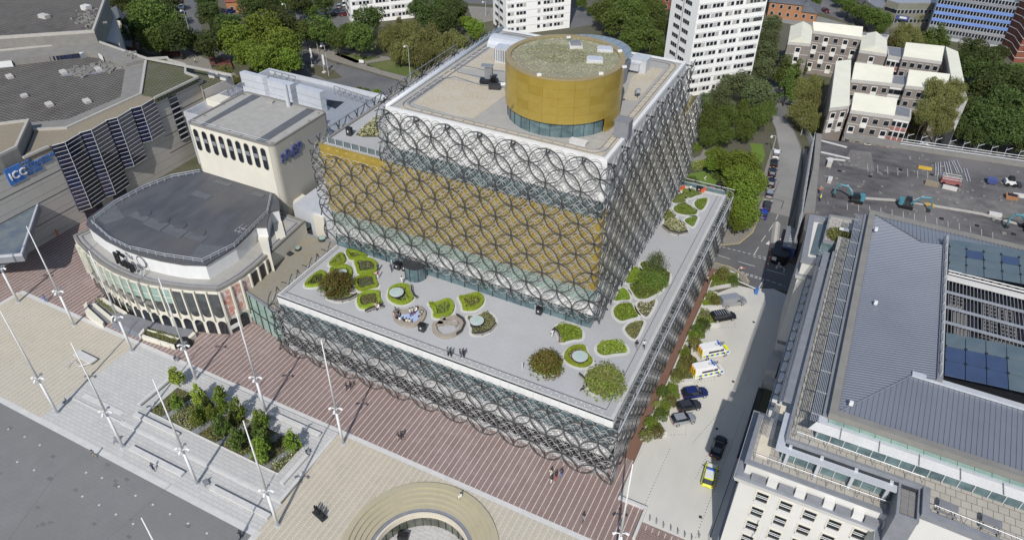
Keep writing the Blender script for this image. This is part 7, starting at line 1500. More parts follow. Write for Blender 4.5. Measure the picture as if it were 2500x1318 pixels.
# ------------------------------------------------------------------ planters beside the car park
for i, q in enumerate(([(2.4,8.6),(5.9,11.4),(4.2,13.3),(3.2,12.6),(2.4,14)], [(2.5,12.8),(5.4,14.7),(4.8,17.1),(2.6,16.5)], [(2.6,16.6),(6.0,18.9),(4.6,22.4),(2.6,22)], [(2.6,22),(6.7,24.5),(5.0,28),(4.2,32.6),(2.5,32)], [(2.5,32),(5.9,35.2),(5.1,37.6),(2.5,38)], [(2.5,38),(7.0,40.3),(4.3,43.4),(2.5,43.5)], [(2.5,43.6),(6.6,45.8),(4.3,49.2),(2.5,49)], [(2.4,49.2),(3.9,50.9),(7.4,54.0),(6.7,57.0),(3.0,57.4),(2.2,55)])):
    Q = q if area(q) > 0 else q[::-1]; c = (sum(p[0] for p in Q)/len(Q), sum(p[1] for p in Q)/len(Q), 0); t = thing('planter', f'{ORD[i]} stone edged shrub planter from the front, between the ringed wall and the car park', 'planter', c, 'zigzag shrub planters beside the car park')
    part('wall', MB().band(Q, .28, 0, .75), m_step, t); part('soil', MB().sheet(inset(Q, .25), .6), m_soil, t)
    for m, h, d in ((L_bri, .6, 40), (L_mix, .5, 40), (L_dry, .3, 8)):
        o = fuzz('ground_cover', inset(Q, .2), .55, h, d, .24, m, t)
        if o: o['kind'] = 'stuff'
i = 0
L_bro = leafm('leaf_bronze', (0.12, 0.10, 0.03), (0.10, 0.11, 0.03))
for (px, py, r, h, m) in ((1604, 1052, .95, 1.2, L_bro), (1578, 1060, .9, 1.3, L_mix), (1590, 1030, 1.0, 1.3, L_bri), (1612, 1012, 1.0, 1.4, L_mid), (1625, 990, .9, 1.2, L_bri), (1640, 978, .8, 1.2, L_bro), (1607, 985, .7, 1.0, L_mix), (1620, 955, 1.0, 1.4, L_mid), (1640, 948, .8, 1.2, L_bri), (1655, 915, 1.1, 1.5, L_bro), (1682, 885, 1.4, 1.7, L_bro), (1648, 925, .7, 1.0, L_mix), (1672, 860, .8, 1.1, L_bri), (1698, 840, 1.1, 1.6, L_bro), (1717, 790, 1.1, 1.4, L_mid), (1705, 805, 1.2, 1.6, L_mid), (1690, 815, .8, 1.1, L_bri), (1745, 735, .9, 1.8, L_bro), (1722, 738, .6, 1.0, L_hed), (1729, 722, .6, 1.1, L_mix), (1763, 675, 1.3, 2.4, L_bro), (1790, 686, 1.0, 1.7, L_mid), (1747, 680, .8, 1.2, L_bri), (1720, 766, .8, 1.0, L_pal)):
    p = at(px, py, 1.0); shrub(p[0], p[1], .4, r*1.2, h*1.1, m, f'{ORD[i] if i < 20 else ["twenty-first", "twenty-second", "twenty-third", "twenty-fourth"][i-20]} rounded shrub counted from the front in the car park planters', 'rounded shrubs in the car park planters', n=1400); i += 1
for k, (px, py, r, m) in enumerate(((1700, 360, 1.6, L_bri), (1700, 405, 1.8, L_mix), (1690, 440, 1.6, L_mid), (1735, 375, 1.5, L_bri), (1745, 405, 2.0, L_mid), (1715, 400, 1.5, L_yel), (1755, 430, 1.6, L_mid))): p = at(px, py, .5); shrub(p[0], p[1], 0, r, 1.5, m, f'{ORD[k]} garden shrub counted along the winding path beside the lawn', 'shrubs in the library garden')
for k, (px, py, r, m) in enumerate(((878, 219, 1.2, L_mid), (893, 222, 1.3, L_mid), (918, 225, 1.6, L_bri))): p = at(px, py, .4); shrub(p[0], p[1], 0, r, 1.2, m, f'{ORD[k]} from the left of the round shrubs by the road behind the theatre', 'round shrubs by the road behind the theatre')
p = at(2055, 577, 23.3); shrub(p[0]-.3, p[1], 23.2, 2.0, 1.1, L_mix, 'bushy green hedge round the white table on the north roof terrace', n=2000); p = at(2048, 577, 24); rig('patio_table', 2055, 577, 'white patio table inside the hedge on the north roof terrace', 'table', [('top', MB().box(-.7, .7, -.4, .4, 1.3, 1.36), m_white), ('leg', MB().cyl(0, 0, 0, 1.3, .08, 6), m_dark)], 0, 23.2)
for q, r in (((170, 150), 1),): pass
t = thing('theatre_planter', 'hedge planter in the curved cream wall in front of the theatre doors', 'planter', at(390, 825)); Q = poly(.6, [(352, 812), (420, 838), (455, 830), (425, 820), (362, 800)]); part('soil', MB().prism(Q, 0, .6), m_soil, t); o = fuzz('hedge', Q, .6, .6, 90, .22, L_oli, t); o['kind'] = 'stuff'; o = fuzz('hedge', poly(.6, [(232, 735), (262, 760), (300, 775), (275, 755), (243, 730)]), .6, .7, 60, .22, L_oli, t)
# ------------------------------------------------------------------ lighting masts in the square
MAST = None
def mast(x, y, lab, rz=0.4):
    global MAST
    if MAST is None:
        t = thing('lighting_mast', lab, 'mast', (x, y, 0), 'tall white lighting masts in the square', rz); ORG[t.name] = (0, 0, 0)
        part_l('pole', MB().tube((0, 0, 0), (0, 0, 8), .24, 12, .19).tube((0, 0, 8), (0, 0, 21.9), .17, 12, .06), m_white, t, True); part_l('base_plate', MB().cyl(0, 0, 0, .08, .42, 12), m_lgrey, t)
        for k in range(4):
            a = k*math.pi/2; mb = MB(); mb.tube((0, 0, 8), (.75*math.cos(a), .75*math.sin(a), 8.15), .07, 5); o = part_l('lamp_arm', mb, m_white, t); c = MB(); c.tube((.55*math.cos(a), .55*math.sin(a), 8.2), (.98*math.cos(a), .98*math.sin(a), 7.9), .15, 10, .2); link('lamp_head', mesh('lamp_head', c, m_white), o)
        MAST = t; return t
    c = copytree(MAST); c.location = (x, y, 0); c['label'] = lab; c.rotation_euler = (0, 0, rz); return c
for k, (x, y) in enumerate(((-98.8, -13.0), (-83.9, -13.0), (-68.6, -13.1), (-53.3, -13.3), (-38.4, -12.8))): mast(x, y, f'{ORD[k+1]} from left of the white lighting masts along the red brown promenade')
p = at(45, 737); mast(p[0], p[1], 'first from left of the white lighting masts along the red brown promenade')
for k, (x, y) in enumerate(((-83.0, -28.5), (-68.1, -28.5), (-52.9, -28.4), (-37.8, -28.4))): mast(x, y, f'{ORD[k]} from left of the white lighting masts beside the dark square')
p = at(345, 1263, 21.9); mast(p[0], p[1], 'white lighting mast of which only the tip shows at the bottom edge'); p = at(1545, 1132, 21.9); mast(p[0], p[1], 'white lighting mast in front of the car park, at the bottom right')
# ------------------------------------------------------------------ street lamps, flags, signs
def lamp(px, py, tx, ty, lab):
    h = hgt((px, py), (tx, ty)); p = at(px, py); t = thing('street_lamp', lab, 'street lamp', p, 'grey street lamps'); part_l('pole', MB().tube((0, 0, 0), (0, 0, h), .11, 6, .07), m_lgrey, t); part_l('arm', MB().tube((0, 0, h), (-1.0, -.3, h+.1), .06, 5), m_lgrey, t); part_l('lamp_head', MB().tube((-1.0, -.3, h+.15), (-1.0, -.3, h-.35), .12, 8, .38), m_step, t)
lamp(777, 128, 762, 58, 'street lamp left of the two banners on the upper road'); lamp(1002, 190, 994, 113, 'street lamp on the lawn edge left of the library roof'); lamp(803, 186, 792, 112, 'street lamp on the planted traffic island'); lamp(530, 60, 518, 20, 'street lamp beside the side street at the top left'); lamp(475, 125, 470, 20, 'thin lamp post in the shaded side street'); lamp(705, 60, 698, 10, 'street lamp in front of the far hedge, top left'); lamp(1186, 40, 1190, 5, 'lamp post on the paved forecourt left of the central tower')
lamp(1885, 372, 1895, 333, 'street lamp beside the white parked car'); lamp(1955, 330, 1964, 290, 'street lamp beside the pale fence at the bend'); lamp(2105, 60, 2125, -5, 'tall lamp post at the far street, top right')
for (px, py, tx, ty, lab) in ((762, 162, 757, 118, 'white banner flag on the traffic island, left of the two'), (792, 178, 787, 134, 'white banner flag on the traffic island, right of the two')):
    h = hgt((px, py), (tx, ty)); p = at(px, py); t = thing('banner_flag', lab, 'flag', p, 'white banner flags'); part_l('pole', MB().tube((0, 0, 0), (0, 0, h), .06, 5), m_white, t); part_l('banner', MB().box(0, .7, -.015, .015, h*.45, h), m_white, t); part_l('base', MB().box(-.5, .5, -.5, .5, 0, .4), m_step, t)
rig('white_sign', 883, 157, 'small white sign board at the tip of the lawn', 'sign', [('board', MB().box(-.8, .8, -.04, .04, .4, 1.4), m_white), ('post', MB().cyl(-.7, 0, 0, .5, .05, 6), m_grey), ('post', MB().cyl(.7, 0, 0, .5, .05, 6), m_grey)], 0.2, 0)
rig('barrier_gate', 1843, 716, 'white vehicle barrier arm with a blue post at the car park entrance', 'barrier', [('arm', MB().tube((-5.1, 1.2, 1.1), (.2, 0, 1.1), .09, 6), m_white), ('post', MB().box(-.1, .5, -.3, .3, 0, 1.3), m_sign), ('stand', MB().box(-5.2, -5.0, 1.1, 1.3, 0, 1.1), m_lgrey)], 0, 0)
rig('red_barrier', 1810, 660, 'small red and white barrier at the pavement corner', 'barrier', [('board', MB().box(-.6, .6, -.04, .04, .4, .9), m_red), ('stripe', MB().box(-.3, .1, -.05, .05, .45, .85), m_white), ('foot', MB().box(-.6, -.5, -.3, .3, 0, .4), m_white)], 0, 0)
cone_me = mesh('cone', MB().cyl(0, 0, .04, .75, .2, 10, .05), m_oran); cb = mesh('cone_band', MB().cyl(0, 0, .35, .55, .145, 10, .1), m_white); cf = mesh('cone_foot', MB().box(-.22, .22, -.22, .22, 0, .04), m_red)
for k, (px, py) in enumerate(((1897, 572), (1889, 586), (1882, 599), (1880, 612), (1878, 631), (1874, 647))):
    t = thing('traffic_cone', f'{ORD[k]} traffic cone counted down the middle of the street', 'cone', at(px, py), 'red and white traffic cones in the street'); link('body', cone_me, t); link('reflective_band', cb, t); link('foot', cf, t)
# street works at the corner of the stone building
rig('site_container', 1925, 605, 'dark blue site container in the shadow beside the stone building', 'container', [('body', MB().box(-1.3, 1.3, -4, 4, 0, 2.7), m_signd), ('roof', MB().box(-1.35, 1.35, -4.05, 4.05, 2.7, 2.78), m_mgrey)]+[('roof_rib', MB().box(-.4, .5, -3.5+.9*k, -3.3+.9*k, 2.78, 2.84), m_step) for k in range(8)], .05, 0)
rig('portable_cabin', 1903, 628, 'black hoarding enclosure with a white notice beside the blue container', 'enclosure', [('wall', MB().prism(rr(-1.6, 1.8, -3, 3, 1.2, 4), 0, 2.2), m_blk), ('notice', MB().box(-1.3, -.4, -3.05, -3.0, 1.0, 1.8), m_white), ('roof', MB().prism(rr(-1.5, 1.7, -2.9, 2.9, 1.1, 4), 2.2, 2.26), m_blk)], 0, 0)
for k, (px, py) in enumerate(((1905, 645), (1898, 652), (1908, 660))): rig('site_barrier', px, py, f'{ORD[k]} low grey site barrier in the shaded road, counted downwards', 'barrier', [('rail', MB().box(-.7, .7, -.03, .03, .7, .8), m_lgrey), ('post', MB().box(-.7, -.62, -.2, .2, 0, .8), m_lgrey), ('post', MB().box(.62, .7, -.2, .2, 0, .8), m_lgrey)], .4+k, 0)
rig('rubble_mound', 1893, 575, 'long low heap of broken paving along the street works', 'rubble heap', [('heap', MB().prism(rect(-.8, .8, -5, 5), 0, .7, top=rect(-.3, .3, -4.6, 4.6)), m_flatc)], .12, 0)
rig('palisade_fence', 1968, 330, 'pale palisade fence at the bend of the street', 'fence', [('paling', MB().box(-.05, .05, -9+.5*k, -8.8+.5*k, 0, 2.0), m_lgrey) for k in range(30)], .35, 0)
rig('bus_shelter', 2040, 10, 'white bus shelter on the far street pavement', 'bus shelter', [('roof', MB().box(-2.5, 2.5, -1, 1, 2.3, 2.45), m_step), ('back_panel', MB().box(-2.5, 2.5, .9, .95, .3, 2.2), m_teal), ('post', MB().cyl(-2.3, -.8, 0, 2.3, .06, 6), m_grey), ('post', MB().cyl(2.3, -.8, 0, 2.3, .06, 6), m_grey)], -.9, 0)
rig('blue_totem', 2090, 38, 'blue sign totem between the trees at the far street', 'sign', [('board', MB().box(-.7, .7, -.1, .1, .3, 3.5), m_sign), ('base', MB().box(-.5, .5, -.15, .15, 0, .3), m_grey)], -.6, 0)
o = rig('bronze_statue_group', 781, 1258, 'dark bronze group of standing figures on a slab in the beige square', 'statue', [('plinth', MB().box(-1.6, 1.6, -.65, .65, 0, .35), m_dark)]+[('bronze_figure', MB().tube((-1.3+.43*k, .2*math.sin(k*2), .35), (-1.25+.43*k, .2*math.sin(k*2), 1.75), .17, 7, .2).cyl(-1.25+.43*k, .2*math.sin(k*2), 1.75, 2.05, .13, 8, .1), m_blk) for k in range(7)], R(-14), 0); o.scale = (.72, .72, .8)
v_ = rig('stair_block', 212, 878, 'low grey stone block with a ramped handrail on the beige square', 'stone block', [('slab', MB().prism([(-2.7, -.5), (2.0, -.7), (2.0, .7), (-2.7, .8)], .3, .55), m_step), ('side', MB().box(-2.5, 1.8, .6, .75, 0, .3), m_dark), ('rail', MB().path([(-1.5, -1.8, .9), (1.2, -2.2, .9), (2.2, -.8, .9)], .05, 4), m_lgrey), ('rail', MB().path([(-1.5, -1.8, .5), (-1.0, -3.2, .5)], .08, 4), m_lgrey)], 0, 0)
for k, (px, py, lab) in enumerate(((160, 985, 'curved metal chair beside the front mast on the left'), (285, 1080, 'metal chair just left of the second front mast'), (505, 1183, 'metal chair just right of the third front mast'), (433, 880, 'small metal chair at the edge of the promenade'), (752, 1105, 'oval metal chair at the right corner of the garden terrace'))):
    rig('metal_chair', px, py, lab, 'chair', [('seat', MB().box(-.35, .35, -.3, .3, .4, .46), m_lead), ('backrest', MB().box(-.35, .35, .28, .34, .46, 1.0), m_lead)]+[('leg', MB().cyl(a, b, 0, .4, .03, 5), m_dark) for a in (-.3, .3) for b in (-.25, .25)], .6*k, 0 if k < 4 else .25)
rig('blue_railing', 234, 512, 'bright blue tangled railing at the convention centre doors', 'railing', [('loop', MB().path([(.9*math.cos(a*.7)+k*.5-1, .5*math.sin(a*.7+k), .4+.5*math.sin(a+k)) for a in range(10)], .07, 4), m_sign) for k in range(5)], 0, 0)
rig('a_board', 112, 573, 'dark upright display board against the convention centre wall', 'display board', [('board', MB().box(-.5, .5, -.06, .06, 0, 2), m_dark), ('poster', MB().box(-.4, .4, -.09, -.06, .3, 1.8), m_lgrey)], 1.5, 0)
# ------------------------------------------------------------------ vehicles
def carmat(n, c, r=.3, mt=.3): return mat('car_'+n, c, r, mt, tuple(x*.92 for x in c), .3)
CM = dict(white=carmat('white', (.75, .75, .75), .35, 0), silver=carmat('silver', (.42, .43, .46), .35, .5), black=carmat('black', (.012, .013, .018)), dgrey=carmat('dark_grey', (.05, .052, .06)), blue=carmat('blue', (.018, .03, .15)), bblue=carmat('bright_blue', (.03, .06, .38)), red=carmat('red', (.16, .02, .025)), navy=carmat('navy', (.015, .02, .05)), grey=carmat('grey', (.19, .2, .21)), pyel=carmat('hivis_yellow', (.68, .72, .04), .4, 0))
m_pyel = mat('police_yellow', (.75, .80, .03), .5); m_pblu = mat('police_blue', (.04, .14, .55), .5); m_pred = mat('warning_red', (.75, .10, .03), .5); m_tyre = mat('tyre', (.018, .018, .02), .8); m_head = mat('headlight', (.7, .72, .75), .15); m_tail = mat('tail_light', (.35, .02, .02), .3)
def loft(mb, secs, mi=0):
    "secs: list of rings (lists of points) joined end to end and capped"
    n = len(secs[0]); vs = [p for s_ in secs for p in s_]; f = [tuple(range(n))[::-1], tuple(range((len(secs)-1)*n, len(secs)*n))]
    for k in range(len(secs)-1):
        for i in range(n): f.append((k*n+i, k*n+(i+1) % n, (k+1)*n+(i+1) % n, (k+1)*n+i))
    return mb.add(vs, f, mi)
def sec(x, w, zb, zs, zt, tum=.88, rnd=.12):
    h = w/2; return [(x, -h*.92, zb), (x, -h, zb+.12), (x, -h, zs), (x, -h*tum, zt-.04), (x, -h*tum+rnd, zt), (x, h*tum-rnd, zt), (x, h*tum, zt-.04), (x, h, zs), (x, h, zb+.12), (x, h*.92, zb)]
CARM = {}
def vehicle(kind, col, tail, nose, lab, cat, z=0.016, police=False, roof=None, centre=None):
    spec = {'hatch': (4.2, 1.78, 1.48), 'suv': (4.5, 1.85, 1.65), 'saloon': (4.7, 1.82, 1.42), 'van': (5.3, 2.0, 2.1), 'mpv': (4.9, 1.9, 1.9), 'pvan': (5.7, 2.05, 2.55)}[kind]; L, Wd, H = spec; m = CM[col]
    a, b = at(*tail, z+.6), at(*nose, z+.6); an = math.atan2(b[1]-a[1], b[0]-a[0]); c = ((a[0]+b[0])/2, (a[1]+b[1])/2, z)
    t = thing('police_van' if police and kind == 'pvan' else 'police_car' if police else ('van' if kind in ('van', 'mpv') else 'car'), lab, cat, c, None, an); h = L/2
    key = (kind, col)
    van = kind in ('van', 'pvan', 'mpv'); S_ = H*.56 if not van else H*.5
    if key not in CARM:
        mb = MB(); zb = .28
        if van: xs = [(-h, Wd*.94, zb+.15, S_, S_+.02), (-h+.1, Wd, zb, S_, S_+.04), (h-1.3, Wd, zb, S_, S_+.03), (h-.95, Wd, zb, S_-.08, S_), (h-.25, Wd*.95, zb, S_-.3, S_-.22), (h, Wd*.8, zb+.12, .6, .68)]
        else: xs = [(-h, Wd*.82, zb+.2, .6, .8), (-h+.15, Wd*.94, zb, .72, .92), (-h+.8, Wd, zb, .8, .98), (.1*L, Wd, zb, .8, .97), (h-1.25, Wd, zb, .78, .94), (h-.45, Wd*.95, zb, .68, .82), (h-.1, Wd*.84, zb+.1, .56, .66), (h, Wd*.7, zb+.2, .5, .56)]
        loft(mb, [sec(*q, .9, .1) for q in xs]); body = mesh('body', mb, m, smooth=False)
        g = MB()
        if van: gx = [(-h+.06, Wd*.93, S_, S_+.1, H-.12), (-h+.2, Wd*.95, S_, S_+.1, H-.06), (h-1.9, Wd*.95, S_, S_+.1, H-.06), (h-1.0, Wd*.9, S_-.05, S_, S_+.06)]
        elif kind == 'saloon': gx = [(-h+.75, Wd*.8, .9, .93, .95), (-h+1.5, Wd*.88, .9, 1.0, H-.06), (.25, Wd*.88, .9, 1.0, H-.05), (h-1.35, Wd*.84, .88, .92, .94)]
        else: gx = [(-h+.12, Wd*.84, .88, .92, 1.1), (-h+.5, Wd*.9, .9, 1.0, H-.06), (.2, Wd*.9, .9, 1.0, H-.05), (h-1.2, Wd*.84, .88, .92, .94)]
        loft(g, [sec(*q, .82, .1) for q in gx]); glass_ = mesh('window_glass' if not van or kind == 'mpv' else 'upper_body', g, m_teald if (not van or kind == 'mpv') else m)
        x0, x1 = (-h+.55, .15) if kind != 'saloon' else (-h+1.5, .2)
        r_ = MB()
        if van: r_.prism(rr(-h+.25, h-1.95, -Wd*.38, Wd*.38, .15, 2), H-.07, H-.03)
        else: r_.prism(rr(x0, x1, -Wd*.36, Wd*.36, .14, 2), H-.075, H-.02)
        roofm = mesh('roof_panel', r_, m)
        wh = MB(); wh.tube((0, -.11, 0), (0, .11, 0), .33, 14); rim = MB(); rim.tube((0, -.12, 0), (0, .12, 0), .18, 10)
        CARM[key] = (body, glass_, roofm, mesh('wheel', wh, m_tyre), mesh('rim', rim, m_lgrey))
    body, glass_, roofm, wh, rim = CARM[key]
    link('body', body, t); link(glass_.name.split('.')[0], glass_, t); link('roof_panel', roofm, t)
    for sx in (-1, 1):
        for sy in (-1, 1): w_ = link('wheel', wh, t, (sx*L*.305, sy*(Wd/2-.1), .33)); link('rim', rim, w_)
    for sy in (-1, 1):
        part_l('headlight', MB().box(h-.2, h-.06, sy*Wd*.36-.16, sy*Wd*.36+.16, .58, .72), m_head, t); part_l('tail_light', MB().box(-h-.02, -h+.1, sy*Wd*.38-.1, sy*Wd*.38+.1, .75, .95), m_tail, t); part_l('wing_mirror', MB().box(h-1.55, h-1.35, sy*(Wd/2+.1)-.09, sy*(Wd/2+.1)+.09, .95, 1.1), m_blk, t)
    part_l('number_plate', MB().box(-h-.03, -h+.02, -.25, .25, .5, .62), m_yel, t)
    if kind in ('van', 'pvan'):
        part_l('windscreen', MB().add([(h-1.86, -Wd*.4, H-.2), (h-1.86, Wd*.4, H-.2), (h-1.02, Wd*.43, S_+.12), (h-1.02, -Wd*.43, S_+.12)], [(0, 3, 2, 1)]).add([(h-1.8, -Wd*.4, H-.16), (h-1.8, Wd*.4, H-.16), (h-.96, Wd*.43, S_+.16), (h-.96, -Wd*.43, S_+.16)], [(0, 3, 2, 1)]), m_teald, t)
        for sy in (-1, 1): part_l('cab_window', MB().box(h-2.3, h-1.6, sy*Wd*.468-.015, sy*Wd*.468+.015, S_+.15, H-.6), m_teald, t)
    if kind == 'mpv':
        for k in range(7): part_l('roof_bar', MB().box(-h+.5+.45*k, -h+.56+.45*k, -.7, .7, H, H+.05), m_lgrey, t)
    if kind == 'pvan':
        for sy in (-1, 1):
            for k in range(10): part_l('checker', MB().box(-h+.2+.5*k, -h+.7+.5*k, sy*Wd*.502-.012, sy*Wd*.502+.012, .8, 1.25), m_pblu if k % 2 else m_pyel, t)
            part_l('side_window', MB().box(-h+1.2, h-2.4, sy*Wd*.468-.015, sy*Wd*.468+.015, S_+.2, H-.65), m_teald, t)
        for k in range(6): part_l('rear_stripe', MB().box(-h-.02, -h+.06, -Wd*.42+k*Wd*.14, -Wd*.42+(k+1)*Wd*.14, .8, H-.4), m_pred if k % 2 else m_pyel, t)
        part_l('bonnet_panel', MB().box(h-.95, h-.3, -.7, .7, S_-.1, S_-.04), m_pyel if lab.find('upper') > 0 else m_white, t); o = link('roof_lettering', textmesh('CM5Y', .75, .01, m_dark, 'roof_lettering'), t, (-.2, -.3, H-.02)); part_l('light_bar', MB().box(h-2.35, h-2.1, -.7, .7, H-.03, H+.12), m_pblu, t)
    elif police:
        part_l('bonnet_panel', MB().prism(rect(h-1.2, h-.3, -.65, .65), .86, .97, top=rect(h-1.15, h-.5, -.6, .6)), m_white, t); part_l('white_roof', MB().prism(rr(-h+.75, .05, -.62, .62, .12, 2), H-.05, H+.01), m_white, t)
        for sy in (-1, 1):
            for k in range(7): part_l('checker', MB().box(-h+.4+.5*k, -h+.9+.5*k, sy*Wd*.502-.012, sy*Wd*.502+.012, .5, .82), m_pyel if k % 2 == 0 else m_pblu, t)
            part_l('yellow_shoulder', MB().box(-h+.3, h-1.0, sy*Wd*.455-.04, sy*Wd*.455+.04, .93, 1.0), m_pyel, t)
        part_l('rear_panel', MB().box(-h+.05, -h+.5, -.75, .75, .93, .99), m_pyel, t); part_l('warning_panel', MB().box(-h+.3, -h+.55, -.6, .6, .99, 1.03), m_pred, t); part_l('light_bar', MB().box(.0, .25, -.6, .6, H, H+.12), m_pblu, t); link('roof_lettering', textmesh('CARS', .5, .01, m_dark, 'roof_lettering'), t, (-1.0, -.5, H-.01)).rotation_euler = (0, 0, R(-90)*0)
        part_l('bonnet_edge', MB().box(h-.35, h-.2, -.7, .7, .72, .78), m_pyel, t)
    return t
V = vehicle
V('van', 'silver', (1760, 740), (1818, 731), 'silver panel van parked nearest the car park entrance', 'van'); V('mpv', 'black', (1741, 777), (1791, 768), 'black people carrier with silver roof bars next to the silver van', 'van')
V('pvan', 'white', (1713, 865), (1772, 853), 'white police van with yellow blue checks, upper of the two', 'police van', police=True); V('pvan', 'white', (1690, 914), (1764, 899), 'longer white police van with yellow blue checks, lower of the two', 'police van', police=True)
V('suv', 'blue', (1669, 963), (1724, 954), 'dark blue car parked below the police vans', 'car'); V('hatch', 'dgrey', (1656, 994), (1707, 985), 'dark grey hatchback between the blue and the silver car', 'car'); V('hatch', 'silver', (1643, 1027), (1694, 1017), 'silver hatchback, last car of the diagonal row', 'car')
V('saloon', 'black', (1746, 1112), (1762, 1068), 'black saloon half in the shadow of the stone building', 'car'); V('suv', 'pyel', (1727, 1180), (1738, 1137), 'yellow and white police car at the bottom of the car park', 'police car', police=True)
V('suv', 'white', (1893, 388), (1898, 363), 'white car, farthest of the row parked on the street', 'car'); V('hatch', 'black', (1889, 408), (1892, 388), 'black car behind the white one on the street', 'car'); V('suv', 'navy', (1884, 431), (1888, 410), 'dark navy car, third in the street row', 'car'); V('suv', 'navy', (1881, 456), (1885, 434), 'dark navy car, fourth in the street row', 'car'); V('hatch', 'silver', (1877, 483), (1881, 460), 'silver car in the middle of the street row', 'car'); V('hatch', 'dgrey', (1871, 512), (1876, 490), 'dark grey car behind the blue one on the street', 'car'); V('hatch', 'bblue', (1862, 532), (1868, 511), 'bright blue car at the near end of the street row', 'car')
V('hatch', 'silver', (1930, 262), (1940, 250), 'pale car half hidden by trees at the bend', 'car'); V('hatch', 'red', (2010, 22), (2022, 31), 'dark red car driving on the far street', 'car'); V('hatch', 'white', (2240, 357), (2262, 355), 'white car parked behind the scaffold fence', 'car')
V('saloon', 'white', (443, 24), (441, 10), 'white car at the lower end of the row in the side street', 'car'); V('saloon', 'black', (439, 8), (437, -4), 'black car at the top edge in the side street', 'car'); V('saloon', 'dgrey', (445, 38), (443, 27), 'dark grey car under the tree in the side street', 'car')
V('suv', 'blue', (556, 30), (574, 26), 'dark blue car in front of the pink brick house', 'car'); V('hatch', 'white', (560, 20), (580, 17), 'white car behind the blue one at the pink brick house', 'car'); V('hatch', 'black', (782, 107), (800, 101), 'black car under the trees of the upper road', 'car'); V('hatch', 'silver', (785, 113), (798, 108), 'silver car parked beside the black one under the trees', 'car')
V('hatch', 'red', (833, 36), (848, 33), 'red car beside the white block at the top', 'car'); V('suv', 'dgrey', (800, 38), (824, 32), 'dark grey estate car left of the red one', 'car'); V('hatch', 'silver', (826, 20), (832, 10), 'silver car behind the red one', 'car'); V('mpv', 'white', (842, 15), (841, 3), 'white van beside the silver car at the top', 'van'); V('hatch', 'navy', (716, 92), (724, 84), 'dark blue car at the left end of the upper road', 'car')
# ------------------------------------------------------------------ people
PM = {}
def person_mesh(pose):
    if pose in PM: return PM[pose]
    bm = {}; 
    if pose == 'walk': L_ = [('p', (0, 0, .95), .15), ('c', (0, .03, 1.25), .17), ('s', (0, .04, 1.43), .14), ('n', (0, .05, 1.52), .06), ('h', (0, .06, 1.66), .115), ('ls', (-.2, .03, 1.42), .07), ('le', (-.25, -.08, 1.16), .05), ('lh', (-.24, .1, .93), .04), ('rs', (.2, .03, 1.42), .07), ('re', (.25, .12, 1.17), .05), ('rh', (.24, .3, .98), .04), ('lk', (-.1, .16, .52), .08), ('lf', (-.1, .22, .06), .05), ('lt', (-.1, .36, .04), .04), ('rk', (.1, -.06, .52), .08), ('rf', (.1, -.3, .1), .05), ('rt', (.1, -.2, .04), .04)]
    elif pose == 'stand': L_ = [('p', (0, 0, .95), .15), ('c', (0, 0, 1.25), .17), ('s', (0, 0, 1.44), .14), ('n', (0, 0, 1.53), .06), ('h', (0, .02, 1.67), .115), ('ls', (-.2, 0, 1.43), .07), ('le', (-.27, .02, 1.15), .05), ('lh', (-.2, .16, 1.0), .04), ('rs', (.2, 0, 1.43), .07), ('re', (.27, .0, 1.15), .05), ('rh', (.25, .08, .9), .04), ('lk', (-.1, .02, .5), .08), ('lf', (-.11, 0, .06), .05), ('lt', (-.12, .14, .04), .04), ('rk', (.1, .02, .5), .08), ('rf', (.12, -.02, .06), .05), ('rt', (.13, .12, .04), .04)]
    else: L_ = [('p', (0, 0, .55), .16), ('c', (0, .03, .85), .18), ('s', (0, .07, 1.04), .14), ('n', (0, .1, 1.12), .06), ('h', (0, .13, 1.26), .115), ('ls', (-.2, .07, 1.02), .07), ('le', (-.26, .15, .78), .05), ('lh', (-.14, .38, .66), .04), ('rs', (.2, .07, 1.02), .07), ('re', (.26, .15, .78), .05), ('rh', (.14, .38, .66), .04), ('lk', (-.11, .44, .55), .08), ('lf', (-.12, .46, .06), .05), ('lt', (-.12, .6, .04), .04), ('rk', (.11, .44, .55), .08), ('rf', (.12, .46, .06), .05), ('rt', (.12, .6, .04), .04)]
    ix = {q[0]: i for i, q in enumerate(L_)}; E = [(ix[a], ix[b]) for a, b in (('p', 'c'), ('c', 's'), ('s', 'n'), ('n', 'h'), ('s', 'ls'), ('ls', 'le'), ('le', 'lh'), ('s', 'rs'), ('rs', 're'), ('re', 'rh'), ('p', 'lk'), ('lk', 'lf'), ('lf', 'lt'), ('p', 'rk'), ('rk', 'rf'), ('rf', 'rt'))]
    me = bpy.data.meshes.new('person'); me.from_pydata([q[1] for q in L_], E, []); o = bpy.data.objects.new('person', me); COL.objects.link(o)
    md = o.modifiers.new('skin', 'SKIN'); md.use_smooth_shade = True
    for i, q in enumerate(L_): me.skin_vertices[0].data[i].radius = (q[2], q[2]*(.75 if q[0] in 'pcs' else 1)); me.skin_vertices[0].data[i].use_root = i == 0
    o.modifiers.new('sub', 'SUBSURF').levels = 1
    dg = bpy.context.evaluated_depsgraph_get(); r_ = bpy.data.meshes.new_from_object(o.evaluated_get(dg)); bpy.data.objects.remove(o); PM[pose] = (r_, dict((q[0], q[1]) for q in L_)); return PM[pose]
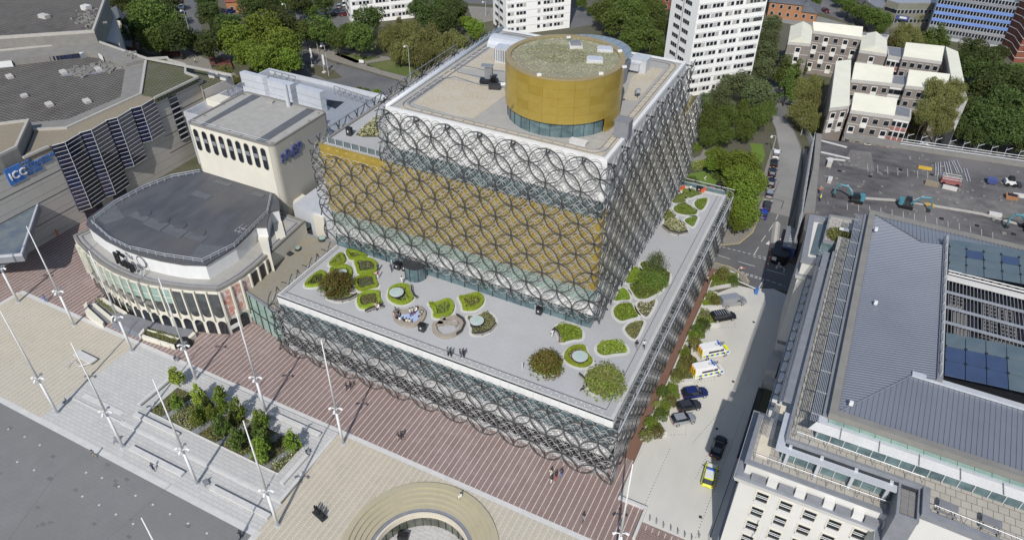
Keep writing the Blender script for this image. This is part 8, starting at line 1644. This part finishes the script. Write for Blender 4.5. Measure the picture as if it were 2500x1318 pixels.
CL = dict(white=mat('cloth_white', (.7, .7, .68), .8), black=mat('cloth_black', (.015, .015, .018), .8), navy=mat('cloth_navy', (.03, .04, .1), .8), blue=mat('cloth_blue', (.08, .17, .4), .8), grey=mat('cloth_grey', (.2, .2, .21), .8), red=mat('cloth_red', (.4, .04, .05), .8), cream=mat('cloth_cream', (.6, .55, .4), .8), hivis=mat('cloth_orange', (.8, .16, .03), .8), yellow=mat('cloth_hivis_yellow', (.7, .7, .1), .8), beige=mat('cloth_beige', (.38, .3, .22), .8), pink=mat('cloth_pink', (.6, .4, .38), .8))
hm = MB()
for k in range(5):
    pass
def uvs(r, z0f, n=8, m=5, sx=1, sy=1, sz=1):
    mb = MB(); vs = []; fs = []
    for j in range(m+1):
        a = math.pi*j/m*z0f
        for i in range(n): b = 2*math.pi*i/n; vs.append((r*sx*math.sin(a)*math.cos(b), r*sy*math.sin(a)*math.sin(b), r*sz*math.cos(a)))
    for j in range(m):
        for i in range(n): fs.append((j*n+i, (j+1)*n+i, (j+1)*n+(i+1) % n, j*n+(i+1) % n))
    return mb.add(vs, fs)
hair_me = mesh('hair', uvs(.125, .55, 10, 4, 1, 1.1, 1.1), m_hair, smooth=True)
def person(px, py, z, pose, rz, top, leg, lab, hair=True, sk=None, group=None, hat=None, dz=0.0):
    base, J = person_mesh(pose); key = (pose, top, leg, (sk or m_skin).name)
    if key not in PM:
        me = base.copy(); me.materials.clear()
        for m in (CL[leg], CL[top], sk or m_skin, m_blk): me.materials.append(m)
        zz = J['p'][2]
        for p in me.polygons:
            c = p.center; z_ = c[2]
            if z_ > J['n'][2]-.01: k = 2
            elif z_ > zz+.02: k = 1
            elif z_ < .12: k = 3
            else: k = 0
            if min((c-Vector(J['lh'])).length, (c-Vector(J['rh'])).length) < .09: k = 2
            elif k == 0 and pose != 'sit' and abs(c[0]) > .19: k = 1
            p.material_index = k
        me.name = 'person'; PM[key] = me
    p = at(px, py, z); o = link('person', PM[key], None, (p[0], p[1], z+dz), rz); ORG[o.name] = (0, 0, 0); tag(o, lab, 'person', group)
    if hair: link('hair', hair_me, o, (J['h'][0], J['h'][1]-.02, J['h'][2]+.03))
    if hat: link('hat', mesh('hat', uvs(.14, .5, 10, 4), CL[hat], smooth=True), o, (J['h'][0], J['h'][1], J['h'][2]+.04))
    return o
P_ = person
P_(848, 952, 0, 'walk', 2.8, 'black', 'navy', 'person in dark clothes on the promenade, left of a pair below the rings'); P_(858, 948, 0, 'walk', 2.8, 'black', 'black', 'person in black on the promenade, right of a pair below the rings')
P_(974, 1073, 0, 'walk', 2.6, 'black', 'beige', 'person in dark top, left of the pair walking mid promenade'); P_(982, 1070, 0, 'walk', 2.6, 'black', 'black', 'person in black, right of the pair walking mid promenade')
P_(1346, 1178, 0, 'walk', 2.7, 'black', 'white', 'person in black top and pale trousers, leading the group of four'); P_(1345, 1162, 0, 'walk', 2.7, 'cream', 'white', 'person in pale top behind the leader of the group of four'); P_(1357, 1170, 0, 'walk', 2.7, 'black', 'red', 'person in dark top in the middle of the group of four'); P_(1370, 1163, 0, 'walk', 2.7, 'navy', 'blue', 'person in navy top and blue jeans at the back of the group of four')
P_(1423, 1275, 0, 'walk', -.3, 'grey', 'navy', 'lone person in grey walking near the bottom edge of the promenade'); P_(1127, 1212, .28, 'sit', 2.4, 'white', 'white', 'person in white with black hair sitting on the amphitheatre rim', dz=-.3)
P_(113, 737, 0, 'walk', 1.2, 'blue', 'blue', 'person in light blue walking at the edge of the beige square'); P_(232, 1116, 0, 'walk', 1.4, 'grey', 'beige', 'person in grey walking on the dark square'); P_(376, 1148, 0, 'walk', 1.0, 'navy', 'black', 'person in navy walking on the lower granite paving'); P_(590, 1312, 0, 'stand', 1.0, 'black', 'black', 'person in black at the bottom edge beside the dark square')
P_(143, 578, 0, 'walk', 1.2, 'hivis', 'hivis', 'worker in an orange suit walking in the shade by the convention centre'); P_(108, 583, 0, 'walk', 1.2, 'grey', 'white', 'person in grey beside the convention centre wall')
P_(1901, 600, 0, 'stand', 2.2, 'hivis', 'hivis', 'worker in orange standing at the street works edge', hat='white'); P_(1914, 635, 0, 'stand', .4, 'hivis', 'hivis', 'worker in orange in the shadow beside the black hoarding', hat='white')
P_(2000, 473, 7, 'stand', 1.2, 'hivis', 'navy', 'worker in pinkish orange on the deck, upper of the two', hat='white'); P_(2001, 492, 7, 'stand', 1.2, 'yellow', 'navy', 'worker in a yellow vest on the deck, lower of the two', hat='white'); 
P_(1726, 690, 0, 'walk', .2, 'beige', 'black', 'person walking on the brown path beside the rings'); P_(1723, 436, .1, 'sit', 1.8, 'white', 'beige', 'person in white sitting on the garden lawn, left', dz=-.42); P_(1718, 439, .1, 'sit', -1.2, 'cream', 'white', 'person in cream sitting on the garden lawn, right', dz=-.42)
P_(1553, 850, TZ, 'walk', -2.9, 'black', 'grey', 'person in black walking along the right parapet'); P_(1571, 850, TZ, 'walk', -2.9, 'white', 'black', 'person in white shirt walking along the right parapet')
P_(982, 694, TZ, 'stand', .5, 'white', 'white', 'person all in white standing near the round hedged bed'); P_(956, 663, TZ, 'walk', .3, 'navy', 'navy', 'person in dark blue walking by the entrance bollard'); P_(1018, 672, TZ, 'walk', 3.0, 'blue', 'grey', 'person in blue coming out of the revolving door')
P_(924, 662, TZ, 'stand', 1.2, 'navy', 'navy', 'person in navy beside the hedged beds, upper of the two'); P_(924, 680, TZ, 'stand', 1.6, 'red', 'white', 'person in a red top beside the hedged beds, lower of the two')
P_(919, 752, TZ, 'sit', 2.8, 'pink', 'black', 'person in pink sitting on the curved bench, left of three', dz=-.03); P_(926, 754, TZ, 'sit', 2.8, 'white', 'black', 'person in white sitting on the curved bench, middle of three', dz=-.03); P_(931, 751, TZ, 'sit', 2.8, 'black', 'white', 'person in black sitting on the curved bench, right of three', dz=-.03)
for k, (px, py, pose, rz, tp, lg, lab) in enumerate(((965, 765, 'sit', -1.2, 'grey', 'white', 'person in grey at the far left of the blue play area'), (971, 770, 'sit', -1.2, 'black', 'navy', 'person in black at the left of the blue play area'), (962, 776, 'sit', -1.2, 'pink', 'black', 'person in pink at the left end of the timber seat'), (967, 784, 'sit', -.6, 'black', 'black', 'person in black on the lower left of the timber seat'), (976, 788, 'sit', -.3, 'white', 'white', 'person in a round white top on the timber seat'), (985, 790, 'sit', -.1, 'black', 'black', 'person in black on the front of the timber seat'), (993, 793, 'sit', 0, 'cream', 'beige', 'person in cream on the front of the timber seat'), (1000, 794, 'sit', .1, 'cream', 'cream', 'child in cream on the front of the timber seat'), (1002, 772, 'stand', 2.5, 'white', 'blue', 'person in white in the middle of the blue floor, left'), (1008, 770, 'stand', 2.0, 'white', 'red', 'person in white and red in the middle of the blue floor'), (1018, 762, 'sit', 2.8, 'white', 'navy', 'person in white and navy at the far edge of the blue floor'), (1031, 772, 'sit', 1.4, 'white', 'black', 'person in white on the right end of the timber seat, upper'), (1028, 777, 'sit', 1.4, 'beige', 'black', 'person in beige on the right end of the timber seat, lower'))):
    P_(px, py, TZ, pose, rz, tp, lg, lab, dz=0)
P_(1094, 868, TZ, 'stand', -.4, 'grey', 'black', 'person in grey leaning on the front parapet, left of four'); P_(1101, 870, TZ, 'stand', -.6, 'black', 'black', 'person in black at the front parapet, second of four'); P_(1124, 872, TZ, 'stand', -.6, 'navy', 'grey', 'person in navy at the front parapet, third of four'); P_(1132, 871, TZ, 'stand', -.2, 'black', 'black', 'person in black at the front parapet, right of four')
P_(1352, 818, TZ, 'sit', 1.4, 'navy', 'black', 'person in navy sitting by the bright green mound'); P_(1348, 824, TZ, 'stand', 1.0, 'white', 'white', 'person in white standing by the bright green mound'); P_(1424, 958, TZ, 'sit', 1.3, 'black', 'black', 'person in black sitting beside the big olive shrub'); P_(1684, 470, TZ, 'stand', .5, 'white', 'black', 'person in white and black at the far end of the terrace')
P_(478, 155, 0, 'walk', 1.0, 'cream', 'black', 'person in a cream top on the shaded forecourt behind the convention centre'); P_(1682, 857, 0, 'walk', .1, 'black', 'black', 'person in black on the brown path near the police vans')
# cafe awnings and bicycles by the theatre
rig('black_cart', 452, 840, 'black domed cart standing in front of the theatre planter', 'cart', [('dome', uvs(1.3, .5, 12, 5, 1.2, 1, 1.1), m_blk), ('base', MB().cyl(0, 0, 0, .3, 1.2, 12), m_dark)], 0, 0)
for k, (px, py) in enumerate(((391, 838), (414, 845))):
    t = rig('bicycle', px, py, f'{("left", "right")[k]} one of the two bicycles parked in front of the theatre planter', 'bicycle', [('wheel', MB().path([(x_+.33*math.cos(a*.63), 0, .34+.33*math.sin(a*.63)) for a in range(11)], .03, 4), m_blk) for x_ in (-.5, .5)]+[('frame', MB().path([(-.5, 0, .34), (-.1, 0, .35), (.35, 0, .85), (-.25, 0, .85), (-.1, 0, .35)], .03, 4), m_dark), ('handlebar', MB().tube((.4, -.25, 1.0), (.4, .25, 1.0), .025, 4), m_dark), ('saddle', MB().box(-.4, -.15, -.07, .07, .9, .96), m_blk)], -.5, 0)
